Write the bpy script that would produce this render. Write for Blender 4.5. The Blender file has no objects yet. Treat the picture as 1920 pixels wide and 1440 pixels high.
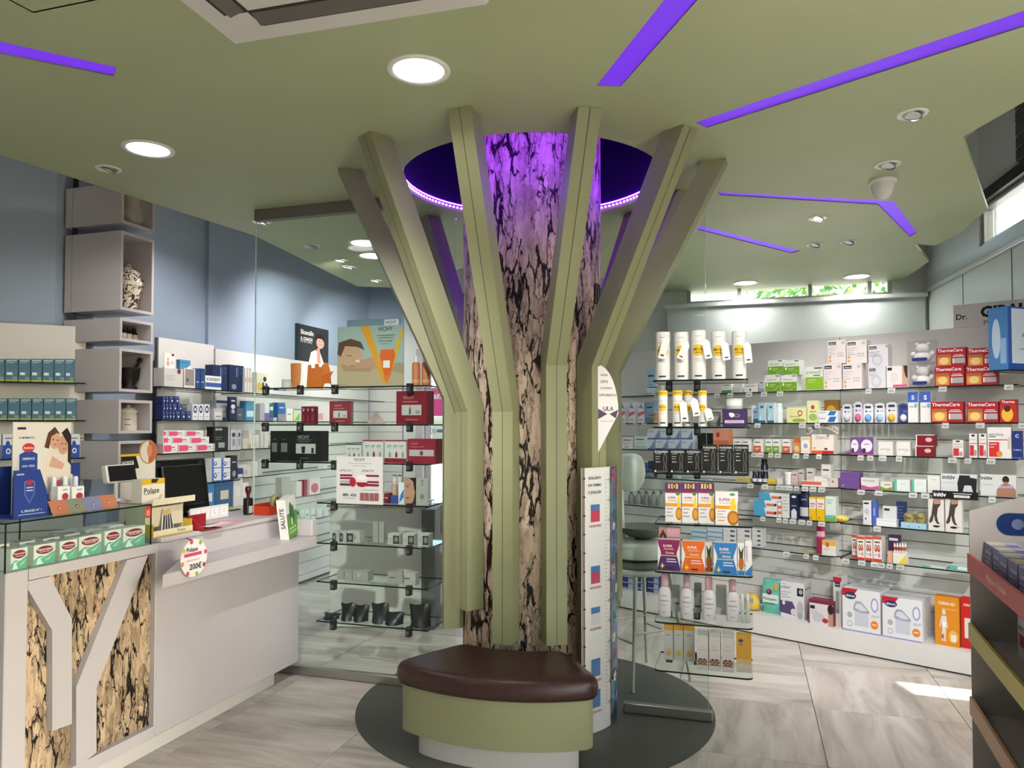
import bpy, bmesh, math, random
from mathutils import Vector, Matrix
random.seed(7)
SC = bpy.context.scene
COL = SC.collection
# ------------------------------------------------------------------ camera
FPX, CY, CAMH, TANP = 1393.0, 758.5, 1.5, 0.0276
PITCH = math.atan(TANP)
cam_d = bpy.data.cameras.new('camera'); cam = bpy.data.objects.new('camera', cam_d); COL.objects.link(cam)
cam_d.sensor_fit = 'HORIZONTAL'; cam_d.sensor_width = 36.0; cam_d.lens = 36.0*FPX/1920.0
cam_d.shift_y = (CY-720.0)/1920.0
cam_d.clip_start = 0.05; cam_d.clip_end = 200
cam.location = (0, 0, CAMH); cam.rotation_euler = (math.pi/2+PITCH, 0, 0)
SC.camera = cam
# ------------------------------------------------------------------ world, sun, exposure
SUN_AZ = (0.93, -0.37); SUN_TAN = 0.70
w = bpy.data.worlds.new('world'); SC.world = w; w.use_nodes = True
nt = w.node_tree; nt.nodes.clear()
wo = nt.nodes.new('ShaderNodeOutputWorld'); bg = nt.nodes.new('ShaderNodeBackground')
sky = nt.nodes.new('ShaderNodeTexSky'); sky.sky_type = 'NISHITA'; sky.sun_disc = False
sky.sun_elevation = math.atan(SUN_TAN); sky.sun_rotation = math.atan2(SUN_AZ[0], SUN_AZ[1]); sky.dust_density = 3.0
bg.inputs['Strength'].default_value = 1.3
nt.links.new(sky.outputs[0], bg.inputs[0]); nt.links.new(bg.outputs[0], wo.inputs[0])
sun_d = bpy.data.lights.new('sun', 'SUN'); sun_d.energy = 20.0; sun_d.angle = 0.009; sun_d.color = (1, 0.98, 0.96)
sun = bpy.data.objects.new('sun', sun_d); COL.objects.link(sun)
sun.rotation_euler = Vector((SUN_AZ[0], SUN_AZ[1], SUN_TAN)).to_track_quat('Z', 'Y').to_euler()
sun.location = (8, -2, 8)
vs = SC.view_settings
vs.view_transform = 'Standard'; vs.look = 'None'; vs.exposure = -0.22; vs.gamma = 1.0; vs.use_curve_mapping = False
cy = SC.cycles
cy.use_denoising = True; cy.max_bounces = 10; cy.diffuse_bounces = 4; cy.glossy_bounces = 4
cy.transmission_bounces = 8; cy.transparent_max_bounces = 24; cy.caustics_reflective = False; cy.caustics_refractive = False
cy.sample_clamp_indirect = 6.0
BIG_W, SPOT_W = 5.5, 7.0          # lamp powers, used in the lamps' own builders
LED_E, SLOT_E = 330.0, 0.95
# ------------------------------------------------------------------ pixel helpers
def ray(px, py):
    x = (px-960.0)/FPX; y = (CY-py)/FPX; c, s = math.cos(PITCH), math.sin(PITCH)
    return Vector((x, c-y*s, s+y*c))
def onz(px, py, z):
    d = ray(px, py); t = (z-CAMH)/d.z
    return Vector((d.x*t, d.y*t, z))
class Plane:
    """vertical plane through p along d (unit, left to right as seen from its front)"""
    def __init__(s, p, d):
        s.p = Vector((p[0], p[1])); s.d = Vector((d[0], d[1])).normalized()
        s.out = Vector((s.d.y, -s.d.x)); s.ang = math.atan2(s.d.y, s.d.x)
    def off(s, k): return Plane(s.p+s.out*k, s.d)
    def hit(s, px, py):
        r = ray(px, py); n = s.out
        t = (s.p.x*n.x+s.p.y*n.y)/(r.x*n.x+r.y*n.y)
        q = Vector((r.x*t, r.y*t)); return (q-s.p).dot(s.d), CAMH+r.z*t
    def xy(s, a, k=0.0):
        q = s.p+s.d*a+s.out*k; return (q.x, q.y)
# ------------------------------------------------------------------ materials
def lin(c):
    if isinstance(c, str):
        c = c.lstrip('#'); c = tuple(int(c[i:i+2], 16)/255 for i in (0, 2, 4))
    return tuple(v/12.92 if v <= 0.04045 else ((v+0.055)/1.055)**2.4 for v in c)
_M = {}
def new_mat(name):
    m = bpy.data.materials.new(name); m.use_nodes = True
    return m, m.node_tree, m.node_tree.nodes['Principled BSDF']
def col(c, rough=0.45, metal=0.0, name='paint'):
    k = (c, rough, metal)
    if k not in _M:
        m, t, b = new_mat(name+'_'+str(c).lstrip('#'))
        b.inputs['Roughness'].default_value = rough; b.inputs['Metallic'].default_value = metal
        b.inputs['Specular IOR Level'].default_value = 0.35
        r = t.nodes.new('ShaderNodeRGB'); r.outputs[0].default_value = (*lin(c), 1)
        t.links.new(r.outputs[0], b.inputs['Base Color'])
        _M[k] = m
    return _M[k]
def emis(c, s, name='lamp_glow'):
    k = ('e', c, s)
    if k not in _M:
        m, t, b = new_mat(name)
        b.inputs['Base Color'].default_value = (0.05, 0.05, 0.05, 1)
        b.inputs['Emission Color'].default_value = (*(lin(c) if isinstance(c, str) else c), 1)
        b.inputs['Emission Strength'].default_value = s
        _M[k] = m
    return _M[k]
def noisy(name, c1, c2, scale=3.0, rough=0.5, bump=0.0, bscale=60.0, stretch=(1, 1, 1), metal=0.0, spec=0.35):
    if name in _M: return _M[name]
    m, t, b = new_mat(name); N, L = t.nodes, t.links
    tc = N.new('ShaderNodeTexCoord'); mp = N.new('ShaderNodeMapping'); mp.inputs['Scale'].default_value = stretch
    n = N.new('ShaderNodeTexNoise'); n.inputs['Scale'].default_value = scale; n.inputs['Detail'].default_value = 6
    r = N.new('ShaderNodeValToRGB'); r.color_ramp.elements[0].position = 0.35; r.color_ramp.elements[1].position = 0.65
    r.color_ramp.elements[0].color = (*lin(c1), 1); r.color_ramp.elements[1].color = (*lin(c2), 1)
    L.new(tc.outputs['Object'], mp.inputs[0]); L.new(mp.outputs[0], n.inputs['Vector']); L.new(n.outputs[0], r.inputs[0]); L.new(r.outputs[0], b.inputs['Base Color'])
    b.inputs['Roughness'].default_value = rough; b.inputs['Metallic'].default_value = metal; b.inputs['Specular IOR Level'].default_value = spec
    if bump:
        n2 = N.new('ShaderNodeTexNoise'); n2.inputs['Scale'].default_value = bscale
        bp = N.new('ShaderNodeBump'); bp.inputs['Strength'].default_value = bump; bp.inputs['Distance'].default_value = 0.01
        L.new(mp.outputs[0], n2.inputs['Vector']); L.new(n2.outputs[0], bp.inputs['Height']); L.new(bp.outputs[0], b.inputs['Normal'])
    _M[name] = m; return m
def glass_mat(name, tint, refl=1.0):
    if name in _M: return _M[name]
    m = bpy.data.materials.new(name); m.use_nodes = True; t = m.node_tree; N, L = t.nodes, t.links; N.clear()
    o = N.new('ShaderNodeOutputMaterial'); mx = N.new('ShaderNodeMixShader'); tr = N.new('ShaderNodeBsdfTransparent'); gl = N.new('ShaderNodeBsdfGlossy')
    fr = N.new('ShaderNodeFresnel'); fr.inputs['IOR'].default_value = 1.45
    mu = N.new('ShaderNodeMath'); mu.operation = 'MULTIPLY'; mu.inputs[1].default_value = refl
    tr.inputs[0].default_value = (*tint, 1); gl.inputs['Roughness'].default_value = 0.02
    ge = N.new('ShaderNodeNewGeometry'); iv = N.new('ShaderNodeMath'); iv.operation = 'SUBTRACT'; iv.inputs[0].default_value = 1.0; L.new(ge.outputs['Backfacing'], iv.inputs[1]); m2 = N.new('ShaderNodeMath'); m2.operation = 'MULTIPLY'
    L.new(fr.outputs[0], mu.inputs[0]); L.new(mu.outputs[0], m2.inputs[0]); L.new(iv.outputs[0], m2.inputs[1]); L.new(m2.outputs[0], mx.inputs[0]); L.new(tr.outputs[0], mx.inputs[1]); L.new(gl.outputs[0], mx.inputs[2]); L.new(mx.outputs[0], o.inputs[0])
    _M[name] = m; return m
def bark_mat(name, c_dark, c_mid, c_lite, sc=1.0):
    m, t, b = new_mat(name); N, L = t.nodes, t.links
    def node(ty, **kw):
        n = N.new('ShaderNode'+ty)
        for k, v in kw.items():
            if isinstance(v, (int, float, tuple)) and k[0] == 'i' and k[1:].isdigit(): n.inputs[int(k[1:])].default_value = v
            elif k in n.inputs: n.inputs[k].default_value = v
            else: setattr(n, k, v)
        return n
    tc = node('TexCoord'); mp = node('Mapping', Scale=(1, 1, .27)); L.new(tc.outputs['Object'], mp.inputs[0])
    def noise(scale, detail, dist=0.0, rough=.55, src=mp):
        n = node('TexNoise', Scale=scale*sc, Detail=detail, Distortion=dist, Roughness=rough); L.new(src.outputs[0], n.inputs['Vector']); return n
    def ridge(n, lo, hi):
        s_ = node('Math', operation='SUBTRACT', i1=.5); a_ = node('Math', operation='ABSOLUTE'); r_ = node('MapRange', i1=lo, i2=hi)
        L.new(n.outputs[0], s_.inputs[0]); L.new(s_.outputs[0], a_.inputs[0]); L.new(a_.outputs[0], r_.inputs[0]); return r_
    def warp(sc_, k):
        n = noise(sc_, 4); a_ = node('MixRGB', blend_type='LINEAR_LIGHT', i0=k); L.new(mp.outputs[0], a_.inputs[1]); L.new(n.outputs['Color'], a_.inputs[2]); return a_
    def vor(src, scale, feat='DISTANCE_TO_EDGE', **kw):
        v = node('TexVoronoi', feature=feat, Scale=scale*sc, **kw); L.new(src.outputs[0], v.inputs['Vector']); return v
    def mth(op, x, y=None, k=None):
        n = node('Math', operation=op); L.new(x.outputs[0], n.inputs[0])
        if y is not None: L.new(y.outputs[0], n.inputs[1])
        elif k is not None: n.inputs[1].default_value = k
        return n
    wa, wb = warp(24, .035), warp(44, .022)
    v1, v2 = vor(wa, 19), vor(wb, 38)
    wd = node('MapRange', i1=.44, i2=.64, i3=.001, i4=.13); L.new(noise(11, 3, .2).outputs[0], wd.inputs[0])
    f1 = node('MapRange', i1=.6, i2=1.15); L.new(mth('DIVIDE', v1, wd).outputs[0], f1.inputs[0])        # cracks that open and close
    wd2 = node('MapRange', i1=.42, i2=.62, i3=.001, i4=.08); L.new(noise(20, 3).outputs[0], wd2.inputs[0])
    f2 = node('MapRange', i1=.5, i2=1.2, i3=.30); L.new(mth('DIVIDE', v2, wd2).outputs[0], f2.inputs[0])
    vcol = vor(wb, 38, 'F1', distance='CHEBYCHEV'); sep = node('SeparateColor'); L.new(vcol.outputs['Color'], sep.inputs[0])
    mn = mth('MINIMUM', f1, f2)
    fine = noise(46, 8, .2, .74); mix = node('Math', operation='MULTIPLY_ADD', i1=.36); L.new(sep.outputs[0], mix.inputs[0]); L.new(fine.outputs[0], mix.inputs[2])
    rp = node('ValToRGB'); e = rp.color_ramp.elements; e[0].position = .38; e[0].color = (*lin(c_mid), 1); e[1].position = .95; e[1].color = (*lin(c_lite), 1); L.new(mix.outputs[0], rp.inputs[0])
    mx = node('MixRGB', i1=(*lin(c_dark), 1)); L.new(mn.outputs[0], mx.inputs[0]); L.new(rp.outputs[0], mx.inputs[2])
    st = node('Mapping', Scale=(1, 1, .25)); L.new(mp.outputs[0], st.inputs[0])
    br = node('MapRange', i1=.36, i2=.56, i3=.66, i4=1.0); L.new(noise(7.0, 4, .3, .6, st).outputs[0], br.inputs[0])
    mm = node('MixRGB', blend_type='MULTIPLY', i0=1.0); L.new(mx.outputs[0], mm.inputs[1]); L.new(br.outputs[0], mm.inputs[2])
    L.new(mm.outputs[0], b.inputs['Base Color']); b.inputs['Roughness'].default_value = .6; b.inputs['Specular IOR Level'].default_value = .25
    bp = node('Bump', Strength=.4, Distance=.01); L.new(mn.outputs[0], bp.inputs['Height']); L.new(bp.outputs[0], b.inputs['Normal'])
    return m
# ------------------------------------------------------------------ text cache
_T = {}
def text_geo(s, bold=0.0):
    k = (s, bold)
    if k not in _T:
        c = bpy.data.curves.new('lettering', 'FONT'); c.body = s; c.size = 1.0; c.resolution_u = 2; c.offset = bold
        o = bpy.data.objects.new('lettering', c); COL.objects.link(o)
        bpy.context.view_layer.update()
        me = bpy.data.meshes.new_from_object(o.evaluated_get(bpy.context.evaluated_depsgraph_get()))
        vs_ = [(v.co.x, v.co.y) for v in me.vertices]; fs = [tuple(p.vertices) for p in me.polygons]
        bpy.data.objects.remove(o); bpy.data.curves.remove(c); bpy.data.meshes.remove(me)
        x0 = min(v[0] for v in vs_); x1 = max(v[0] for v in vs_); y0 = min(v[1] for v in vs_); y1 = max(v[1] for v in vs_)
        _T[k] = ([(a-(x0+x1)/2, b-(y0+y1)/2) for a, b in vs_], fs, x1-x0, y1-y0)
    return _T[k]
# ------------------------------------------------------------------ mesh builder
class MB:
    def __init__(s): s.v = []; s.f = []; s.m = []; s.mats = []; s.smooth = []
    def mi(s, mat):
        if isinstance(mat, str): mat = col(mat)
        if mat not in s.mats: s.mats.append(mat)
        return s.mats.index(mat)
    def add(s, vs_, fs, mat, smooth=False, M=None):
        o = len(s.v); i = s.mi(mat)
        s.v += [tuple(M @ Vector(v)) if M else tuple(v) for v in vs_]
        for f in fs: s.f.append(tuple(o+k for k in f)); s.m.append(i); s.smooth.append(smooth)
        return s
    def box(s, x0, x1, y0, y1, z0, z1, mat, M=None):
        vs_ = [(x, y, z) for z in (z0, z1) for y in (y0, y1) for x in (x0, x1)]
        return s.add(vs_, [(0, 2, 3, 1), (4, 5, 7, 6), (0, 1, 5, 4), (2, 6, 7, 3), (0, 4, 6, 2), (1, 3, 7, 5)], mat, M=M)
    def bbox(s, x0, x1, y0, y1, z0, z1, mat, b=0.004, M=None):
        """box with chamfered edges"""
        b = min(b, (x1-x0)*.3, (y1-y0)*.3, (z1-z0)*.3)
        bm = bmesh.new(); bmesh.ops.create_cube(bm, size=1.0)
        for v in bm.verts: v.co = Vector((x0+(v.co.x+.5)*(x1-x0), y0+(v.co.y+.5)*(y1-y0), z0+(v.co.z+.5)*(z1-z0)))
        bmesh.ops.bevel(bm, geom=bm.edges[:], offset=b, segments=1, affect='EDGES', profile=0.5)
        bm.verts.index_update()
        s.add([v.co.copy() for v in bm.verts], [tuple(v.index for v in f.verts) for f in bm.faces], mat, M=M); bm.free(); return s
    def prism(s, pts, z0, z1, mat, M=None, smooth=False, side=None):
        n = len(pts); vs_ = [(p[0], p[1], z0) for p in pts]+[(p[0], p[1], z1) for p in pts]
        s.add(vs_, [tuple(reversed(range(n))), tuple(range(n, 2*n))], mat, M=M)
        s.add(vs_, [(k, (k+1) % n, n+(k+1) % n, n+k) for k in range(n)], side or mat, smooth=smooth, M=M); return s
    def lathe(s, prof, mat, n=20, M=None, cap=True, smooth=True):
        vs_ = []; fs = []
        for r, z in prof:
            for k in range(n): a = 2*math.pi*k/n; vs_.append((r*math.cos(a), r*math.sin(a), z))
        for j in range(len(prof)-1):
            for k in range(n): fs.append((j*n+k, j*n+(k+1) % n, (j+1)*n+(k+1) % n, (j+1)*n+k))
        s.add(vs_, fs, mat, smooth, M)
        if cap: s.add(vs_, [tuple(reversed(range(n))), tuple(range((len(prof)-1)*n, len(prof)*n))], mat, False, M)
        return s
    def tube(s, pts, r, mat, n=8, M=None, r2=None):
        pts = [Vector(p) for p in pts]; vs_ = []; fs = []; L = len(pts)
        for i, p in enumerate(pts):
            t = (pts[min(i+1, L-1)]-pts[max(i-1, 0)]).normalized()
            a = t.cross(Vector((0, 0, 1)) if abs(t.z) < .9 else Vector((1, 0, 0))).normalized(); b = t.cross(a)
            rr = r if r2 is None else r+(r2-r)*i/max(L-1, 1)
            for k in range(n): q = 2*math.pi*k/n; vs_.append(tuple(p+a*rr*math.cos(q)+b*rr*math.sin(q)))
        for i in range(L-1):
            for k in range(n): fs.append((i*n+k, i*n+(k+1) % n, (i+1)*n+(k+1) % n, (i+1)*n+k))
        s.add(vs_, fs, mat, True, M); s.add(vs_, [tuple(reversed(range(n))), tuple(range((L-1)*n, L*n))], mat, False, M); return s
    def build(s, name, parent=None, loc=None, rot=None, bevel=0):
        me = bpy.data.meshes.new(name); me.from_pydata(s.v, [], s.f)
        for m in s.mats: me.materials.append(m)
        me.polygons.foreach_set('material_index', s.m); me.polygons.foreach_set('use_smooth', s.smooth)
        me.update(); return link(name, me, parent, loc, rot)
def link(name, me, parent=None, loc=None, rot=None):
    o = bpy.data.objects.new(name, me); COL.objects.link(o)
    if parent: o.parent = parent
    if loc is not None: o.location = loc
    if rot is not None: o.rotation_euler = (0, 0, rot)
    return o
def tag(o, label, cat, group=None):
    o['label'] = label; o['category'] = cat
    if group: o['group'] = group
    return o
def struct(o): o['kind'] = 'structure'; return o
def empty(name, loc=(0, 0, 0), rot=0.0):
    o = bpy.data.objects.new(name, None); COL.objects.link(o); o.location = loc; o.rotation_euler = (0, 0, rot); o.empty_display_size = 0.05; return o
def copy_tree(o, parent=None):
    c = o.copy(); COL.objects.link(c); c.parent = parent
    for ch in list(o.children): copy_tree(ch, c)
    return c
def fill_poly(outer, holes, z0, z1, mat, name, parent=None):
    """flat slab with holes, from a filled 2D curve"""
    c = bpy.data.curves.new(name, 'CURVE'); c.dimensions = '2D'; c.fill_mode = 'BOTH'; c.extrude = (z1-z0)/2
    for poly in [outer]+holes:
        sp = c.splines.new('POLY'); sp.points.add(len(poly)-1); sp.use_cyclic_u = True
        for p, q in zip(sp.points, poly): p.co = (q[0], q[1], 0, 1)
    o = bpy.data.objects.new(name, c); COL.objects.link(o); bpy.context.view_layer.update()
    me = bpy.data.meshes.new_from_object(o.evaluated_get(bpy.context.evaluated_depsgraph_get()))
    bpy.data.objects.remove(o); bpy.data.curves.remove(c)
    for v in me.vertices: v.co.z += (z0+z1)/2
    me.materials.clear(); me.materials.append(mat)
    return link(name, me, parent)
# flat print on a front face: list of primitives in fractions of the face
def put_print(b, prints, w, h, y, e=0.0004, x0=None, z0=0.0, M=None):
    x0 = -w/2 if x0 is None else x0
    for k, p in enumerate(prints):
        yy = y-e*(1+k*0.35); t = p[0]
        if t == 'r': vs_ = [(x0+w*u, yy, z0+h*v) for u, v in ((p[1], p[2]), (p[3], p[2]), (p[3], p[4]), (p[1], p[4]))]; fs = [(0, 1, 2, 3)]; c = p[5]
        elif t == 'e':
            n = 18; vs_ = [(x0+w*(p[1]+p[3]*math.cos(2*math.pi*i/n)), yy, z0+h*(p[2]+p[4]*math.sin(2*math.pi*i/n))) for i in range(n)]; fs = [tuple(range(n))]; c = p[5]
        elif t == 'p':
            vs_ = [(x0+w*u, yy, z0+h*v) for u, v in p[1]]; c = p[2]; fs = [tuple(range(len(vs_)))]
        else:
            g = text_geo(p[1], p[6] if len(p) > 6 else 0.0); sc = w*p[4]/g[2]
            mh = (p[7] if len(p) > 7 else 0.5)*h
            if g[3]*sc > mh: sc = mh/g[3]
            vs_ = [(x0+w*p[2]+a*sc, yy, z0+h*p[3]+q*sc) for a, q in g[0]]; fs = g[1]; c = p[5]
        b.add(vs_, fs, c, M=M)
# ------------------------------------------------------------------ common surfaces
OLIVE = noisy('olive_ceiling_paint', '#a6ae89', '#adb590', 1.2, 0.55, 0.03, 40)
BEAM = noisy('sage_lacquer', '#888a69', '#8f916f', 2.0, 0.42)
WHITE = noisy('white_laminate', '#b7b1b4', '#bdb7ba', 2.0, 0.38)
WHITEW = noisy('white_wall_paint', '#d3d5d2', '#dbdcda', 1.0, 0.55)
SLAT = noisy('slatwall_white', '#d6d3d0', '#dcd9d6', 2.0, 0.35)
BLUE = noisy('blue_grey_wall', '#98a6bb', '#9fadc1', 0.8, 0.6, 0.02, 30)
STEEL = col('#a9a8a4', 0.32, 0.9, 'brushed_steel'); DARKMETAL = col('#3c3c3c', 0.35, 0.7, 'dark_metal')
GLASS = glass_mat('clear_glass', (0.95, 0.985, 0.97), 0.55); GEDGE = col('#0c1a17', 0.15, 0.0, 'glass_edge')
SHELFG = glass_mat('shelf_glass', (0.94, 0.975, 0.96), 0.8)
BARK = bark_mat('bark_print_trunk', '#1d1612', '#957e6c', '#dcc5af', 1.0)
BARKC = bark_mat('bark_print_counter', '#1c1510', '#8f765e', '#d6bb9b', 1.15)
H = 2.84
DS = Vector((0.3, 0.954)).normalized(); NS = Vector((DS.y, -DS.x))       # shop's long axis and its normal
# ================================================================== THE SETTING
# ---- floor: square tiles laid along the shop's axis
TILE, N0, A0 = 0.716, 0.333, 2.85
def tile_mat():
    m, t, b = new_mat('grey_beige_stone_tile'); N, L = t.nodes, t.links
    tc = N.new('ShaderNodeTexCoord'); oi = N.new('ShaderNodeObjectInfo')
    rot = N.new('ShaderNodeMapping'); rot.inputs['Rotation'].default_value = (0, 0, 0.55); rot.inputs['Scale'].default_value = (0.9, 5.0, 1)
    off = N.new('ShaderNodeVectorMath'); off.operation = 'MULTIPLY_ADD'; off.inputs[1].default_value = (1, 1, 1)
    sc = N.new('ShaderNodeVectorMath'); sc.operation = 'SCALE'; sc.inputs['Scale'].default_value = 37.0
    cb = N.new('ShaderNodeCombineXYZ'); L.new(oi.outputs['Random'], cb.inputs[0]); L.new(oi.outputs['Random'], cb.inputs[1]); L.new(cb.outputs[0], sc.inputs[0])
    L.new(tc.outputs['Object'], rot.inputs[0]); L.new(rot.outputs[0], off.inputs[0]); L.new(sc.outputs[0], off.inputs[2])
    n = N.new('ShaderNodeTexNoise'); n.inputs['Scale'].default_value = 1.6; n.inputs['Detail'].default_value = 7; n.inputs['Roughness'].default_value = 0.62; n.inputs['Distortion'].default_value = 0.6
    L.new(off.outputs[0], n.inputs['Vector'])
    r = N.new('ShaderNodeValToRGB'); e = r.color_ramp.elements
    e[0].position = 0.30; e[0].color = (*lin('#989089'), 1); e[1].position = 0.62; e[1].color = (*lin('#d3cbc4'), 1)
    x = r.color_ramp.elements.new(0.48); x.color = (*lin('#bfb6ae'), 1)
    L.new(n.outputs[0], r.inputs[0]); L.new(r.outputs[0], b.inputs['Base Color'])
    b.inputs['Roughness'].default_value = 0.30; b.inputs['Specular IOR Level'].default_value = 0.4
    return m
TM = tile_mat()
fl = MB(); fl.box(-5.2, 5.2, -3.2, 9.6, -0.10, -0.006, noisy('grout', '#4a4642', '#55504b', 8, 0.8)); floor = struct(fl.build('floor'))
tb = MB(); g = 0.0016
tb.bbox(-TILE/2+g, TILE/2-g, -TILE/2+g, TILE/2-g, -0.008, 0.0, TM, 0.001)
tile_me = tb.build('floor_tile', floor); first = tile_me; used = False
rz = math.atan2(NS.y, NS.x)
for i in range(-7, 8):
    for j in range(-6, 10):
        q = NS*(N0+TILE*(i+.5))+DS*(A0+TILE*(j+.5))
        if not (-5.1 < q.x < 5.1 and -2.9 < q.y < 9.3): continue
        if not used: o = first; used = True
        else: o = first.copy(); COL.objects.link(o)
        o.location = (q.x, q.y, 0); o.rotation_euler = (0, 0, rz+random.choice((0, math.pi/2, math.pi)))
# ---- trunk position shared by ceiling ring, floor disc, bench and branches
TX, TY = 0.11, 4.08
RING_R = 0.715
# ---- ceiling (dropped olive plane with ring and light slots)
def cz(px, py): p = onz(px, py, H); return (p.x, p.y)
left_a, left_b = cz(0, 290), cz(475, 441)
ld = Vector(left_b)-Vector(left_a); lk = (-2.8-left_a[1])/ld.y
outer = [(left_a[0]+ld.x*lk, -2.8), left_a, left_b, cz(670, 537), cz(757, 540), cz(865, 503), cz(1127, 520), cz(1250, 556), cz(1480, 541), cz(1690, 527),
         cz(1742, 490), cz(1712, 457), cz(1752, 461), cz(1800, 438), cz(1852, 393), cz(1805, 257), cz(1922, 190), (2.25, 2.7), (2.35, -2.8)]
ring = [(TX+RING_R*math.cos(2*math.pi*k/72), TY+RING_R*math.sin(2*math.pi*k/72)) for k in range(72)]
def slot_poly(pts): return [cz(*p) for p in pts]
def grow(a, b, f): return (a[0]+(b[0]-a[0])*f, a[1]+(b[1]-a[1])*f)
s1 = slot_poly([(0, 78), (218, 126), (213, 143), (0, 101)])
s1 = [grow(s1[1], s1[0], 1.9), s1[1], s1[2], grow(s1[2], s1[3], 1.9)]
s2 = slot_poly([(1245, 0), (1308, 0), (1163, 163), (1118, 161)])
s2 = [grow(s2[3], s2[0], 1.5), grow(s2[2], s2[1], 1.5), s2[2], s2[3]]
s3 = slot_poly([(1303, 230), (1920, 20), (1920, 50), (1325, 240)])
s3 = [s3[0], grow(s3[0], s3[1], 1.2), grow(s3[3], s3[2], 1.2), s3[3]]
s4 = slot_poly([(1345, 360), (1676, 377), (1719, 436), (1706, 444), (1646, 384), (1350, 366)])
s5 = slot_poly([(1308, 424), (1318, 424), (1500, 470), (1484, 475), (1309, 431)])
slots = [s1, s2, s3, s4, s5]
ceil = struct(fill_poly(outer, [ring]+slots, H, H+0.03, OLIVE, 'ceiling'))
up = MB(); up.box(-5.3, 5.3, -3.3, 9.7, 3.75, 3.85, col('#d5d5d2', 0.7)); struct(up.build('ceiling_upper'))
SLOTM = emis((0.19, 0.008, 0.93), SLOT_E, 'violet_led_diffuser')
SLOTW = col('#cfc8dc', 0.5)
for k, s_ in enumerate(slots):
    root = empty('light_slot', (s_[0][0], s_[0][1], H))
    tag(root, ['violet lit slot in the ceiling above the display case', 'wide violet lit slot ending above the front of the tree', 'long straight violet lit slot starting at the branch tips',
               'bent violet lit slot that turns a corner near the white dome', 'short violet lit slot above the glass pane with tubes'][k], 'light')
    wl = MB(); n_ = len(s_)
    top = [(p[0]-s_[0][0], p[1]-s_[0][1], 0.007) for p in s_]; bot = [(p[0], p[1], 0.0005) for p in top]
    wl.add(bot+top, [(i, (i+1) % n_, n_+(i+1) % n_, n_+i) for i in range(n_)], SLOTW); wl.build('reveal', root)
    d_ = MB(); d_.add([(p[0], p[1], 0.006) for p in top]+[(p[0], p[1], 0.011) for p in top], [tuple(range(n_)), tuple(range(n_, 2*n_))], SLOTM); d_.build('diffuser', root)
# ring recess
rr = MB(); NAVY = col('#0d0830', 0.6)
rr.lathe([(RING_R, H+0.03), (RING_R, 3.45)], NAVY, 72, cap=False); rr.lathe([(RING_R+.03, 3.45), (0.01, 3.45)], NAVY, 72, cap=False)
rc = rr.build('ceiling_recess', None, (TX, TY, 0)); struct(rc)
led = empty('led_strip', (TX, TY, H)); tag(led, 'string of tiny violet led dots round the ceiling ring above the tree', 'light')
lb = MB(); lb.lathe([(RING_R-.004, 0.040), (RING_R-.004, 0.046)], emis((0.22, 0.01, 1.0), LED_E, 'violet_led'), 72, cap=False); lb.build('strip', led)
ld_ = MB(); DOT = emis((0.75, 0.45, 1.0), 6.0, 'violet_led_dot')
for k in range(150):
    a = 2*math.pi*k/150; M = Matrix.Translation((math.cos(a)*(RING_R-.007), math.sin(a)*(RING_R-.007), 0.024)) @ Matrix.Rotation(a, 4, 'Z')
    ld_.box(-.002, .002, -.005, .005, -.005, .005, DOT, M)
o = ld_.build('led_dots', led); o['kind'] = 'stuff'
# ---- walls
WH = 3.75
LW = Plane((-2.653, 4.62), (0.9, 0.43))                  # slatwall panel facing the counter
W1 = Plane((-2.452, 5.15), DS); W2 = Plane((-2.34, 5.98), DS)
far0 = Vector((-1.64, 8.45)); FW = Plane(far0, NS)       # far wall, t measured from its corner with the blue wall
SW = Plane((1.92, 5.607), (0.74, -0.672))                # angled slatwall partition
SWF = SW.off(0.30)
corner = FW.xy(5.69); WR = Plane(corner, (-0.2186, -0.976))
def wallseg(name, a, b, z0, z1, mat, th=0.12, parent=None):
    a, b = Vector(a), Vector(b); d = (b-a); L_ = d.length; an = math.atan2(d.y, d.x)
    m = MB(); m.box(0, L_, 0, th, z0, z1, mat); o = m.build(name, parent, (a.x, a.y, 0), an)
    return o
blue_a, blue_b, blue_c = (-4.7, 3.709), (-2.84, 4.597), (far0.x, far0.y)
w_l = struct(wallseg('wall_left', blue_a, blue_b, 0, WH, BLUE)); 
w_l2 = struct(wallseg('wall_left_blue', blue_b, blue_c, 0, WH, BLUE))
# black corner strip and pale pilaster
m = MB(); q = LW.off(-0.045); a, _ = q.hit(140, 450); m.box(-.012, .016, -.02, .02, 2.0, WH, col('#15161a', 0.5)); struct(m.build('trim_1', None, (*q.xy(a), 0), LW.ang))
BP = Plane(blue_b, Vector(blue_c)-Vector(blue_b)); a0, _ = BP.hit(386, 500); a1, _ = BP.hit(405, 500)
m = MB(); m.box(a0, a1, -.03, 0.0, 0, WH, BLUE); struct(m.build('trim_2', None, (*BP.xy(0), 0), BP.ang))
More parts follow.
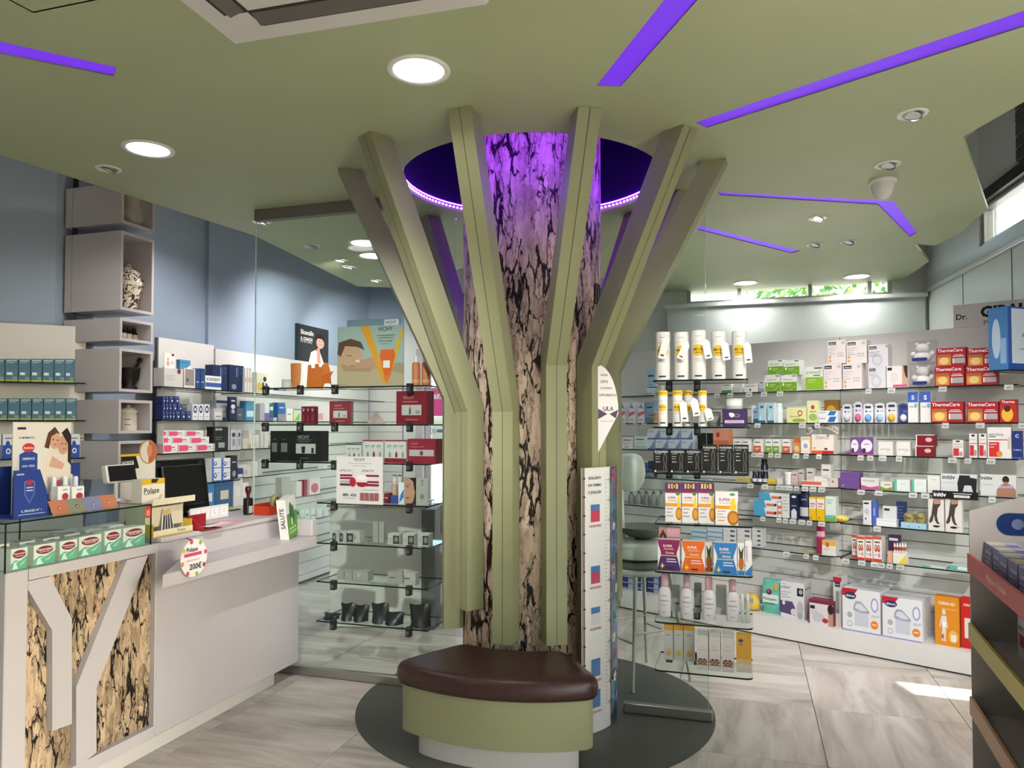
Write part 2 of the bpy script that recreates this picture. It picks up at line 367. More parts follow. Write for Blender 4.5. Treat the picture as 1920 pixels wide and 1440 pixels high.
# far wall in pieces round the door and the window strip
tb0, td0, td1 = 0.449, 0.66, 1.95; tw0, tw1 = 3.55, 5.40
def fw(name, t0, t1, z0, z1, mat, th=0.12): return struct(wallseg(name, FW.xy(t0), FW.xy(t1), z0, z1, mat, th))
fw('wall_back_blue', 0, tb0, 0, WH, BLUE); fw('wall_back', tb0, td0, 0, WH, WHITEW); fw('wall_back_over_door', td0, td1, 2.34, WH, WHITEW)
fw('wall_back_middle', td1, tw0, 0, WH, WHITEW); fw('wall_back_sill', tw0, tw1, 0, .3, WHITEW); fw('wall_back_under_window', tw0, tw1, 2.05, 2.70, WHITEW); fill_window_low = (FW, tw0, tw1, .3, 2.05); fw('wall_back_end', tw1, 5.69, 0, WH, WHITEW); fw('wall_back_over_window', tw0, tw1, 3.25, WH, WHITEW)
# white cladding panel below the strip window, with its ledge
t_, _ = FW.hit(1252, 600); m = MB(); m.box(t_, 5.66, -.05, -.005, 2.06, 2.66, noisy('pale_panel', '#c6cfcb', '#cfd6d2', 1, .4)); m.bbox(t_-.02, 5.68, -.09, 0, 2.66, 2.70, col('#d9dcda', .4), .005); struct(m.build('trim_3', None, (*FW.xy(0), 0), FW.ang))
ALU = col('#b9bbb9', 0.4, 0.5, 'aluminium')
def window(name, plane, t0, t1, z0, z1, mull=(), fr=0.035, fmat=None):
    r = struct(empty(name, (*plane.xy(t0), z0), plane.ang)); W_, H_ = t1-t0, z1-z0; f = MB(); fm = fmat or ALU
    for a in ((0, W_, 0, fr), (0, W_, H_-fr, H_), (0, fr, fr, H_-fr), (W_-fr, W_, fr, H_-fr)): f.bbox(a[0], a[1], .02, .09, a[2], a[3], fm, .004)
    for u in mull: f.bbox(W_*u-fr/2, W_*u+fr/2, .02, .09, fr, H_-fr, fm, .004)
    f.build('window_frame', r); g_ = MB(); us = [0]+list(mull)+[1]
    for u0, u1 in zip(us, us[1:]):
        g_ = MB(); g_.box(W_*u0+fr, W_*u1-fr, .05, .056, fr, H_-fr, GLASS); g_.build('pane', r)
    return r
window('window_6', *fill_window_low, (.33, .66), .04)  # hidden low window, added to throw daylight up onto the ceiling
window('window_1', FW, tw0, tw1, 2.70, 3.25, (0.27, 0.62, 0.9))
# sliding glass door in the far wall
dr = struct(empty('door_1', (*FW.xy(td0), 0), FW.ang)); W_ = td1-td0
f = MB()
for a in ((-.05, W_+.05, 2.27, 2.34), (-.05, 0.04, 0, 2.27), (W_-.04, W_+.05, 0, 2.27)): f.bbox(a[0], a[1], -.04, .12, a[2], a[3], WHITE, .006)
f.build('door_frame', dr)
for k in range(2):
    x0 = .04+k*(W_-.08)/2; x1 = x0+(W_-.08)/2; f = MB()
    for a in ((x0, x1, 0, .12), (x0, x1, 2.15, 2.27), (x0, x0+.07, .12, 2.15), (x1-.07, x1, .12, 2.15)): f.bbox(a[0], a[1], .02, .06, a[2], a[3], WHITE, .005)
    lf = f.build('door_leaf', dr); g_ = MB(); g_.box(x0+.07, x1-.07, .035, .043, .12, 2.15, GLASS); g_.build('pane', lf)
m = MB(); m.box(0, .36, -.004, 0, 0, .3, '#e0559b'); put_print(m, [('r', .1, .62, .95, .8, '#f6eef2'), ('t', 'TACHIPI', .5, .7, .7, '#b83a7a'), ('r', .4, .2, .95, .45, '#c9c3cc')], .36, .3, -.004, x0=0)
tag(m.build('door_sign', None, (*FW.xy(td0+.12, .02), 1.60), FW.ang), 'pink paper notice stuck on the glass sliding door', 'sign')
m = MB(); m.box(0, .16, -.003, 0, 0, .03, '#f2f4f6')
for s_ in (-1, 1):
    for k in range(3):
        pts = []
        for i in range(7): a = -0.9+1.8*i/6; pts.append((.08+s_*(.06+.025*k+.03*math.cos(a)-.03), .015+(.03+.008*k)*math.sin(a)))
        m.add([(x, -.005, z) for x, z in pts]+[(x+s_*.008, -.005, z) for x, z in pts], [(i, i+1, 8+i, 7+i) for i in range(6)], '#39549a')
m.box(.04, .12, -.004, 0, 0, .03, '#39549a'); put_print(m, [('t', 'AUTOMATICA', .5, .5, .45, '#e8ecf4')], .16, .03, -.004, x0=0)
tag(m.build('door_sticker', None, (*FW.xy(td0+.16, .018), 1.42), FW.ang), 'blue and white wave sticker on the glass sliding door', 'sticker')
# right wall with its high window band
t0, _ = WR.hit(1742, 560); tw, _ = WR.hit(1836, 450); tend = 2.55
def wr(name, a, b, z0, z1, mat): return struct(wallseg(name, WR.xy(a), WR.xy(b), z0, z1, mat, 0.12))
GREYP = noisy('grey_metal_panel', '#c4c4c2', '#cacac8', 1, .4)
wr('wall_right', 0, tend, 0, 2.84, noisy('pale_panel', '#c6cfcb', '#cfd6d2', 1, .4)); wr('wall_right_pier', 0, tw, 2.84, WH, WHITEW); wr('wall_right_upper', tw, tend, 3.22, WH, GREYP)
window('window_2', WR, tw, tend, 2.84, 3.14, (0.6,), .03)
m = MB(); m.box(tw, tend, -.03, .1, 3.14, 3.22, col('#1d1d1f', .4)); struct(m.build('trim_4', None, (*WR.xy(0), 0), WR.ang))
m = MB(); m.bbox(0, tend, -.03, 0, 2.70, 2.735, ALU, .004); m.box(.86, .866, -.004, 0, .2, 2.70, '#8d8f8d'); m.box(1.75, 1.756, -.004, 0, .2, 2.70, '#8d8f8d'); struct(m.build('trim_5', None, (*WR.xy(0), 0), WR.ang))
m = MB(); a, _ = WR.hit(1914, 300)
for k in range(6): m.bbox(a, a+.25, -.03, 0, 3.24+k*.085, 3.318+k*.085, col('#2b2c2e', .4), .003)
struct(m.build('trim_6', None, (*WR.xy(0), 0), WR.ang))
# the rest of the shell, beyond the frame: shopfront with a glazed slit that lets the sun in
e0 = WR.xy(tend); SX = 4.25
struct(wallseg('wall_right_return', e0, (SX, e0[1]), 0, WH, WHITEW))
so0, so1, sh0, sh1 = 3.34, 3.60, 0.1, 1.60
def sx(name, y0, y1, z0, z1): return struct(wallseg(name, (SX, y1), (SX, y0), z0, z1, WHITEW))
gy0, gy1 = -2.8, 1.15
sx('wall_front', so1, e0[1], 0, WH); sx('wall_front_side', gy1, so0, 0, WH); sx('wall_front_over', so0, so1, sh1, WH); sx('wall_front_under', so0, so1, 0, sh0)
sx('wall_front_sill', gy0, gy1, 0, .25); sx('wall_front_lintel', gy0, gy1, 3.6, WH); sx('wall_front_corner', -3.0, gy0, 0, WH)
window('window_3', Plane((SX, so1), (0, -1)), 0, so1-so0, sh0, sh1, (), .012)
window('window_4', Plane((SX, gy1), (0, -1)), 0, gy1-gy0, .25, 3.6, (.25, .5, .75), .05)  # unseen tall glazing, added to bring daylight in from the right
gx0, gx1 = 1.4, 3.9
def rx(name, x0, x1, z0, z1): return struct(wallseg(name, (x1, -3.0), (x0, -3.0), z0, z1, WHITEW))
rx('wall_rear', -4.7, gx0, 0, WH); rx('wall_rear_end', gx1, SX, 0, WH); rx('wall_rear_sill', gx0, gx1, 0, .25); rx('wall_rear_lintel', gx0, gx1, 2.75, WH)
window('window_5', Plane((gx1, -3.0), (-1, 0)), 0, gx1-gx0, .25, 2.75, (.5,), .05)  # unseen rear glazing, added as soft daylight fill
struct(wallseg('wall_left_side', (-4.7, -3.0), (-4.7, 3.71), 0, WH, BLUE))

# tree outside the strip window
tr_ = empty('garden_tree', (6.6, 14.2, 0)); tag(tr_, 'leafy green tree outside the high strip window', 'tree')
m = MB(); m.tube([(0, 0, 0), (.1, 0, 2.0), (.0, .1, 3.4)], .14, noisy('tree_bark', '#5a4a3a', '#6f5c48', 8, .8), 10, r2=.07); m.build('trunk', tr_)
LEAF = noisy('leaf_green', '#5f8a3a', '#9cbf62', 1.2, .5); m = MB()
for k in range(1500):
    th = random.uniform(0, 2*math.pi); ph = math.acos(random.uniform(-1, 1)); rr_ = random.uniform(.55, 1.0)*1.75
    c = Vector((rr_*math.sin(ph)*math.cos(th)*1.25, rr_*math.sin(ph)*math.sin(th), 4.15+rr_*math.cos(ph)*.75)); u = Vector((random.uniform(-1, 1), random.uniform(-1, 1), random.uniform(-1, 1))).normalized()*.13; v = u.orthogonal().normalized()*.07
    m.add([c-u, c+v, c+u, c-v], [(0, 1, 2, 3)], LEAF)
o = m.build('foliage', tr_); o['kind'] = 'stuff'
m = MB(); m.box(-14, 18, 9.7, 40, -.3, -.12, noisy('pale_paving', '#b3aea4', '#c0bbb1', 3, .9)); struct(m.build('ground'))
# ================================================================== TREE, BENCH, GLASS
root = empty('tree_column', (TX, TY, 0)); tag(root, 'round column wrapped in a bark print with sage branch beams', 'column')
m = MB(); m.lathe([(0.378, 0.004), (0.378, 3.44)], BARK, 64, cap=False); m.build('bark_trunk', root)
BENDL, BENDR = 1.585, 1.81
# angle, bottom height, bend height, tip radius
BRANCH = [(-169.3, .43, 1.66, .985), (-138.8, .573, BENDL, .995), (-108.7, .44, BENDL, .98), (-77.4, .44, BENDR, .95), (-48.1, .30, BENDR, .98), (-19.3, .587, 1.80, .98),
          (11, .5, 1.80, .90), (42, .5, 1.75, .92), (72, .5, 1.7, .95), (102, .5, 1.7, .95), (133, .5, 1.66, .955)]
S2 = 0.052
for an, zb, zk, rt in BRANCH:
    # profile in the radial plane: vertical post then leaning beam; local x radial, y tangential
    r0 = 0.383+S2; lean = Vector((rt-r0, H-zk)).normalized(); nrm = Vector((lean.y, -lean.x))   # nrm: outward/down side
    outp = [(r0+S2, zb), (r0+S2, zk-.02)]; inp = [(r0-S2, zb), (r0-S2, zk+.02)]
    tip_o = (rt+S2*1.15, H-.001); tip_i = (rt-S2*1.15, H-.001)
    po = outp+[tip_o]; pi = inp+[tip_i]; m = MB()
    vs_ = [(x, y, z) for y in (-S2, S2) for x, z in po+pi]
    fs = []
    for k in range(2):
        a, b, c, d = k, k+1, 3+k+1, 3+k
        fs += [(a, b, c, d), (6+d, 6+c, 6+b, 6+a), (a, 6+a, 6+b, b), (c, 6+c, 6+d, d)]
    fs += [(0, 3, 9, 6), (2, 8, 11, 5)]
    m.add(vs_, fs, BEAM)
    # shadow-gap line along the outer face
    for (x0, z0), (x1, z1) in zip(po, po[1:]):
        m.add([(x0+.0008, -.0014, z0), (x0+.0008, .0014, z0), (x1+.0008, .0014, z1-.002), (x1+.0008, -.0014, z1-.002)], [(0, 1, 2, 3)], col('#4f5036', .6))
    m.build('branch_beam', root, None, math.radians(an))
# black switch plate on the trunk
an = math.radians(-28); m = MB(); m.bbox(-.03, .03, -.012, 0, -.055, .055, col('#1b1b1c', .4), .004); m.bbox(-.018, .018, -.018, -.012, -.036, .036, col('#262628', .3), .003)
r_ = .379; zsw = 2.19; d_ = Vector((math.cos(an), math.sin(an)))
tag(m.build('wall_switch', None, (TX+d_.x*r_, TY+d_.y*r_, zsw), an+math.pi/2), 'black rectangular switch plate mounted on the bark column', 'switch')
# floor disc
m = MB(); m.lathe([(0.945, 0.0005), (0.945, 0.004)], noisy('dark_grey_resin', '#4b4b46', '#53534e', 1.5, .35), 96, smooth=False)
tag(m.build('floor_disc', None, (0.119, 4.05, 0)), 'dark grey round floor plate beneath the bark column', 'floor plate')
# bench
A_L, A_R = math.radians(-135), math.radians(-73.5)
def sector(r0, r1, a0, a1, n=28, rc=0.05):
    arc1 = [(r1*math.cos(a0+(a1-a0)*k/n), r1*math.sin(a0+(a1-a0)*k/n)) for k in range(n+1)]
    arc0 = [(r0*math.cos(a1+(a0-a1)*k/n), r0*math.sin(a1+(a0-a1)*k/n)) for k in range(n+1)]
    cr = [Vector(arc1[0]), Vector(arc1[-1]), Vector(arc0[0]), Vector(arc0[-1])]
    pts = [cr[0]]+[Vector(p) for p in arc1[1:-1] if min((Vector(p)-c).length for c in cr) > rc*1.05]+[cr[1], cr[2]]
    pts += [Vector(p) for p in arc0[1:-1] if min((Vector(p)-c).length for c in cr) > rc*1.05]+[cr[3]]
    out = []
    for i, P in enumerate(pts):
        if P in cr:
            a = P+(pts[i-1]-P).normalized()*rc; b = P+(pts[(i+1) % len(pts)]-P).normalized()*rc
            out += [tuple(a*(1-t)**2+P*2*t*(1-t)+b*t*t) for t in [k/7 for k in range(8)]]
        else: out.append(tuple(P))
    return out
def swept(poly, prof, mat):
    """stack of inset copies of an outline: prof = [(inset, z)]"""
    bm_ = MB(); cx = sum(p[0] for p in poly)/len(poly); n = len(poly); vs_ = []
    for ins, z in prof:
        for i, p in enumerate(poly):
            A, B = Vector(poly[i-1]), Vector(poly[(i+1) % n]); t = (B-A).normalized(); nn = Vector((t.y, -t.x))
            vs_.append((p[0]-nn.x*ins, p[1]-nn.y*ins, z))
    fs = [(j*n+k, j*n+(k+1) % n, (j+1)*n+(k+1) % n, (j+1)*n+k) for j in range(len(prof)-1) for k in range(n)]
    bm_.add(vs_, fs, mat, True); bm_.add(vs_, [tuple(reversed(range(n))), tuple(range((len(prof)-1)*n, len(prof)*n))], mat); return bm_
def area(p): return sum(p[i-1][0]*p[i][1]-p[i][0]*p[i-1][1] for i in range(len(p)))
bench = empty('bench', (TX, TY, 0)); tag(bench, 'curved sage bench with dark brown padded seat round the bark column', 'bench')
def sec(r0, r1, da, rc):
    p = sector(r0, r1, A_L+da, A_R-da, 28, rc)
    return p if area(p) > 0 else p[::-1]
swept(sec(.50, .90, .0, .07), [(0.0, .115), (0, .325)], BEAM).build('body', bench)
swept(sec(.50, .84, .055, .06), [(0, .004), (0, .115)], noisy('white_plinth', '#c9c4c0', '#d0cbc7', 2, .4)).build('plinth', bench)
LEATHER = noisy('brown_leather', '#33191a', '#3b1f1f', 30, .36, .06, 220, spec=.5)
swept(sec(.475, .925, -.02, .09), [(.03, .325), (.008, .33), (0, .345), (-.004, .37), (0, .395), (.012, .412), (.03, .421), (.055, .425)], LEATHER).build('seat_cushion', bench)
# ---- glass screen through the column
GP = Plane((TX, TY), NS)        # a measured from the column's centre
gl0, _ = GP.hit(478, 700); gr1, _ = GP.hit(1326, 1000)
scr = empty('glass_screen', (*GP.xy(0), 0), GP.ang); tag(scr, 'tall frameless glass screen between the counter and the bark column', 'glass screen')
m = MB(); m.box(gl0, -.45, -.005, .005, .05, H-.065, GLASS); m.build('pane', scr)
m = MB(); m.box(gl0-.0015, gl0+.0015, -.005, .005, .05, H-.065, col('#cfe0da', .1)); m.build('pane_edge', scr)
m = MB(); m.bbox(gl0, -.42, -.02, .02, .0042, .055, STEEL, .004); m.build('bottom_rail', scr)
m = MB(); m.bbox(gl0, -.75, -.025, .025, H-.07, H-.001, noisy('rail_grey', '#6c6a62', '#74726a', 3, .5), .003); m.build('top_rail', scr)
scr2 = empty('glass_screen', (*GP.xy(0), 0), GP.ang); tag(scr2, 'glass screen fin carrying the shelves of tubes beside the column', 'glass screen')
m = MB(); pts = [(.50, .05), (gr1, .05), (gr1, 2.58), (.50, 1.80)]; n_ = 4
m.add([(x, y, z) for y in (-.005, .005) for x, z in pts], [(0, 1, 2, 3), (7, 6, 5, 4)]+[(k, 4+k, 4+(k+1) % 4, (k+1) % 4) for k in range(4)], GLASS); m.build('pane', scr2)
m = MB(); m.box(gr1-.0012, gr1+.0012, -.005, .005, .05, 2.58, col('#b8d2ca', .1)); m.build('pane_edge', scr2)
m = MB(); m.bbox(.50, gr1+.02, -.02, .02, .0042, .055, STEEL, .004); m.build('bottom_rail', scr2)
# glass shelf with rounded outer corners; built in its plane's frame: x along, y back
def glass_shelf(name, plane, a0, a1, z, depth, label, group=None, clips=(), round_front=False, chamfer=0.0, clip_y=0.0, tags=(), th=.008, front_edge=True):
    r = empty(name, (*plane.xy(a0), z), plane.ang); W_ = a1-a0
    pts = []
    def arc(cx, cy, r_, s): return [(cx+r_*math.cos(s+math.pi/2*k/5), cy+r_*math.sin(s+math.pi/2*k/5)) for k in range(6)]
    if round_front: pts = arc(.03, .03, .03, math.pi)+arc(W_-.03, .03, .03, 1.5*math.pi)+[(W_, depth), (0, depth)]
    elif chamfer: pts = [(0, 0), (W_-chamfer, 0), (W_, chamfer), (W_, depth), (0, depth)]
    else: pts = [(0, 0), (W_, 0), (W_, depth), (0, depth)]
    m = MB(); m.prism(pts, -th, 0, SHELFG, side=GEDGE); m.build('glass_pane', r)
    for c in clips:
        m = MB(); m.bbox(c-a0-.016, c-a0+.016, clip_y-.018, clip_y+.016, -.045, .012, DARKMETAL, .003); cp_ = m.build('clip', r); m = MB(); m.bbox(c-a0-.009, c-a0+.009, clip_y-.024, clip_y-.018, -.034, -.012, col('#77777a', .3, .8), .002); m.build('clip_screw', cp_)
    for c, wd in tags:
        m = MB(); m.add([(c-a0-wd/2, -.002, -.002), (c-a0+wd/2, -.002, -.002), (c-a0+wd/2, -.012, -.034), (c-a0-wd/2, -.012, -.034)], [(0, 1, 2, 3), (3, 2, 1, 0)], '#e8e8e6')
        m.add([(c-a0-wd*.3, -.0085, -.017), (c-a0+wd*.3, -.0085, -.017), (c-a0+wd*.3, -.0105, -.024), (c-a0-wd*.3, -.0105, -.024)], [(3, 2, 1, 0)], '#8a8a8c'); m.build('price_tag', r)
    tag(r, label, 'shelf', group); return r
class Shelf:
    def __init__(s, plane, z, ref='the glass fin', rev=False): s.plane = plane; s.z = z; s.ref = ref; s.rev = rev
# shelves behind the left pane (front edge clamped to the glass)
GB = GP.off(-0.012)
GS = {}
cl = [GB.hit(p, 900)[0] for p in (497, 562, 627, 768)]
aL0, aL1, aR0, aR1 = GB.hit(489, 800)[0], GB.hit(614, 800)[0], GB.hit(618, 800)[0], GB.hit(803, 800)[0]
aN0 = GB.hit(593, 1100)[0]
ORD = ['top', 'second', 'third', 'fourth', 'fifth', 'sixth', 'lowest']
for k, y in enumerate((724, 795.5, 868, 945, 1022, 1096, 1172)):
    z = GB.hit(690, y)[1]; GS[k] = Shelf(GB, z, 'the counter')
    if k < 3: glass_shelf('glass_shelf', GB, aL0, aL1, z, .22, ORD[k]+' short clear shelf clamped behind the tall glass screen', clips=cl[:2])
    glass_shelf('glass_shelf', GB, aR0 if k < 3 else aN0, aR1, z, .30, ORD[k]+' long clear shelf clamped behind the tall glass screen', clips=cl[2:], chamfer=0)
# shelves in front of the right fin
GF = GP.off(0.31); RS = {}
for k, (x0, x1, y) in enumerate(((1223, 1403, 711), (1223, 1406, 800), (1225, 1405, 888), (1226, 1412, 984), (1226, 1412, 1076), (1226, 1412, 1172), (1226, 1412, 1264))):
    a0, z = GF.hit(x0, y); a1, _ = GF.hit(x1, y); z = GF.hit(1318, y)[1]; RS[k] = Shelf(GF, z, 'the column')
    c0, c1 = GP.hit(1256, y)[0], GP.hit(1308, y)[0]
    glass_shelf('glass_shelf', GF, a0, a1, z, .30, ORD[k]+' round-cornered clear shelf on the glass fin by the column', clips=(c0, c1), clip_y=.285, round_front=True)
# ================================================================== COUNTER
CP = Plane((-1.266, 4.443), DS)        # front face; a=0 at its far end, negative toward the viewer
a_near = CP.hit(9, 1200)[0]; a_bk0 = CP.hit(52, 1200)[0]; a_bk1 = CP.hit(291, 1200)[0]; CT = 0.965
counter = empty('service_counter', (*CP.xy(0), 0), CP.ang); tag(counter, 'long white service counter with a bark panel inset in its front', 'counter')
def cz_(x, y): return CP.hit(x, y)[1]
z_bt, z_bb = cz_(175, 1062), cz_(240, 1386)
m = MB()
m.bbox(a_bk1, 0, 0, .62, .10, CT, WHITE, .004); m.bbox(a_near, a_bk0, 0, .62, .10, CT, WHITE, .004)
m.box(a_bk0, a_bk1, .0, .62, z_bt, CT, WHITE); m.box(a_bk0, a_bk1, 0, .62, .10, z_bb, WHITE); m.box(a_bk0, a_bk1, .05, .62, z_bb, z_bt, WHITE)
m.build('body', counter)
m = MB(); m.box(a_near+.05, -.13, .075, .58, 0, .10, noisy('white_plinth', '#c9c4c0', '#d0cbc7', 2, .4)); m.build('plinth', counter)
m = MB(); m.box(a_bk0, a_bk1, .030, .05, z_bb, z_bt, BARKC); bark_p = m.build('bark_panel', counter)
def cpoly(pts): return [CP.hit(*p) for p in pts]
def relief(name, px):
    m = MB(); pts = [(a, z) for a, z in cpoly(px)]; n = len(pts)
    m.add([(a, y, z) for y in (0.0, .029) for a, z in pts], [tuple(range(n)), tuple(reversed(range(n, 2*n)))]+[(k, n+k, n+(k+1) % n, (k+1) % n) for k in range(n)], WHITE); m.build(name, bark_p)
relief('branch_relief', [(53, 1090), (94, 1081), (135, 1160), (135, 1357), (98, 1371), (98, 1182), (53, 1106)])
relief('branch_relief', [(143, 1440), (143, 1288), (238, 1050), (278, 1041), (181, 1290), (181, 1411)])
# counter ledge for bags: lip and end upstand
lg = empty('bag_ledge', (*CP.xy(0), 0), CP.ang); lg.parent = None
ob = .20; zl = .815; LP = CP.off(ob); al0 = LP.hit(305, 1090)[0]; al1 = LP.hit(594, 1010)[0]
COL.objects.unlink(lg); bpy.data.objects.remove(lg)
a_in = CP.hit(338, 1066)[0]; m = MB(); m.prism([(al0, -ob), (al1, -ob), (al1, -.0005), (a_in, -.0005)], zl, zl+.055, WHITE); m.bbox(al1-.05, al1, -ob, .10, zl+.055, CT+.0, WHITE, .004); m.build('bag_ledge', counter)
m = MB(); m.bbox(a_bk1+.02, al1, -.012, .66, CT, CT+.022, WHITE, .004); m.build('worktop', counter)
CTZ = CT+.0225
# ================================================================== CEILING FITTINGS
WHT = col('#e6e6e2', .35)
def downlight(px=None, py=None, xy=None, r=0.098, power=BIG_W, label='round downlight added on the unseen ceiling for more room light'):
    x, y = cz(px, py) if xy is None else xy
    t = empty('downlight', (x, y, H)); tag(t, label, 'light', 'round white downlights in the olive ceiling')
    m = MB(); m.lathe([(r+.022, -.0005), (r+.02, -.007), (r, -.006), (r-.004, -.001)], WHT, 32, cap=False); m.build('trim_ring', t)
    m = MB(); m.add([(r*math.cos(2*math.pi*k/32), r*math.sin(2*math.pi*k/32), -.003) for k in range(32)], [tuple(reversed(range(32)))], emis((1, .96, .9), 12.0, 'downlight_diffuser')); m.build('diffuser', t)
    l = bpy.data.lights.new('downlight_lamp', 'AREA'); l.shape = 'DISK'; l.size = r*2; l.energy = power; l.color = (1, .975, .94); l.spread = math.radians(160)
    lo = bpy.data.objects.new('downlight_lamp', l); COL.objects.link(lo); lo.parent = t; lo.location = (0, 0, -.012)
for p, l in (((785, 131), 'in front of the branch tips'), ((278, 279), 'above the display case'), ((683, 455), 'in the pair behind the glass screen'), ((698, 479), 'in the pair behind the glass screen'), ((1398, 530), 'above the shelves of yellow-disc tubes'), ((1607, 518), 'near the corner of the strip window')): downlight(*p, label='round white downlight '+l, power=BIG_W if p[0] < 1000 else BIG_W*1.2)
for p in ((-1.9, 1.4), (1.2, 1.0), (-.9, -1.2), (1.6, -1.3), (-3.2, -.3)): downlight(xy=p)  # unseen extra downlights, added to lift the room's brightness
def spot(px, py, lit, aim=None, r=.045, where='in the olive ceiling', k=1.0, xy=None, cone=95):
    x, y = xy or cz(px, py); t = empty('spotlight', (x, y, H))
    tag(t, ('small lit swivel spotlight ' if lit else 'small swivel spotlight turned away ')+where, 'light', 'lit ceiling spots' if lit else 'ceiling spots turned away')
    m = MB(); m.lathe([(r+.018, -.0005), (r+.016, -.006), (r, -.006), (r-.003, .0)], WHT, 24, cap=False); m.build('trim_ring', t)
    T = Matrix.Rotation(.35, 4, 'Y')
    m = MB(); m.lathe([(r*.93, -.012), (r*.93, -.002), (r*.6, -.001)], STEEL, 20, T, cap=False); m.build('gimbal', t)
    m = MB(); m.add([tuple(T @ Vector((r*.75*math.cos(2*math.pi*k/20), r*.75*math.sin(2*math.pi*k/20), -.006))) for k in range(20)], [tuple(reversed(range(20)))], emis((1, .95, .86), 9.0, 'spot_lens') if lit else emis((1, .95, .86), .35, 'spot_lens_side')); m.build('lens', t)
    if aim:
        l = bpy.data.lights.new('spot_lamp', 'SPOT'); l.energy = SPOT_W*10*k; l.spot_size = math.radians(cone); l.spot_blend = .8; l.shadow_soft_size = .04; l.color = (1, .97, .93)
        lo = bpy.data.objects.new('spot_lamp', l); COL.objects.link(lo); lo.parent = t; lo.location = (0, 0, -.02)
        lo.rotation_euler = (Vector((x, y, H))-Vector(aim)).to_track_quat('Z', 'Y').to_euler()
spot(490, 415, True, (-2.5, 5.3, 1.9), where='at the free edge of the glass screen', k=.95); spot(655, 500, True, (-2.2, 6.7, 2.1), k=.8, where='in the close pair behind the glass screen'); spot(640, 487, True, (-2.1, 7.2, 2.0), k=1.0, where='in the close pair behind the glass screen')
spot(705, 525, True, (-1.7, 8.0, 1.9), k=1.6, where='nearest the far blue wall'); spot(1533, 408, True, (2.0, 5.0, .4), k=.8, where='beneath the bent violet slot')
for p, w_, aim, k in (((203, 316), 'beside the downlight above the display case', (-2.9, 4.4, 1.4), .35), ((585, 461), 'alone behind the glass screen', (-2.3, 6.0, 1.2), .4), ((1711, 213), 'beside the long straight violet slot', (2.7, 4.4, .3), .7), ((1664, 308), 'beside the white dome', (2.4, 4.8, .4), .7),
                      ((1590, 453), 'between the short slot and the partition', (1.9, 5.4, .6), .6), ((1527, 458), 'at the end of the short violet slot', (1.4, 5.8, .6), .6)): spot(p[0], p[1], False, aim, where=w_, k=k)
for xy_, aim, k in (((1.5, 1.3), (2.35, 4.9, .6), 6), ((.9, 1.1), (1.6, 5.3, .7), 5.5), ((-.5, 1.2), (-.95, 5.2, .75), 9)): spot(0, 0, True, aim, where='added on the unseen ceiling to brighten the goods', k=k, xy=xy_, cone=42)  # unseen spots, added to brighten the partition and the low cabinet
# dome sensor
x, y = cz(1655, 338); m = MB(); m.lathe([(.07, -.001), (.07, -.018), (.062, -.02)], WHT, 28); t = m.build('dome_sensor', None, (x, y, H)); tag(t, 'white dome camera hanging from the ceiling beside the bent slot', 'camera')
m = MB(); m.lathe([(.060, -.018), (.058, -.045), (.046, -.08), (.025, -.104), (.004, -.112)], col('#dcdcd8', .25), 28); m.build('dome', t)
# air conditioning cassette
c0 = Vector(cz(440, 69)); c1 = Vector(cz(340, -2)); c2 = Vector(cz(872, 0)); dx = (c2-c0).normalized(); dyv = Vector((dx.y, -dx.x))   # dyv points toward viewer
L_ = .92; an = math.atan2(dx.y, dx.x)
ac = empty('air_conditioner', (c0.x, c0.y, H), an); tag(ac, 'white square ceiling air conditioner with louvred outlets', 'air conditioner')
m = MB(); m.bbox(0, L_, -L_, 0, -.03, -.0005, noisy('ac_plastic', '#cfccc6', '#d4d1cb', 3, .4), .012); m.build('panel', ac)
m = MB(); m.bbox(.24, L_-.24, -L_+.24, -.24, -.036, -.03, col('#c4c1bb', .4), .004)
for k in range(26): m.box(.27, L_-.27, -L_+.27+k*.0152, -L_+.276+k*.0152, -.038, -.036, '#55534f')
m.build('grille', ac)
for q in range(4):
    M = Matrix.Translation((L_/2, -L_/2, 0)) @ Matrix.Rotation(q*math.pi/2, 4, 'Z')
    m = MB(); m.box(-.29, .29, L_/2-.175, L_/2-.085, -.0315, -.0302, col('#35332f', .6), M); 
    m.add([tuple(M @ Vector(v)) for v in ((-.28, L_/2-.165, -.033), (.28, L_/2-.165, -.033), (.28, L_/2-.115, -.048), (-.28, L_/2-.115, -.048))], [(0, 1, 2, 3), (3, 2, 1, 0)], '#8d8983'); m.build('louvre', ac)
# inspection hatch line in the ceiling
h0, h1, h2 = Vector(cz(62, 23)), Vector(cz(8, -6)), Vector(cz(175, 0))
m = MB()
for a, b in ((h0, h0+(h1-h0)*6), (h0, h0+(h2-h0)*3.5)):
    d_ = (b-a).normalized(); n_ = Vector((d_.y, -d_.x))*.003
    m.add([(*(a-n_), H-.0006), (*(a+n_), H-.0006), (*(b+n_), H-.0006), (*(b-n_), H-.0006)], [(0, 1, 2, 3), (3, 2, 1, 0)], '#5a5a40')
struct(m.build('trim_7'))
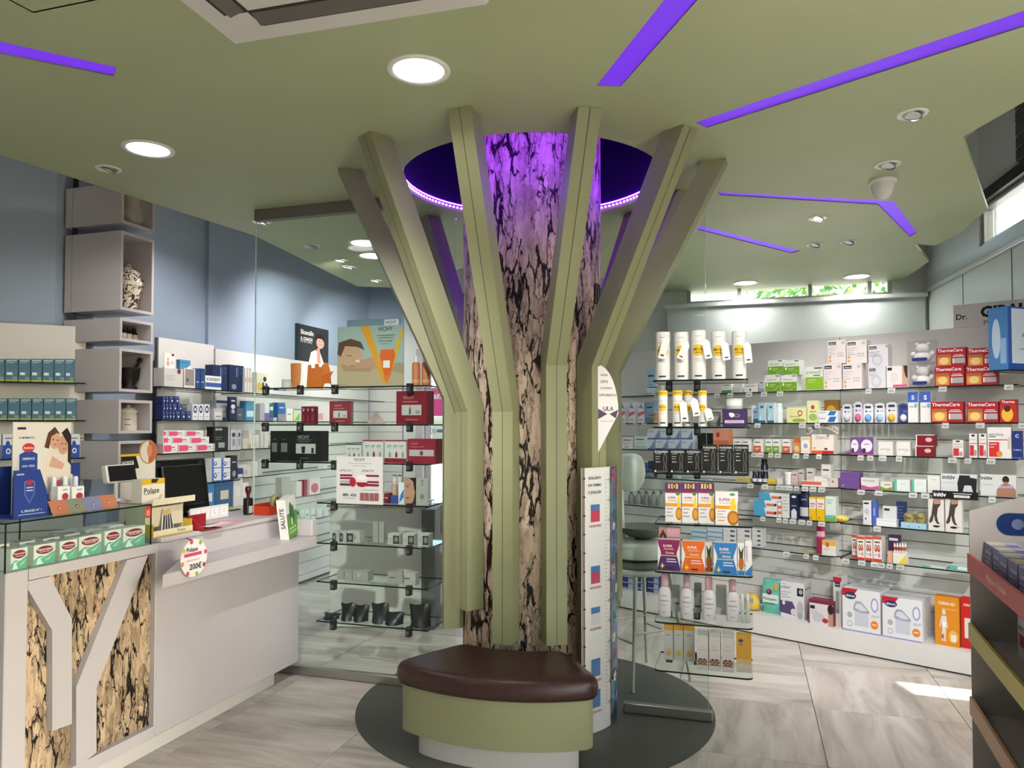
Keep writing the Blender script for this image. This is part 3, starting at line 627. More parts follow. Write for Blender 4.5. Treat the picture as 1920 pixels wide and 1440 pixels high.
# ================================================================== WALL SHELVING
DARKGAP = col('#3b3936', .7)
def slatwall(name, plane, a0, a1, ztop, zs0, pitch, nsl, parent=None, zbot=0.02, th=.016):
    """structure: dark backing, one plank per slat, plain board above"""
    r = struct(empty(name, (*plane.xy(a0), 0), plane.ang)); W_ = a1-a0
    m = MB(); m.box(0, W_, th-.006, th+.02, zbot, ztop-.002, DARKGAP); m.build('backing', r)
    m = MB(); m.box(0, W_, 0, th+.018, zs0+.002, ztop, SLAT); m.build('top_board', r)
    m = MB(); m.box(0, W_, 0, th, .0025, pitch-.0025, SLAT); s0 = m.build('slat', r); z = zs0-pitch; s0.location.z = z
    for k in range(1, nsl):
        z -= pitch
        if z < zbot: break
        s = s0.copy(); COL.objects.link(s); s.location.z = z; zl_ = z
    m = MB(); m.box(0, W_, 0, th, zbot, zl_-.0025, SLAT); m.build('bottom_board', r)
    return r
PITCH_S = 0.1118
# ---- angled partition
ja, _ = SW.hit(1577, 850); sa0, _ = SW.hit(1118, 850); sa1 = SW.hit(1936, 850)[0]
slatwall('wall_partition', SW, sa0, ja-.002, 2.124, 1.738, PITCH_S, 14, zbot=.15); slatwall('wall_partition_end', SW, ja+.002, sa1, 2.124, 1.738, PITCH_S, 14, zbot=.15)
m = MB(); m.box(sa0, sa1, -.30, .035, .012, .14, SLAT); m.box(sa0, sa1, -.285, .03, 0, .012, DARKGAP)
tag(m.build('shelf_plinth', None, (*SW.xy(0), 0), SW.ang), 'long white plinth under the angled slatwall shelves', 'plinth')
SH = {}
tagpx = {0: (1232, 1345, 1370, 1405, 1433, 1463, 1577, 1629, 1672, 1768, 1892), 1: (1170, 1192, 1208, 1421, 1505, 1533, 1773, 1838, 1917), 2: (1415, 1427, 1446, 1459, 1493, 1512, 1536, 1577, 1614, 1632, 1655, 1686, 1786, 1815, 1858),
         3: (1408, 1435, 1462, 1472, 1482, 1494, 1510, 1525, 1541, 1615, 1648, 1712, 1735, 1860), 4: (1431, 1461, 1473, 1487, 1504, 1518, 1541, 1566, 1645), 5: (1475, 1512, 1530, 1572, 1586, 1616, 1640, 1653, 1668, 1688)}
ORD2 = ['top', 'second', 'third', 'fourth', 'fifth', 'lowest']
for k, z in enumerate((1.738, 1.515, 1.304, 1.08, .85, .62)):
    SH[k] = Shelf(SWF, z); y = 797-(z-1.5)*260
    bl = SWF.hit(1152, y)[0]; b0 = SWF.hit(1574, y)[0]; b1 = SWF.hit(1908 if k < 4 else 1880, y)[0]
    tg = [(SWF.hit(p, y)[0], .045 if p % 3 else .036) for p in tagpx[k]]
    glass_shelf('glass_shelf', SWF, bl, b0-.012, z, .30, ORD2[k]+' clear shelf on the partition section behind the glass fin', chamfer=.06, tags=[t for t in tg if t[0] < b0-.07])
    glass_shelf('glass_shelf', SWF, b0+.004, b1, z, .30, ORD2[k]+' clear shelf on the partition section beyond the panel joint', tags=[t for t in tg if t[0] > b0+.02])
    for nm, p0, p1 in (('shelf_bracket', 1452, 1505), ('shelf_bracket', 1600, 1642)):
        pass
SH['base'] = Shelf(SWF, .14)
# ---- panel facing the counter
LWF = LW.off(.20); l1 = LW.hit(160, 700)[0]; z1 = LWF.hit(80, 716)[1]
slatwall('wall_left_slats', LW, l1-1.5, l1, LW.hit(100, 610)[1], z1, PITCH_S, 12); LS = {}
for k in range(4):
    LS[k] = Shelf(LWF, z1-k*2*PITCH_S, 'the box tower', True); a1 = LWF.hit(160, 716)[0]
    glass_shelf('glass_shelf', LWF, a1-1.3, a1, LS[k].z, .19, ORD2[k]+' clear shelf on the white panel behind the glass display case')
# ---- panels along the blue wall
W1F = W1.off(.20); W2F = W2.off(.25); zt = W1.hit(350, 640)[1]; zw = W1F.hit(380, 729)[1]
a0 = W1.hit(297, 700)[0]; a1 = W1.hit(398, 700)[0]
slatwall('wall_blue_slats', W1, a0, a1, zt, zw, PITCH_S, 16); c0 = W2.hit(404, 700)[0]; c1 = 2.45
slatwall('wall_blue_slats_far', W2, c0, c1, zt, zw, PITCH_S, 16)
slatwall('wall_back_slats', FW.off(.02), .03, .44, zt, zw, PITCH_S, 16)
m = MB(); m.box(a1, a1+.016, 0, .17, .02, zt, SLAT); struct(m.build('trim_8', None, (*W1.xy(0), 0), W1.ang))
A1, A2 = {}, {}
f0, f1 = W1F.hit(304, 780)[0], W1F.hit(452, 780)[0]; h0 = W2F.hit(462, 780)[0]; h1 = 2.35
for k in range(7):
    A1[k] = Shelf(W1F, zw-k*2*PITCH_S, 'the box tower'); A2[k] = Shelf(W2F, zw-k*2*PITCH_S, 'the box tower')
    on = (ORD+['x'])[k]
    if k < 5: glass_shelf('glass_shelf', W1F, f0, f1, A1[k].z, .19, on+' clear shelf along the blue wall nearer the box tower')
    glass_shelf('glass_shelf', W2F, h0, h1, A2[k].z, .24, on+' clear shelf along the blue wall deeper behind the screen')
# ---- tower of box niches
TF = Plane((-2.374, 4.5), DS); t0 = TF.hit(225, 600)[0]; t1 = TF.hit(287.5, 600)[0]; TD = .44
def niche(y0, y1, label, open_=True):
    za = TF.hit(225, y1)[1]; zb = TF.hit(225, y0)[1] if y0 else 2.98; W_ = t1-t0; H_ = zb-za; th = .018
    r = empty('box_niche', (*TF.xy(t0), za), TF.ang); tag(r, label, 'wall box')
    m = MB()
    for x0, x1, z0, z1_ in ((0, W_, 0, th), (0, W_, H_-th, H_), (0, th, th, H_-th), (W_-th, W_, th, H_-th)): m.box(x0, x1, 0, TD, z0, z1_, WHITE)
    m.build('box_shell', r); m = MB(); m.box(th, W_-th, TD-.02, TD, th, H_-th, WHITE); m.build('box_back', r); return za+th
NZ = [niche(None, 416, 'white box niche under the ceiling with a glazed grey vase'), niche(431, 580, 'tall white box niche holding the painted majolica jar'), niche(595, 638, 'flat white box niche holding small brown bottles'),
      niche(652, 734, 'square white box niche holding a dark mortar'), niche(749, 813, 'square white box niche holding a lidded ceramic jar'), niche(827, 900, 'lowest white box niche behind the round-topped advertising card')]
def in_niche(px, k, back): p = TF.off(-back); a, _ = p.hit(px, 600); return (*p.xy(a), NZ[k])
m = MB(); m.lathe([(.05, 0), (.085, .05), (.09, .1), (.06, .15), (.052, .18), (.085, .23), (.088, .28), (.06, .32), (.05, .33)], noisy('grey_glaze', '#a7a49c', '#b9b6ae', 6, .2), 28)
tag(m.build('glazed_vase', None, in_niche(243, 0, .16)), 'glossy grey ceramic vase in the niche under the ceiling', 'vase')
def majolica():
    m, t, b = new_mat('majolica_glaze'); N, L = t.nodes, t.links; tc = N.new('ShaderNodeTexCoord'); v = N.new('ShaderNodeTexNoise'); v.inputs['Scale'].default_value = 22; v.inputs['Detail'].default_value = 2; v.inputs['Distortion'].default_value = 2.5
    r = N.new('ShaderNodeValToRGB'); e = r.color_ramp.elements; e[0].position = .44; e[0].color = (*lin('#4a2f26'), 1); e[1].position = .5; e[1].color = (*lin('#d8cfbf'), 1)
    L.new(tc.outputs['Object'], v.inputs['Vector']); L.new(v.outputs[0], r.inputs[0]); L.new(r.outputs[0], b.inputs['Base Color']); b.inputs['Roughness'].default_value = .18; return m
m = MB(); m.lathe([(.05, 0), (.055, .02), (.075, .10), (.092, .17), (.09, .20), (.07, .235)], majolica(), 28); jar = m.build('majolica_jar', None, in_niche(240, 1, .14)); tag(jar, 'painted majolica jar with brown ornament in the tall niche', 'jar')
m = MB(); m.lathe([(.0925, .165), (.0915, .19)], col('#ddd5c4', .2), 28, cap=False)
for k in range(7):
    g = text_geo('SYALVES'[k]); a = -2.35+k*.2; T = Matrix.Translation((math.cos(a)*.0935, math.sin(a)*.0935, .177)) @ Matrix.Rotation(a+math.pi/2, 4, 'Z') @ Matrix.Rotation(math.pi/2, 4, 'X')
    m.add([(x*.016, y*.016, 0) for x, y in g[0]], g[1], '#43302a', M=T)
m.build('name_band', jar); m = MB(); m.lathe([(.074, .235), (.078, .245), (.05, .27), (.02, .29), (.012, .31), (.004, .315)], majolica(), 24); m.build('lid', jar)
BROWN = col('#2a1510', .15)
for k, px in enumerate((231, 241, 252, 263)):
    m = MB(); m.lathe([(.019, 0), (.021, .01), (.021, .052), (.012, .064), (.009, .068)], BROWN, 16); b_ = m.build('apothecary_bottle', None, in_niche(px, 2, .10+.01*k))
    m = MB(); m.lathe([(.011, .068), (.011, .088)], col('#151212', .4), 12); m.build('cap', b_)
    if k < 3: m = MB(); m.lathe([(.0216, .014), (.0216, .044)], col('#d9d4ca', .6), 16, cap=False); m.build('paper_label', b_); tag(b_, 'small brown apothecary bottle with a paper label in the flat niche', 'bottle', 'apothecary bottles in the flat niche')
    else: tag(b_, 'small brown apothecary bottle without label in the flat niche', 'bottle')
IRON = col('#1a1615', .45, .3)
m = MB(); m.lathe([(.05, 0), (.052, .015), (.035, .03), (.06, .07), (.066, .13), (.070, .14), (.058, .135), (.03, .05)], IRON, 24, cap=False); mo = m.build('mortar', None, in_niche(243, 3, .13)); tag(mo, 'dark iron mortar with its pestle in a square niche', 'mortar')
m = MB(); m.tube([(0, 0, .06), (.06, .02, .19)], .008, IRON, 8); m.tube([(.056, .019, .18), (.066, .022, .205)], .015, IRON, 8); m.build('pestle', mo)
CER = col('#d9d3c8', .25)
m = MB(); m.lathe([(.05, 0), (.053, .01), (.052, .095), (.046, .108)], CER, 24); j = m.build('ceramic_jar', None, in_niche(243, 4, .12)); tag(j, 'cream lidded ceramic pharmacy jar in a square niche', 'jar')
m = MB(); m.lathe([(.048, .108), (.055, .118), (.054, .13), (.03, .142), (.012, .146), (.012, .158), (.004, .162)], CER, 24); m.build('lid', j)
m = MB(); T = Matrix.Rotation(-1.15, 4, 'Z'); m.add([tuple(T @ Vector((.0, 0, 0))) for _ in range(1)], [], CER)
for k in range(12):
    a = -1.15-.35+.7*k/12; b = a+.7/12
    for z in (.034, .068): m.add([(math.cos(q)*.0536, math.sin(q)*.0536, zz) for q, zz in ((a, z), (b, z), (b, z+.004), (a, z+.004))], [(0, 1, 2, 3)], '#3a302b')
m.build('label_ring', j)
# ================================================================== STANDING THINGS
# height chart panel leaning round the column
HC = Plane((0.345, 3.61), (0.205, 0.27)); HW = .33; ch = empty('height_chart', (*HC.xy(0), .006), HC.ang); tag(ch, 'tall white and blue growth chart panel standing against the column', 'height chart')
def bend(x): return -.035*math.sin(math.pi*x/HW)
HZ = 1.285; segs = 10
m = MB(); xs = [HW*k/segs for k in range(segs+1)]
m.add([(x, bend(x), 0) for x in xs]+[(x, bend(x), HZ) for x in xs]+[(x, bend(x)+.012, 0) for x in xs]+[(x, bend(x)+.012, HZ) for x in xs],
      [(k, k+1, segs+2+k, segs+1+k) for k in range(segs)]+[(3*(segs+1)+k, 3*(segs+1)+k+1, 2*(segs+1)+k+1, 2*(segs+1)+k) for k in range(segs)]+[(segs+1+k, segs+2+k, 3*(segs+1)+k+1, 3*(segs+1)+k) for k in range(segs)], '#e4e2e0')
m.build('panel', ch)
def strip(m, x0, x1, z0, z1, c, e=.0012):
    n = max(1, int((x1-x0)/.02)); q = [x0+(x1-x0)*k/n for k in range(n+1)]
    m.add([(x, bend(x)-e, z0) for x in q]+[(x, bend(x)-e, z1) for x in q], [(k, k+1, n+2+k, n+1+k) for k in range(n)], c)
def chart_txt(m, s, x, z, wd, c, bold=0.0):
    g = text_geo(s, bold); k = wd/g[2]; m.add([(x+a*k, bend(x+a*k)-.0022, z+b*k) for a, b in g[0]], g[1], c)
m = MB()
for z, s in ((1.235, 'SOLLIEVO'), (1.20, 'DA FEBBRE'), (1.165, 'E DOLORI')): chart_txt(m, s, .072, z, .085, '#222226', .01)
for k in range(56):
    z = .12+k*.02; strip(m, .150, .150+(.026 if k % 5 == 0 else .014), z, z+.002, '#55565a')
    if k % 5 == 0: chart_txt(m, str(30+k*2), .186, z, .02, '#3a3a40')
for z, c in ((1.02, '#c9445c'), (.72, '#b84a62'), (.52, '#d8d4d2'), (.27, '#5f7fb4'), (.12, '#5f7fb4')):
    strip(m, .045, .105, z, z+.055, c); strip(m, .045, .105, z+.055, z+.085, '#4d78b0'); chart_txt(m, 'NUROFEN', .075, z-.02, .075, '#a33a56', .01)
strip(m, .001, .006, 0, HZ, '#7a3b34', .002); strip(m, .198, .203, 0, HZ, '#7a3b34', .002)
for k in range(14): strip(m, -.004, .01, .06+k*.09, .068+k*.09, '#4a2b26', .003); strip(m, .194, .207, .03+k*.09, .037+k*.09, '#4a2b26', .003)
m.build('ruler_print', ch)
def forest():
    m, t, b = new_mat('forest_print'); N, L = t.nodes, t.links; tc = N.new('ShaderNodeTexCoord'); v = N.new('ShaderNodeTexVoronoi'); v.inputs['Scale'].default_value = 16
    r = N.new('ShaderNodeValToRGB'); e = r.color_ramp.elements; e[0].position = 0; e[0].color = (*lin('#1f3350'), 1); e[1].position = 1; e[1].color = (*lin('#7fa6b4'), 1)
    for p, c in ((.3, '#37587c'), (.55, '#3f7d8c'), (.75, '#56639a')): x = e.new(p); x.color = (*lin(c), 1)
    sp = N.new('ShaderNodeSeparateColor'); L.new(tc.outputs['Object'], v.inputs['Vector']); L.new(v.outputs['Color'], sp.inputs[0]); L.new(sp.outputs[0], r.inputs[0]); L.new(r.outputs[0], b.inputs['Base Color']); b.inputs['Roughness'].default_value = .25; return m
m = MB(); strip(m, .204, HW, 0, HZ, forest(), .001)
def flower(x, z, r, c, cc):
    for k in range(5):
        a = 2*math.pi*k/5; q = [(x+r*.62*math.cos(a)+r*.45*math.cos(2*math.pi*i/8), z+r*.62*math.sin(a)+r*.45*math.sin(2*math.pi*i/8)) for i in range(8)]
        m.add([(px_, bend(px_)-.0018, pz) for px_, pz in q], [tuple(range(8))], c)
    q = [(x+r*.35*math.cos(2*math.pi*i/8), z+r*.35*math.sin(2*math.pi*i/8)) for i in range(8)]; m.add([(px_, bend(px_)-.0024, pz) for px_, pz in q], [tuple(range(8))], cc)
for x, z, r, c in ((.26, 1.24, .04, '#c9527a'), (.29, 1.16, .03, '#a8385c'), (.255, .98, .022, '#e4e0d6'), (.3, .86, .028, '#8f86c0'), (.25, .76, .03, '#d9a9ae'), (.3, .66, .026, '#dfe3e6'), (.27, .52, .03, '#5f8f9c'), (.25, .42, .026, '#e8e6e0'), (.3, .33, .03, '#a9667c'), (.265, .22, .026, '#f0eee8'), (.3, .12, .024, '#6f7fc0')): flower(x, z, r, c, '#d88a5a' if r < .028 else '#3c4a66')
m.build('forest_print', ch)
# half-round paper sign hung on a branch post
PS = Plane((0.452, 3.72), (0.84, 0.30)); ps = empty('paper_sign', (0, 0, 0)); a0, zt_ = PS.hit(1121, 684); a1, zb_ = PS.hit(1160, 848); zc = PS.hit(1140, 775)[1]
pts = [(a0, zb_), (a0, zt_)]+[(a0+(a1-a0)*math.sin(math.pi/2*k/8), zc+(zt_-zc)*math.cos(math.pi/2*k/8)) for k in range(1, 9)]
m = MB(); n_ = len(pts); m.add([(a, 0, z) for a, z in pts]+[(a, .002, z) for a, z in pts], [tuple(reversed(range(n_))), tuple(range(n_, 2*n_))]+[(k, (k+1) % n_, n_+(k+1) % n_, n_+k) for k in range(n_)], '#e9e4e6')
bpy.data.objects.remove(ps)
W_, H_ = a1-a0, zt_-zb_
pr = [('t', 'ANSIA', .30, .885, .36, '#34303a', .01), ('t', 'LIEVE', .30, .81, .36, '#34303a', .01), ('t', 'E SONNO', .40, .735, .55, '#34303a', .01), ('t', 'DISTURBATO?', .48, .655, .84, '#34303a', .01), ('p', [(0, .5), (0, .38), (.45, .44)], '#4b2f55'), ('p', [(.98, .49), (.86, .39), (.55, .44)], '#4b2f55'), ('t', 'ULA', .5, .50, .5, '#34303a', .01), ('t', 'sonno e relax', .42, .36, .6, '#8a7f90')]
put_print(m, pr, W_, H_, 0, x0=a0, z0=zb_, e=.0006)
tag(m.build('paper_sign', None, (*PS.xy(0), 0), PS.ang), 'half-round white paper sign hung on a branch post above the chart', 'sign')
# scale on a stool behind the glass fin
SCR = col('#d3d8d2', .3)
def floor_pt(px, py): return onz(px, py, 0.0)
l1_, l2_, l3_ = floor_pt(1187, 1300), floor_pt(1212, 1242), floor_pt(1294, 1278); l4_ = l1_+l2_-l3_; cst = (l1_+l2_)/2; zst = .655
st = empty('stool', (cst.x, cst.y, 0)); tag(st, 'white thin-legged metal stool carrying the weighing device', 'stool'); LEGM = col('#b9bdb8', .35, .3)
tops = []
for L_ in (l1_, l3_, l2_, l4_):
    d_ = Vector((L_.x-cst.x, L_.y-cst.y, 0)); tp = d_*.60; tops.append((d_, tp)); m = MB(); z0_ = .006 if Vector((L_.x-.119, L_.y-4.05)).length < .95 else .001
    m.tube([(d_.x, d_.y, z0_), (d_.x, d_.y, .02)], .011, LEGM, 10); m.tube([(d_.x, d_.y, .02), (tp.x, tp.y, zst-.03)], .008, LEGM, 10, r2=.013); m.build('leg', st)
for i, j in ((0, 1), (1, 2), (2, 3), (3, 0)):
    f_ = lambda q, z: (q[0]+(q[1]-q[0])*(z/zst)); z = .26 if i % 2 else .31; a = f_(tops[i], z); b = f_(tops[j], z); m = MB(); m.tube([(a.x, a.y, z), (b.x, b.y, z)], .007, LEGM, 8); m.build('rung', st)
m = MB(); m.lathe([(.02, zst-.045), (.175, zst-.03), (.19, zst-.02), (.19, zst)], SCR, 36); m.build('seat', st)
sc_ = empty('weighing_scale', (cst.x, cst.y, zst+.0005)); tag(sc_, 'white device with tall head and grey tray on the stool', 'scale')
m = MB(); m.lathe([(.135, 0), (.15, .01), (.15, .045)], col('#6d706c', .35), 36); m.build('skirt', sc_); m = MB(); m.lathe([(.155, .045), (.158, .06)], col('#141414', .4), 36); m.build('rubber_band', sc_)
m = MB(); m.lathe([(.155, .06), (.165, .075), (.165, .13), (.15, .155), (.09, .165)], SCR, 36); m.build('base_housing', sc_)
hx, hy = -.085, 0.0
m = MB(); m.tube([(hx-.02, hy, .10), (hx-.03, hy, .26), (hx-.03, hy, .47)], .028, SCR, 14, r2=.022); m.build('column', sc_)
T = Matrix.Translation((hx+.025, hy, .555)) @ Matrix.Diagonal((1, .45, 1, 1)); m = MB(); m.lathe([(.02, -.11), (.06, -.095), (.088, -.05), (.098, .0), (.092, .06), (.075, .10), (.04, .118), (.01, .12)], SCR, 28, T); m.build('head', sc_)
m = MB(); m.lathe([(.05, .172), (.09, .18), (.155, .225), (.165, .24), (.158, .24), (.09, .19), (.02, .18)], col('#72756f', .18, .3), 32, Matrix.Translation((.02, 0, 0)), cap=False); m.build('tray', sc_)
m = MB(); m.tube([(.02, 0, .16), (.02, 0, .19)], .05, col('#4a4c49', .4), 16); m.build('pivot', sc_)
# white cabinet behind the screen, with grey side
cb0 = onz(617, 1176, 0); cb1 = onz(791, 1179, 0); CB = Plane((cb0.x, cb0.y), (cb1.x-cb0.x, cb1.y-cb0.y)); W_ = (Vector((cb1.x, cb1.y))-Vector((cb0.x, cb0.y))).length; zc = CB.hit(700, 951)[1]
cab = empty('low_cabinet', (*CB.xy(0), 0), CB.ang); tag(cab, 'low white cabinet with grey side standing behind the glass shelves', 'cabinet')
m = MB(); m.bbox(0, W_, 0, .42, .004, zc, noisy('cabinet_white', '#eceae5', '#f0eeea', 2, .45), .004); m.build('body', cab); m = MB(); m.bbox(W_, W_+.10, -.03, .42, .002, zc-.01, noisy('cabinet_grey', '#6f706e', '#787977', 2, .5), .003); m.build('side_panel', cab); m = MB(); m.bbox(-.02, W_+.02, -.02, .44, zc, zc+.02, WHITE, .004); m.build('top', cab)
LPn = CB.off(-.03); aa = W_+.13; pn = empty('leaf_panel', (*LPn.xy(aa), 0), CB.ang); tag(pn, 'white upright panel engraved with a leaf outline beside the low cabinet', 'panel')
m = MB(); m.bbox(0, .16, 0, .05, .002, zc+.02, WHITE, .004); m.build('board', pn); m = MB()
def leafline(pts):
    for (x0, z0), (x1, z1) in zip(pts, pts[1:]):
        d_ = Vector((x1-x0, z1-z0)).normalized(); nn = Vector((-d_.y, d_.x))*.0016; m.add([(x0-nn.x, -.001, z0-nn.y), (x0+nn.x, -.001, z0+nn.y), (x1+nn.x, -.001, z1+nn.y), (x1-nn.x, -.001, z1-nn.y)], [(0, 1, 2, 3), (3, 2, 1, 0)], '#5b5a55')
for s_ in (-1, 1): leafline([(.06, .66), (.06+s_*.022, .74), (.06, .84)]); leafline([(.06, .66), (.06+s_*.05, .70), (.06+s_*.055, .76), (.06+s_*.02, .71), (.06, .66)])
m.build('leaf_outline', pn)
# cardboard floor display
DP = Plane((1.898, 3.10), (-0.36, -0.93)); dsp = empty('cardboard_display', (*DP.xy(0), 0), DP.ang); tag(dsp, 'grey cardboard floor display with red, yellow and tan shelf lips', 'display stand')
CARD = noisy('grey_card', '#a09996', '#a8a19e', 4, .6); DW, DD = 1.15, .40
dz = [DP.hit(1812, y)[1] for y in (1062, 1187, 1318)]; lh = .065; zh = DP.hit(1815, 958)[1]
m = MB(); m.add([(0, 0, .001), (0, DD, .001), (0, DD, zh+.14), (0, 0, zh), (.012, 0, .001), (.012, DD, .001), (.012, DD, zh+.14), (.012, 0, zh)], [(0, 3, 2, 1), (4, 5, 6, 7), (0, 4, 7, 3), (3, 7, 6, 2), (0, 1, 5, 4), (1, 2, 6, 5)], CARD); m.build('side_panel', dsp)
m = MB(); m.box(.012, DW, DD-.012, DD, .001, zh+.16, CARD); m.build('back_panel', dsp); m = MB(); m.box(DW, DW+.012, 0, DD, .001, zh, CARD); m.build('side_panel', dsp)
m = MB(); n_ = 20; T = Matrix.Translation((.013, .27, zh-.03)); 
pts = [(.09+.045*math.cos(a), .045*math.sin(a)) for a in [-math.pi/2+math.pi*k/10 for k in range(11)]]+[(-.09+.045*math.cos(a), .045*math.sin(a)) for a in [math.pi/2+math.pi*k/10 for k in range(11)]]
m.add([(.0145, .23+y, zh-.045+z) for y, z in pts], [tuple(range(22)), tuple(reversed(range(22)))], '#2b4587'); m.add([(.0155, .17+.022*math.cos(2*math.pi*k/14), zh-.045+.022*math.sin(2*math.pi*k/14)) for k in range(14)], [tuple(range(14)), tuple(reversed(range(14)))], '#7d8bb0'); m.build('badge', dsp)
for z, c, t_, tc_ in ((dz[0], '#b04a44', 'Magnesio e Potassio', '#e2b7b2'), (dz[1], '#a89a3c', None, None), (dz[2], '#b08a6c', None, None)):
    m = MB(); m.box(.012, DW, .004, DD-.012, z-.006, z, CARD); m.build('shelf_board', dsp); m = MB(); m.box(0, DW+.01, -.008, .003, z-.008, z+lh, c)
    if t_: put_print(m, [('t', t_, .42, .5, .38, tc_, .01)], DW, lh, -.008, x0=0, z0=z-.004)
    put_print(m, [('e', .93, .45, .018, .33, '#d8d5d0')], DW, lh, -.008, x0=0, z0=z-.004)
    m.build('shelf_lip', dsp)
m = MB(); m.box(.012, DW, 0, DD-.012, .001, .05, CARD); m.build('bottom_board', dsp)
# ---- lettering plate on top of the partition
PT = SW.off(0.0); a0, _ = PT.hit(1788, 600); zp = 2.1242; m = MB(); m.box(0, .62, -.004, .004, 0, .145, '#d3cfcd'); put_print(m, [('t', 'Dr.', .075, .46, .10, '#101010', .02), ('t', 'GIBAUD', .51, .60, .76, '#101010', .05), ('t', 'PUNTO VENDITA', .53, .13, .52, '#4b4a4a')], .62, .145, -.004, x0=0, e=.0008)
tag(m.build('shelf_sign', None, (*PT.xy(a0), zp), PT.ang), 'grey plate with heavy black lettering standing on top of the partition', 'sign')
# ================================================================== PRODUCTS
_PM = {}
def dims(sh, x0, x1, yt, inset, on, yb=None):
    pl = sh.plane.off(-inset); ym = yt+8
    a0, _ = pl.hit(x0, ym); a1, _ = pl.hit(x1, ym); zb = sh.z+.0006 if on is None else on['ztop']+.0006
    zt = pl.hit((x0+x1)/2, yt)[1]
    return pl, (a0+a1)/2, abs(a1-a0), zb, max(zt-zb, .006)
def put(me_or_obj, pl, a, zb, yaw=0.0):
    o = me_or_obj; o.location = (*pl.xy(a), zb); o.rotation_euler = (0, 0, pl.ang+yaw); return o
def fin(o, label, cat, group, zt, parts=()):
    tag(o, label, cat, group); o['ztop'] = zt; return o
def box(sh, x0, x1, yt, name, label, base, pr=(), d=.06, inset=.012, on=None, group=None, cat='box', side=None, top=None, sp=(), yaw=0.0, gap=.0008, tp=()):
    """carton: pr = print on the front, sp = print on its right side"""
    pl, a, W, zb, Hh = dims(sh, x0, x1, yt, inset, on); W -= 2*gap
    m = MB(); s = base if side is None else side
    m.box(-W/2, W/2, 0, d, 0, Hh, s); put_print(m, [('r', 0, 0, 1, 1, base)]+list(pr), W, Hh, 0)
    if top: m.add([(-W/2, 0, Hh+.0003), (W/2, 0, Hh+.0003), (W/2, d, Hh+.0003), (-W/2, d, Hh+.0003)], [(0, 1, 2, 3)], top)
    if sp: put_print(m, sp, d, Hh, 0, x0=0, M=Matrix.Translation((W/2, 0, 0)) @ Matrix.Rotation(math.pi/2, 4, 'Z'))
    # closing flap seam on the top
    m.add([(-W/2, d*.48, Hh+.0004), (W/2, d*.48, Hh+.0004), (W/2, d*.52, Hh+.0004), (-W/2, d*.52, Hh+.0004)], [(0, 1, 2, 3)], '#6f6c68')
    o = put(m.build(name), pl, a, zb, yaw); return fin(o, label, cat, group, zb+Hh)
NTH = 'first second third fourth fifth sixth seventh eighth ninth'.split()
def nth(label, i, n, sh):
    return label+', '+NTH[n-1-i if sh.rev else i]+' from '+sh.ref
def boxes(sh, xs, yt, name, label, base, pr=(), group=None, **k):
    return [box(sh, x0, x1, yt, name, nth(label, i, len(xs), sh), base, pr, group=group or name.replace('_', ' ')+' in a row: '+label.split(' ')[0], **k) for i, (x0, x1) in enumerate(xs)]
def lines(n=3, x0=.12, x1=.7, y=.35, c='#8d8f94', st=.09, h=.022):
    return [('r', x0, y-k*st, x1-(.12 if k % 2 else 0), y-k*st+h, c) for k in range(n)]
def tube_p(sh, x0, x1, yt, name, label, body, cap, capf=.12, band=None, pr=(), inset=.03, group=None, on=None, cat='tube', capc=None, n=24, lab=None):
    pl, a, W, zb, Hh = dims(sh, x0, x1, yt, inset, on); r = W/2
    t = empty(name); put(t, pl, a, zb); t.location = (*pl.xy(a, -r), zb); fin(t, label, cat, group, zb+Hh)
    m = MB(); m.lathe([(r*1.02, Hh*(1-capf)), (r*1.02, Hh-.003), (r*.97, Hh)], cap, n); m.build('cap', t)
    def arcq(z0, z1, ang, c, e=.0006, rnd=False):
        vs_ = []; K = 10
        for k in range(K+1):
            q = -math.pi/2-ang+2*ang*k/K; hz = 1.0 if not rnd else math.sqrt(max(0, 1-(2*k/K-1)**2)); zm = (z0+z1)/2; hh = (z1-z0)/2*hz
            vs_ += [((r+e)*math.cos(q), (r+e)*math.sin(q), zm-hh), ((r+e)*math.cos(q), (r+e)*math.sin(q), zm+hh)]
        m.add(vs_, [(2*k, 2*k+2, 2*k+3, 2*k+1) for k in range(K)], c)
    m = MB(); m.lathe([(r*.97, 0), (r, .003), (r, Hh*(1-capf))], body, n)
    for p in pr:
        if p[0] == 'c': hz = p[2]; arcq(Hh*p[1]-hz*r, Hh*p[1]+hz*r, p[2], p[3], .0006, True)
        elif p[0] == 'b': arcq(Hh*p[1], Hh*p[2], p[3], p[4], .0008)
        elif p[0] == 't':
            g = text_geo(p[1], .015); k_ = 2*r*p[3]/g[2]
            m.add([((r+.0012)*math.sin(x*k_/r), -(r+.0012)*math.cos(x*k_/r), Hh*p[2]+y*k_) for x, y in g[0]], g[1], p[4])
    m.build('tube_body', t)
    return t
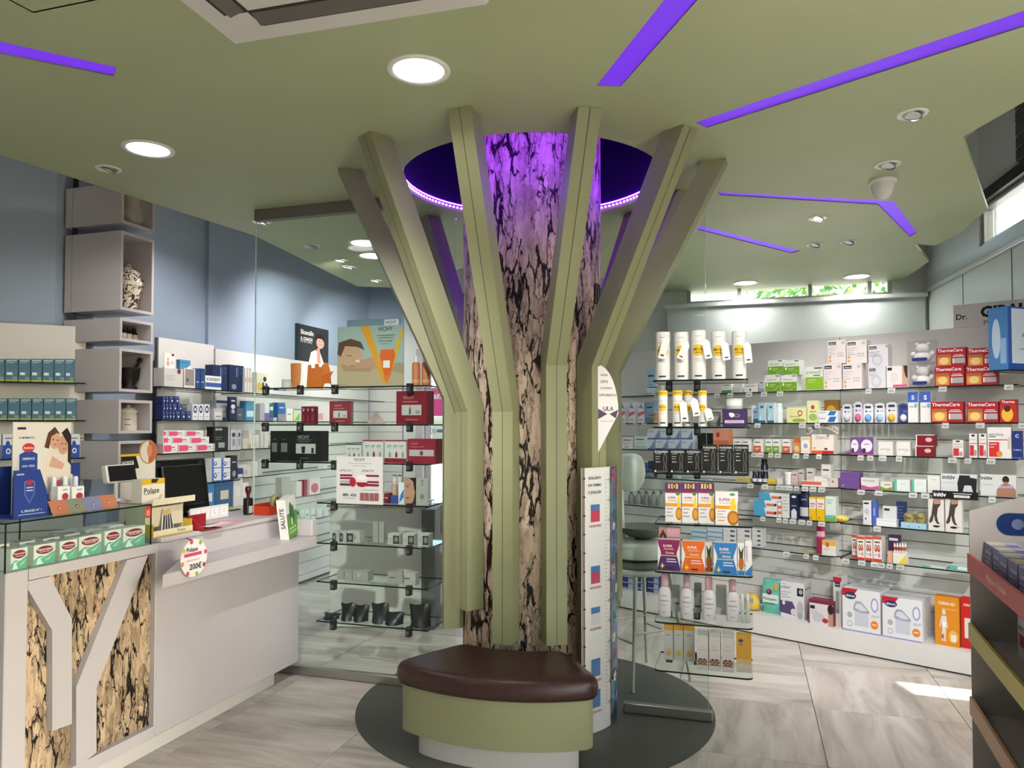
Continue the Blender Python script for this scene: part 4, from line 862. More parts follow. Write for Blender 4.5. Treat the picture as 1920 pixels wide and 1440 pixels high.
def bottle(sh, x0, x1, yt, name, label, body, cap, prof, capz, inset=.03, group=None, on=None, cat='bottle', flat=1.0, bands=(), txt=()):
    """prof: [(r fraction, z fraction)], capz: z fraction where the cap starts (cap profile follows)"""
    pl, a, W, zb, Hh = dims(sh, x0, x1, yt, inset, on); r = W/2
    t = empty(name, (*pl.xy(a, -r*flat), zb), pl.ang); fin(t, label, cat, group, zb+Hh); S = Matrix.Diagonal((1, flat, 1, 1))
    m = MB(); m.lathe([(q*r, z*Hh) for q, z in capz], cap, 18, S); m.build('cap', t)
    if 1:
        m = MB(); m.lathe([(q*r, z*Hh) for q, z in prof], body, 20, S)
        for z0, z1, c in bands: m.lathe([(r*1.004, z0*Hh), (r*1.004, z1*Hh)], c, 20, S, cap=False)
        for s_, z, wd, c in txt:
            g = text_geo(s_, .01); k_ = 2*r*wd/g[2]; R = r*1.01
            m.add([(R*math.sin(x*k_/R), -R*math.cos(x*k_/R)*flat-.0005, Hh*z+y*k_) for x, y in g[0]], g[1], c)
        m.build('bottle_body', t)
    return t
def card(sh, x0, x1, yt, name, label, base, pr, inset=.02, cat='card', th=.004, lean=0.0, group=None, on=None, strut=True):
    pl, a, W, zb, Hh = dims(sh, x0, x1, yt, inset, on); t = empty(name); put(t, pl, a, zb); fin(t, label, cat, group, zb+Hh)
    m = MB(); m.box(-W/2, W/2, 0, th, 0, Hh, base); put_print(m, pr, W, Hh, 0); b = m.build('printed_panel', t); b.rotation_euler = (-lean, 0, 0)
    if strut:
        m = MB(); m.add([(-W*.1, th, 0), (W*.1, th, 0), (W*.1, th+.05, 0), (-W*.1, th+.05, 0), (-W*.05, th, Hh*.6), (W*.05, th, Hh*.6)], [(0, 3, 2, 1), (3, 4, 5, 2), (0, 4, 3), (1, 2, 5)], '#c9c4ba'); m.build('strut', t)
    return t
# print designs -------------------------------------------------------------
def SUPER(sub='ANANAS'): return [('r', 0, .80, 1, 1, '#5b2f63'), ('r', 0, .74, 1, .80, '#8d2a5b'), ('r', .18, .85, .82, .97, '#d9b86a'), ('t', '10', .5, .91, .4, '#3b2040', .02), ('t', 'SUPER', .42, .62, .48, '#6a3a6f', .02), ('t', sub, .42, .55, .55, '#d98f2f', .01), ('r', 0, .40, .78, .48, '#e0932d'), ('e', .86, .22, .2, .17, '#b9772a'), ('e', .86, .22, .13, .11, '#d99a36'), ('p', [(.74, .40), (.98, .40), (.9, .66), (.82, .66)], '#e6c23a'), ('e', .8, .72, .13, .045, '#4d8a4a')]+lines(3, .08, .5, .33)
THERMA = [('r', 0, 0, 1, 1, '#a31d2b'), ('t', 'ThermaCare', .47, .86, .86, '#f4eeee', .012), ('r', .04, .06, .5, .66, '#c98a45'), ('e', .27, .30, .16, .2, '#e8c27a'), ('r', .04, .5, .5, .66, '#a9622f'), ('r', .56, .15, .97, .42, '#a9a5a6'), ('r', .56, .5, .95, .54, '#e6dada'), ('r', .6, .58, .9, .61, '#e6dada'), ('r', .56, .15, .6, .42, '#e9e6e6')]
def CHIC(c2='#d7a85a'): return [('r', .05, .80, .46, .93, '#25262b'), ('t', 'chicco', .255, .862, .33, '#f3efee', .015), ('e', .85, .88, .09, .07, '#b9bccb'), ('t', 'NaturalFeeling', .3, .68, .5, '#9b9aa2'), ('e', .12, .28, .07, .06, c2), ('e', .12, .12, .07, .06, c2)]+lines(3, .05, .4, .58, '#b5b2ba')+[('e', .6+.12*(k % 3), .42-.1*(k//3), .035, .02, '#8d8f98') for k in range(6)]
GREENB = [('r', 0, .02, 1, .56, '#6f9f24'), ('t', 'idraenterol', .42, .72, .6, '#6d8a3a', .01), ('e', .15, .42, .07, .1, '#cfe0a8'), ('r', .3, .4, .7, .43, '#cfe0a8'), ('r', .3, .3, .62, .33, '#cfe0a8'), ('p', [(.5, .08), (.9, .35), (.95, .28), (.62, .05)], '#8cb84a'), ('r', .7, .9, .95, .95, '#3d4043')]
TEAL = [('r', 0, 0, 1, .07, '#b3b94a'), ('r', .12, .28, .56, .40, '#dfe7ea'), ('r', .08, .9, .92, .94, '#c9d6dc'), ('r', .08, .82, .7, .85, '#a9bfc8'), ('p', [(.5, .10), (1, .55), (1, .62), (.5, .2)], '#5d8496'), ('r', .6, .10, .95, .2, '#7f9aa6')]
VENO = [('p', [(0, 0), (1, 0), (1, .62), (.55, .40), (.25, .46), (0, .30)], '#6fae95'), ('p', [(.1, .05), (.45, .05), (.3, .30), (.5, .38), (.2, .36)], '#dfe9e2'), ('p', [(.45, .2), (.95, .48), (.7, .2)], '#a5cdbd'), ('e', .5, .72, .40, .20, '#8e2434'), ('t', 'Venoruton', .5, .76, .72, '#f2ecec', .015), ('r', .25, .62, .75, .65, '#e0c8cc')]
FORD = [('t', 'FORDREN', .5, .9, .84, '#d5d5d3', .015), ('r', .12, .80, .5, .83, '#8d8d8c'), ('r', .12, .68, .42, .71, '#9a9a99'), ('r', .12, .58, .38, .61, '#9a9a99'), ('t', 'zero', .28, .46, .3, '#c9c9c7', .01), ('p', [(.62, .1), (.66, .4), (.62, .62), (.68, .8), (.74, .84), (.80, .78), (.86, .62), (.80, .4), (.84, .1), (.80, .1), (.74, .4), (.68, .1)], '#7d7d7c'), ('p', [(.65, .1), (.685, .4), (.65, .62), (.70, .78), (.74, .81), (.78, .76), (.83, .62), (.775, .4), (.80, .12), (.74, .42), (.68, .12)], '#151515'), ('r', .06, .02, .18, .09, '#d9d9d7'), ('r', .25, .04, .9, .06, '#8d8d8c')]
VICHYR = [('t', 'VICHY', .40, .80, .36, '#c9929b', .01), ('r', .2, .66, .7, .69, '#b0707a'), ('r', .18, .27, .82, .58, '#b9b4b2'), ('p', [(.42, .30), (.48, .30), (.48, .44), (.45, .54), (.42, .44)], '#55474a'), ('e', .7, .36, .08, .05, '#8f8a8a'), ('r', .3, .12, .7, .15, '#b0707a')]
VICHYB = [('t', 'VICHY', .45, .80, .4, '#a7a7a6', .01), ('r', .2, .70, .75, .72, '#6d6d6c'), ('r', .3, .64, .65, .66, '#6d6d6c'), ('r', .2, .26, .86, .58, '#b5b5b3'), ('p', [(.40, .27), (.50, .27), (.52, .49), (.38, .49)], '#1b1b1b'), ('r', .72, .27, .80, .45, '#262626'), ('r', .35, .1, .62, .12, '#6d6d6c')]
def VW(c): return [('r', 0, 0, 1, .2, c), ('r', 0, .94, 1, 1, c), ('r', .06, .22, .94, .92, '#cfcccb')]+[('r', .12+.28*k, .72, .32+.28*k, .76, '#77747a') for k in range(3)]+[('r', .12+.28*k, .64, .28+.28*k, .67, '#a19ea3') for k in range(3)]+[('p', [(.2+.3*k, .24), (.3+.3*k, .24), (.3+.3*k, .40), (.25+.3*k, .52), (.2+.3*k, .40)], (c if k == 1 else '#8e8b8d')) for k in range(3)]
def LAB(c, t=None, tc='#33363c', y=.72, w=.7, extra=(), b=.01): return [('r', 0, 0, 1, .28, c)]+([('t', t, .5, y, w, tc, b)] if t else [('r', .15, y, .8, y+.07, tc)])+lines(2, .15, .75, .5)+list(extra)
def HALF(c1, c2='#e3e2df', t=None): return [('r', 0, 0, 1, .5, c1), ('r', .15, .74, .85, .82, '#55585e'), ('r', .2, .3, .8, .34, '#e9e7e4'), ('r', .2, .2, .65, .24, '#e9e7e4')]+([('t', t, .5, .66, .8, '#3a3c40', .01)] if t else [])
NAVYB = [('r', .55, 0, 1, 1, '#24335c'), ('e', .78, .35, .14, .2, '#c9d2e2'), ('r', .1, .75, .9, .82, '#a9b7d2'), ('r', .1, .62, .5, .66, '#5d6f9a')]
# =========================================================== panel facing the counter
g_ = 'teal cartons on the white panel'
boxes(LS[0], [(-12, 9), (10, 34), (35, 57), (58, 79), (80, 101), (102, 122), (122, 139)], 673, 'medicine_carton', 'teal lime-based carton on the panel top shelf', '#4d7488', TEAL, g_+' (top shelf)', d=.05)
boxes(LS[1], [(-8, 14), (15, 37), (38, 59), (60, 81), (82, 103), (103, 123), (124, 143)], 747, 'medicine_carton', 'teal lime-based carton on the panel second shelf', '#4d7488', TEAL, g_+' (second shelf)', d=.05)
boxes(LS[2], [(-22, 2), (5, 27), (130, 150)], 814, 'medicine_carton', 'white and royal blue carton with a figure', '#dfe3ea', [('r', 0, 0, 1, .55, '#2a55b0'), ('e', .45, .55, .2, .18, '#2a55b0'), ('e', .5, .30, .22, .12, '#e3ecf6'), ('e', .5, .30, .12, .06, '#2a55b0'), ('r', .2, .8, .8, .86, '#7f8796')], 'blue figure cartons on the white panel', d=.05)
boxes(LS[3], [(-20, 2), (3, 27)], 893, 'medicine_carton', 'white lime-edged carton low behind the display case', '#dedcd8', [('t', 'Sel', .45, .8, .5, '#2d2d2f', .02), ('r', 0, 0, 1, .1, '#93a83e')], 'white lime-edged cartons', d=.05)
# =========================================================== first shelves along the blue wall
s = A1[0]
b0 = box(s, 308, 343, 691, 'cosmetic_carton', 'wide pale grey carton with a dark red seal', '#c9c6c4', lines(4, .1, .6, .6)+[('e', .78, .86, .10, .14, '#7d2233')], d=.09, side='#d5d2d0'); box(s, 345, 366, 691, 'cosmetic_carton', 'grey carton with white frame next to the sealed carton', '#dad7d4', [('r', .08, .12, .92, .96, '#8f8784'), ('e', .3, .4, .12, .1, '#57504e')], d=.07)
card(s, 308, 328, 662, 'shelf_card', 'small cosmetic card with a pink bottle picture', '#e8e4e1', [('e', .35, .3, .15, .16, '#d8a08c'), ('r', .28, .5, .42, .66, '#c58a78'), ('r', .6, .4, .9, .44, '#9d9894'), ('r', .6, .3, .88, .34, '#9d9894'), ('e', .8, .9, .14, .08, '#7d2233')], on=b0, inset=.03)
box(s, 337, 357, 675, 'dental_carton', 'small blue carton with scalloped top on the grey carton', '#4a86b0', [('p', [(.45, .05), (1, .05), (1, .5)], '#e6edf2'), ('r', .2, .7, .7, .76, '#2d5f86')], on=b0, d=.03, inset=.04)
boxes(s, [(366, 375), (376, 384)], 691, 'hanging_pack', 'narrow navy hanging pack', '#26457a', [('r', .3, .88, .7, .94, '#0f1c38'), ('r', .2, .3, .8, .36, '#8fa6cc')], 'narrow navy packs', d=.03)
box(s, 385, 415, 705, 'dental_carton', 'white and blue denture carton lying before the navy sets', '#e4e4e4', [('r', 0, .18, 1, .5, '#3c5a9e'), ('t', 'KUKIDENT', .5, .74, .84, '#27345c', .02)], d=.04, inset=.01)
boxes(s, [(399, 427), (429, 457)], 685, 'toothbrush_carton', 'tall midnight blue electric toothbrush carton', '#1a2c50', [('r', .5, .55, .54, .92, '#8fa3c8'), ('r', .6, .6, .63, .92, '#5d76a4'), ('e', .82, .80, .1, .13, '#3d5787'), ('e', .82, .80, .07, .09, '#1a2c50'), ('e', .35, .18, .16, .10, '#8a93a6')], 'midnight toothbrush cartons', d=.07, inset=.07)
boxes(s, [(459, 463), (464, 468), (469, 473)], 690, 'slim_carton', 'very slim white carton', '#e2dfdc', [('r', .2, .4, .8, .6, '#c9a9a4')], 'slim white cartons', d=.05, inset=.05)
s = A1[1]
SM = [('e', .62, .38, .16, .12, '#dfe4ee'), ('r', .15, .78, .85, .84, '#8d9cc2'), ('r', .2, .62, .6, .66, '#5d6f9e')]
r1 = boxes(s, [(305, 310), (311, 316), (317, 322), (323, 328), (329, 338), (339, 348), (349, 358)], 771, 'toothpaste_carton', 'small navy toothpaste carton at the pile bottom', '#28356a', SM, 'navy toothpaste pile', d=.06)
r2 = [box(s, x0, x1, 757, 'toothpaste_carton', 'small navy toothpaste carton in the stepped pile by the blue wall', '#28356a', SM, on=o, group='navy toothpaste pile', d=.06) for (x0, x1), o in zip([(305, 310), (311, 316), (317, 322), (323, 332), (333, 342)], r1)]
[box(s, x0, x1, 743, 'toothpaste_carton', 'small navy toothpaste carton in the stepped pile by the blue wall', '#28356a', SM, on=o, group='navy toothpaste pile', d=.06) for (x0, x1), o in zip([(305, 310), (311, 316), (317, 326), (327, 336)], r2)]
boxes(s, [(361, 371), (372, 381), (383, 393)], 758, 'mouthwash_carton', 'white carton with a dark oval emblem beside the navy pile', '#dcdde2', [('e', .5, .68, .36, .24, '#2c3450'), ('e', .5, .68, .2, .12, '#cfd3dd'), ('r', .2, .2, .8, .24, '#8f95a8')], 'oval emblem cartons', d=.05)
box(s, 401, 417, 766, 'cosmetic_carton', 'small grey carton with a white lower half', '#b9b8b8', [('r', .1, .2, .9, .7, '#d3d2d1'), ('r', .2, .3, .8, .38, '#55565a')], d=.05); box(s, 406, 434, 751, 'cosmetic_carton', 'navy and silver carton behind the small grey carton', '#b3b5b9', [('r', 0, .86, 1, 1, '#22345f'), ('r', 0, 0, .6, .16, '#27507a'), ('r', .3, .4, .7, .44, '#7c7f86')], d=.06, inset=.07)
box(s, 430, 444, 744, 'hanging_pack', 'rounded black hanging pack with white icons', '#17223f', [('e', .5, .58, .28, .1, '#d5d9e2'), ('e', .5, .38, .25, .09, '#aab2c4'), ('r', .25, .8, .75, .86, '#d5d9e2')], d=.02); box(s, 444, 455, 765, 'cosmetic_carton', 'small slate carton at the end of the second shelf', '#565a66', [('r', .2, .4, .8, .5, '#9a9ea8')], d=.05)
s = A1[2]
PK = [('r', .04, .15, .48, .85, '#e0557c'), ('e', .48, .5, .1, .35, '#e0557c'), ('r', .58, .55, .8, .65, '#5a5a60'), ('r', .58, .3, .9, .36, '#a9a4a6')]
p1 = [box(s, x0, x1, 832, 'baby_care_carton', 'white and pink carton in the long pink pile', '#e9e3e3', PK, group='pink carton pile', d=.05, side='#d9aeb8') for x0, x1 in ((306, 333), (334, 367), (368, 403))]
p2 = [box(s, x0, x1, 819, 'baby_care_carton', 'white and pink carton in the long pink pile', '#e9e3e3', PK, on=o, group='pink carton pile', d=.05) for (x0, x1), o in zip(((306, 322), (323, 356), (357, 392)), p1)]
[box(s, x0, x1, 807, 'baby_care_carton', 'white and pink carton in the long pink pile', '#e9e3e3', PK, on=o, group='pink carton pile', d=.05) for (x0, x1), o in zip(((306, 314), (315, 347), (348, 381)), p2)]
box(s, 384, 401, 806, 'baby_care_carton', 'cream carton with green lettering closing the pink pile', '#e6e2d6', [('t', 'Delicare', .5, .7, .8, '#7f9a5a', .01)], d=.04, inset=.07)
box(s, 400, 425, 800, 'cosmetic_carton', 'black carton with a silver window', '#121214', [('t', 'alovita', .4, .9, .5, '#cfcfcf', .02), ('r', .15, .55, .7, .58, '#6d6d6d'), ('r', .15, .46, .6, .49, '#6d6d6d'), ('r', .38, .12, .85, .34, '#9a9c9e')], d=.06); box(s, 425, 432, 801, 'cosmetic_carton', 'slim black and white carton beside the black carton', '#1b1c22', [('r', .45, 0, .8, 1, '#cfd0d4')], d=.05)
boxes(s, [(432, 444), (445, 452)], 806, 'cosmetic_carton', 'silver carton with a dark emblem', '#bfc0c6', [('e', .5, .75, .3, .12, '#3b3d48'), ('r', .3, .2, .75, .55, '#8a8c98')], 'silver emblem cartons', d=.05)
s = A1[3]
BW = [('r', .0, 0, .22, 1, '#3d6ac0'), ('e', .4, .45, .17, .22, '#2f4f9a'), ('e', .4, .47, .08, .12, '#e8ebf2'), ('r', .6, .62, .92, .66, '#c06a78'), ('r', .6, .4, .9, .43, '#8f95a8'), ('r', 0, 0, 1, .08, '#3d6ac0')]
q1 = boxes(s, [(397, 414), (415, 432)], 878, 'hygiene_carton', 'lower white and blue ringed carton', '#e4e6ea', BW, 'blue ringed cartons', d=.06)
for (x0, x1), o in zip([(397, 414), (415, 432)], q1): box(s, x0, x1, 859, 'hygiene_carton', 'white and blue ringed carton stacked behind the monitor', '#e4e6ea', BW, on=o, group='blue ringed cartons', d=.06)
box(s, 433, 445, 854, 'cosmetic_carton', 'tall black carton with white print beside the blue ringed cartons', '#1a1d28', [('r', .2, .7, .8, .75, '#b9bcc6'), ('e', .5, .25, .28, .13, '#8e93a3')], d=.05); box(s, 445, 456, 878, 'cosmetic_carton', 'short navy and white carton behind the cash desk', '#28386e', [('r', .1, .15, .9, .45, '#cfd4e0')], d=.04)
s = A1[4]
for i, (x0, x1, y, c, l) in enumerate(((386, 402, 908, '#3f7fae', 'sky blue carton low behind the monitor'), (403, 437, 903, '#2e5c86', 'steel blue carton with a cream tag behind the monitor'), (438, 455, 897, '#d9d5cf', 'cream carton with a pale drawing beside the desk stamp'))):
    box(s, x0, x1, y, 'medicine_carton', l, c, [('r', .3, .4, .75, .7, '#cfc9b4' if i == 1 else '#e0e0dc'), ('r', 0, 0, 1, .1, '#a7b04a' if i < 2 else '#c4beb4')], d=.05)
# far shelves behind the screen: small goods, shelf by shelf
FAR = {0: [(481, 503, 699, '#dcd6c0', 'cream pack with black cow spots', [('e', .25, .3, .2, .22, '#d6b04a'), ('e', .7, .7, .14, .12, '#26262a'), ('e', .85, .4, .1, .12, '#26262a'), ('e', .55, .45, .08, .1, '#26262a')])],
       1: [(461, 477, 752, '#4a90b4', 'turquoise rounded carton', [('r', .1, .2, .9, .5, '#cfe2ea')]), (487, 497, 757, '#b8b6b6', 'pale silver carton', []), (496, 505, 756, '#e2e0e6', 'white carton with violet foot', [('r', 0, 0, 1, .45, '#7a62b0')]), (505, 513, 756, '#2d6a6c', 'deep green carton', [('r', .1, .6, .9, .8, '#cfe0dc')]), (521, 535, 755, '#2f5ea0', 'blue carton with a grey foot', [('r', 0, 0, 1, .38, '#8f9199'), ('r', .2, .7, .8, .75, '#c9d2e2')]), (503, 519, 783, '#dcd8e6', 'low lilac striped carton', [('r', 0, .3, 1, .5, '#9a7ec0')]), (537, 549, 766, '#e3e2de', 'white carton with faint print', [('r', .2, .5, .7, .6, '#8f8f92')]), (551, 563, 770, '#c8d8b0', 'white and lime carton', [('p', [(.1, .1), (.9, .1), (.9, .8)], '#7fb83a')]), (593, 618, 760, '#e6dcda', 'pale pink carton', [('r', .1, .1, .5, .5, '#d9a3ac')])],
       2: [(455, 466, 822, '#c9c4bc', 'beige carton', []), (467, 473, 808, '#d9d2ca', 'tall cream carton', []), (464, 470, 832, '#d9c93c', 'small yellow carton', []), (474, 486, 815, '#dcdad6', 'white carton with grey lines', lines(3)), (488, 494, 806, '#d6cfc8', 'slim beige carton', []), (496, 503, 808, '#d9d4cf', 'slim ivory carton', []), (604, 618, 822, '#e3e1de', 'white jar carton', [('r', .2, .4, .8, .5, '#9a9a9c')])],
       3: [(446, 470, 872, '#cfcac4', 'cream domed carton', [('e', .5, .4, .3, .2, '#b9b2aa')]), (474, 484, 865, '#dddcd8', 'white slip carton', []), (485, 492, 861, '#c9c6c2', 'grey slip carton', []), (606, 614, 872, '#e4e2df', 'white cream carton', []), (616, 622, 878, '#b9bfc6', 'silver cream carton', [])],
       4: [(452, 466, 905, '#e6e2de', 'white carton beside the stamp', lines(2)), (528, 545, 895, '#b9b7b3', 'plain grey display board', []), (556, 568, 903, '#e0dcd9', 'white carton with a red edge', [('r', .8, 0, 1, 1, '#8f2a40')]), (570, 576, 900, '#8f2a40', 'slim wine red carton', []), (580, 600, 897, '#e6d9da', 'white and pink tag pack', [('e', .5, .4, .35, .3, '#c9607e')])],
       5: [(547, 560, 960, '#2f6b4c', 'bottle green carton', []), (562, 571, 955, '#cfe0d6', 'pale mint carton', []), (572, 581, 955, '#d6e2da', 'mint carton with a label', [('r', .2, .4, .8, .6, '#8fb8a0')]), (583, 592, 954, '#d6e2da', 'mint carton with a green line', [('r', 0, .3, 1, .4, '#6fa585')]), (594, 604, 954, '#dfe6e2', 'white mint carton', []), (606, 616, 953, '#dfe6e2', 'white carton at the end of the mint row', [])],
       6: [(572, 580, 1040, '#8f2a4a', 'wine red tube pack', [('r', .2, .4, .8, .8, '#d9c2c8')]), (584, 592, 1038, '#8f2a4a', 'wine red tube pack with a white edge', [('r', 0, .85, 1, 1, '#e6dede')]), (596, 610, 1030, '#d9b8a0', 'peach striped pack', [('r', .4, 0, .6, 1, '#c98a6c')])]}
for k, L_ in FAR.items():
    for x0, x1, y, c, l, pr in L_: box(A2[k], x0, x1, y, 'cosmetic_carton', l+' on the far blue-wall shelves', c, pr, d=.06, inset=.015)
m = MB(); a, z = BP.off(.03).hit(595, 640)
a0, z1_ = BP.off(.03).hit(558, 606); a1, _ = BP.off(.03).hit(616, 620); z0_ = BP.off(.03).hit(560, 676)[1]; W_ = a1-a0; H_ = z1_-z0_
m.box(0, W_, 0, .028, 0, H_, '#1e3a34'); put_print(m, [('r', .01, .005, .99, .995, '#2e2d31'), ('t', 'Bioscalin', .3, .80, .4, '#cfcfd2', .03), ('t', 'IL COACH', .28, .62, .36, '#e6e6e6', .03), ('t', 'DEI TUOI CAPELLI', .27, .54, .36, '#bdbdbd', .01),
    ('p', [(.35, .0), (.42, .28), (.55, .36), (.72, .3), (.85, 0)], '#d5d3d6'), ('p', [(.62, 0), (.60, .4), (.70, .45), (.74, 0)], '#c08f80'), ('e', .72, .58, .13, .16, '#c79a8a'), ('p', [(.56, .6), (.58, .78), (.72, .84), (.86, .76), (.84, .62), (.78, .70), (.64, .70)], '#1c1718'), ('r', .69, .52, .76, .535, '#8e4a4c'), ('r', .66, .62, .70, .632, '#2a2022'), ('r', .75, .62, .79, .632, '#2a2022')], W_, H_, 0, x0=0)
tag(m.build('wall_poster', None, (*BP.off(.03).xy(a0), z0_), BP.ang), 'dark framed poster of a seated person in white on the blue wall', 'poster')
# =========================================================== shelves behind the glass screen
s = GS[0]
bottle(s, 543, 562, 681, 'sun_cream_tube', 'orange sun cream tube standing upside on the screen top shelf', '#d9824a', '#c9703a', [(.55, .0), (.9, .25), (.98, .6), (1, 1)], [(.0, -.0), (.6, 0), (.6, .02)], flat=.35, cat='tube', inset=.06, bands=((.05, .1, '#e6a06a'),))
bottle(s, 524, 542, 711, 'cream_jar', 'white cream jar behind the orange tube', '#e2e0dc', '#d9d7d3', [(1, 0), (1, .6), (.9, .7)], [(.95, .7), (.95, 1), (.3, 1)], inset=.12, cat='jar')
c_ = empty('orange_pouch', (0, 0, 0)); pl = s.plane.off(-.05); a, _ = pl.hit(600, 700); c_.location = (*pl.xy(a), s.z+.0006); c_.rotation_euler = (0, 0, pl.ang); tag(c_, 'folded orange cardboard castle cut-out on the screen top shelf', 'display card')
OR = '#d2702c'; w0, h_ = .18, .145
m = MB(); pts = [(-.095, 0), (.02, 0), (.03, .02), (.03, .14), (.015, .14), (.012, .125), (-.008, .125), (-.012, .145), (-.035, .145), (-.038, .12), (-.062, .12), (-.066, .14), (-.085, .14)]
m.add([(x, 0, z) for x, z in pts]+[(x, .006, z) for x, z in pts], [tuple(range(13)), tuple(reversed(range(13, 26)))]+[(k, 13+k, 13+(k+1) % 13, (k+1) % 13) for k in range(13)], OR); m.build('castle_face', c_)
m = MB(); pts = [(.02, .06), (.07, .045), (.085, -.0), (.075, .10), (.06, .145), (.035, .15), (.028, .10)]; n_ = 7
m.add([(x, -.012, z+.002) for x, z in pts]+[(x, -.006, z+.002) for x, z in pts], [tuple(range(n_)), tuple(reversed(range(n_, 2*n_)))]+[(k, n_+k, n_+(k+1) % n_, (k+1) % n_) for k in range(n_)], '#d87a38'); m.build('castle_tower', c_)
m = MB(); pts = [(.03, .07), (.105, .095), (.085, .06), (.088, .02), (.045, .02)]; n_ = 5
m.add([(x, -.022, z+.002) for x, z in pts]+[(x, -.018, z+.002) for x, z in pts], [tuple(range(n_)), tuple(reversed(range(n_, 2*n_)))]+[(k, n_+k, n_+(k+1) % n_, (k+1) % n_) for k in range(n_)], '#c9652a'); m.build('castle_flag', c_)
VC = [('r', 0, 0, 1, .38, '#a08f76'), ('p', [(0, .05), (0, .42), (.2, .40), (.5, .30), (.8, .25), (1, .2), (1, 0), (.3, 0)], '#b3a184'), ('e', .19, .50, .19, .20, '#c09a7e'), ('p', [(.0, .55), (.02, .74), (.2, .8), (.36, .74), (.42, .60), (.3, .66), (.12, .68), (.05, .5)], '#5a4335'), ('p', [(.2, .3), (.36, .44), (.6, .5), (.62, .3), (.4, .25)], '#b98f74'), ('p', [(.05, .38), (.3, .3), (.55, .32), (.5, .24), (.1, .26)], '#a8896c'), ('r', .15, .51, .22, .522, '#3f2c24'), ('p', [(.26, .42), (.35, .40), (.33, .45)], '#e6dcd4'), ('r', .2, .34, .26, .35, '#3f2c24'),
      ('p', [(.35, 1), (.48, 1), (.62, .55), (.76, .05), (.70, .05), (.5, .6)], '#d99a2e'), ('p', [(.97, .95), (1, .9), (.88, .4), (.76, .05), (.74, .1), (.85, .55)], '#d2a93a'), ('p', [(.66, .6), (.86, .6), (.88, .5), (.80, .15), (.72, .15), (.65, .5)], '#d8622a'), ('r', .70, .30, .80, .42, '#e8e4dc'), ('r', .70, .24, .81, .30, '#d8622a'), ('p', [(.70, .18), (.81, .18), (.755, .04)], '#d8722a'), ('t', 'VICHY', .73, .94, .22, '#2f3a3a', .01), ('r', .6, .83, .88, .84, '#5a6868'), ('r', .62, .79, .86, .80, '#5a6868'), ('t', 'CAPITAL SOLEIL', .73, .74, .22, '#3a4a4a', .01), ('r', .66, .69, .8, .70, '#7a8886')]
card(s, 651, 751, 598, 'advertising_card', 'grey-blue card rising behind the sun care picture card', '#7f97a4', [('r', .7, .9, .97, .985, '#dfe3e2'), ('t', 'VICHY', .82, .94, .2, '#3a4448', .01)], inset=.11)
card(s, 633, 757, 611, 'advertising_card', 'large sun care card with a lying face and a yellow V', '#9fb0a8', VC, inset=.04, th=.006)
for x0, x1 in ((770, 784), (788, 803)): bottle(s, x0, x1, 665, 'sun_spray', 'slim orange sun spray bottle, '+('beside the sun care card' if x0 == 770 else 'at the shelf end'), '#c8794a', '#e4dfd8', [(.96, 0), (1, .02), (1, .72), (.75, .76)], [(.55, .76), (.55, .92), (.3, .94), (.3, 1)], group='orange sun sprays', inset=.05, bands=((.1, .2, '#d99a72'),))
s = GS[1]
boxes(s, [(565, 573), (574, 581), (582, 590)], 762, 'serum_carton', 'slim wine red carton marked with a V', '#6f1c2a', [('t', 'V', .5, .8, .6, '#e0d2d4', .02), ('r', .35, .15, .65, .5, '#8e3a48')], 'slim V cartons', d=.04)
box(s, 620, 656, 752, 'gift_box', 'wine red gift box turned to show its side', '#7a1a28', VICHYR, d=.07, inset=.05, yaw=.30, sp=[('r', .1, .4, .9, .46, '#9a5560'), ('r', .1, .3, .7, .34, '#9a5560')])
pl = s.plane.off(-.09); a, _ = pl.hit(705, 790); pw = pl.hit(722, 790)[0]-pl.hit(689, 790)[0]; ph = pl.hit(705, 770)[1]-s.z; m = MB(); m.add([(-pw/2, -pw/2, 0), (pw/2, -pw/2, 0), (pw/2, pw/2, 0), (-pw/2, pw/2, 0), (0, 0, ph)], [(3, 2, 1, 0), (0, 1, 4), (1, 2, 4), (2, 3, 4), (3, 0, 4)], noisy('marbled_pink', '#a08a86', '#b8a29c', 20, .4))
tag(m.build('pyramid_ornament', None, (*pl.xy(a), s.z+.0006), pl.ang+.5), 'dusty pink pyramid ornament between the wine red gift boxes', 'ornament')
box(s, 743, 801, 733, 'gift_box', 'big wine red gift box with a silver window', '#7a1a28', VICHYR, d=.10, inset=.04)
s = GS[2]
boxes(s, [(507, 523), (523, 543)], 808, 'gift_box', 'narrow black carton next to the black gift box', '#1c1c1c', [('r', .2, .3, .8, .6, '#6d6d6b'), ('r', .3, .7, .7, .73, '#5a5a58')], 'narrow black cartons', d=.08, inset=.04)
box(s, 544, 600, 808, 'gift_box', 'black gift box with a silver picture window', '#191919', VICHYB, d=.10, inset=.03)
box(s, 648, 678, 832, 'serum_carton', 'white serum carton with a navy edge', '#cfcccb', VW('#2b2f55'), d=.06, inset=.06)
boxes(s, [(680, 719), (721, 762)], 825, 'serum_carton', 'white serum carton with a wine red base and three flasks', '#cfcccb', VW('#8c1f33'), 'three-flask serum cartons', d=.07, inset=.05)
box(s, 764, 817, 823, 'gift_box', 'flat wine red gift box at the end of the third screen shelf', '#8c1f33', [('t', 'VICHY', .25, .80, .26, '#c9929b', .01), ('r', .06, .30, .94, .56, '#b9b0ae'), ('e', .5, .42, .06, .1, '#5a4a4c'), ('r', .12, .66, .6, .69, '#b0707a')], d=.10, inset=.02)
s = GS[3]
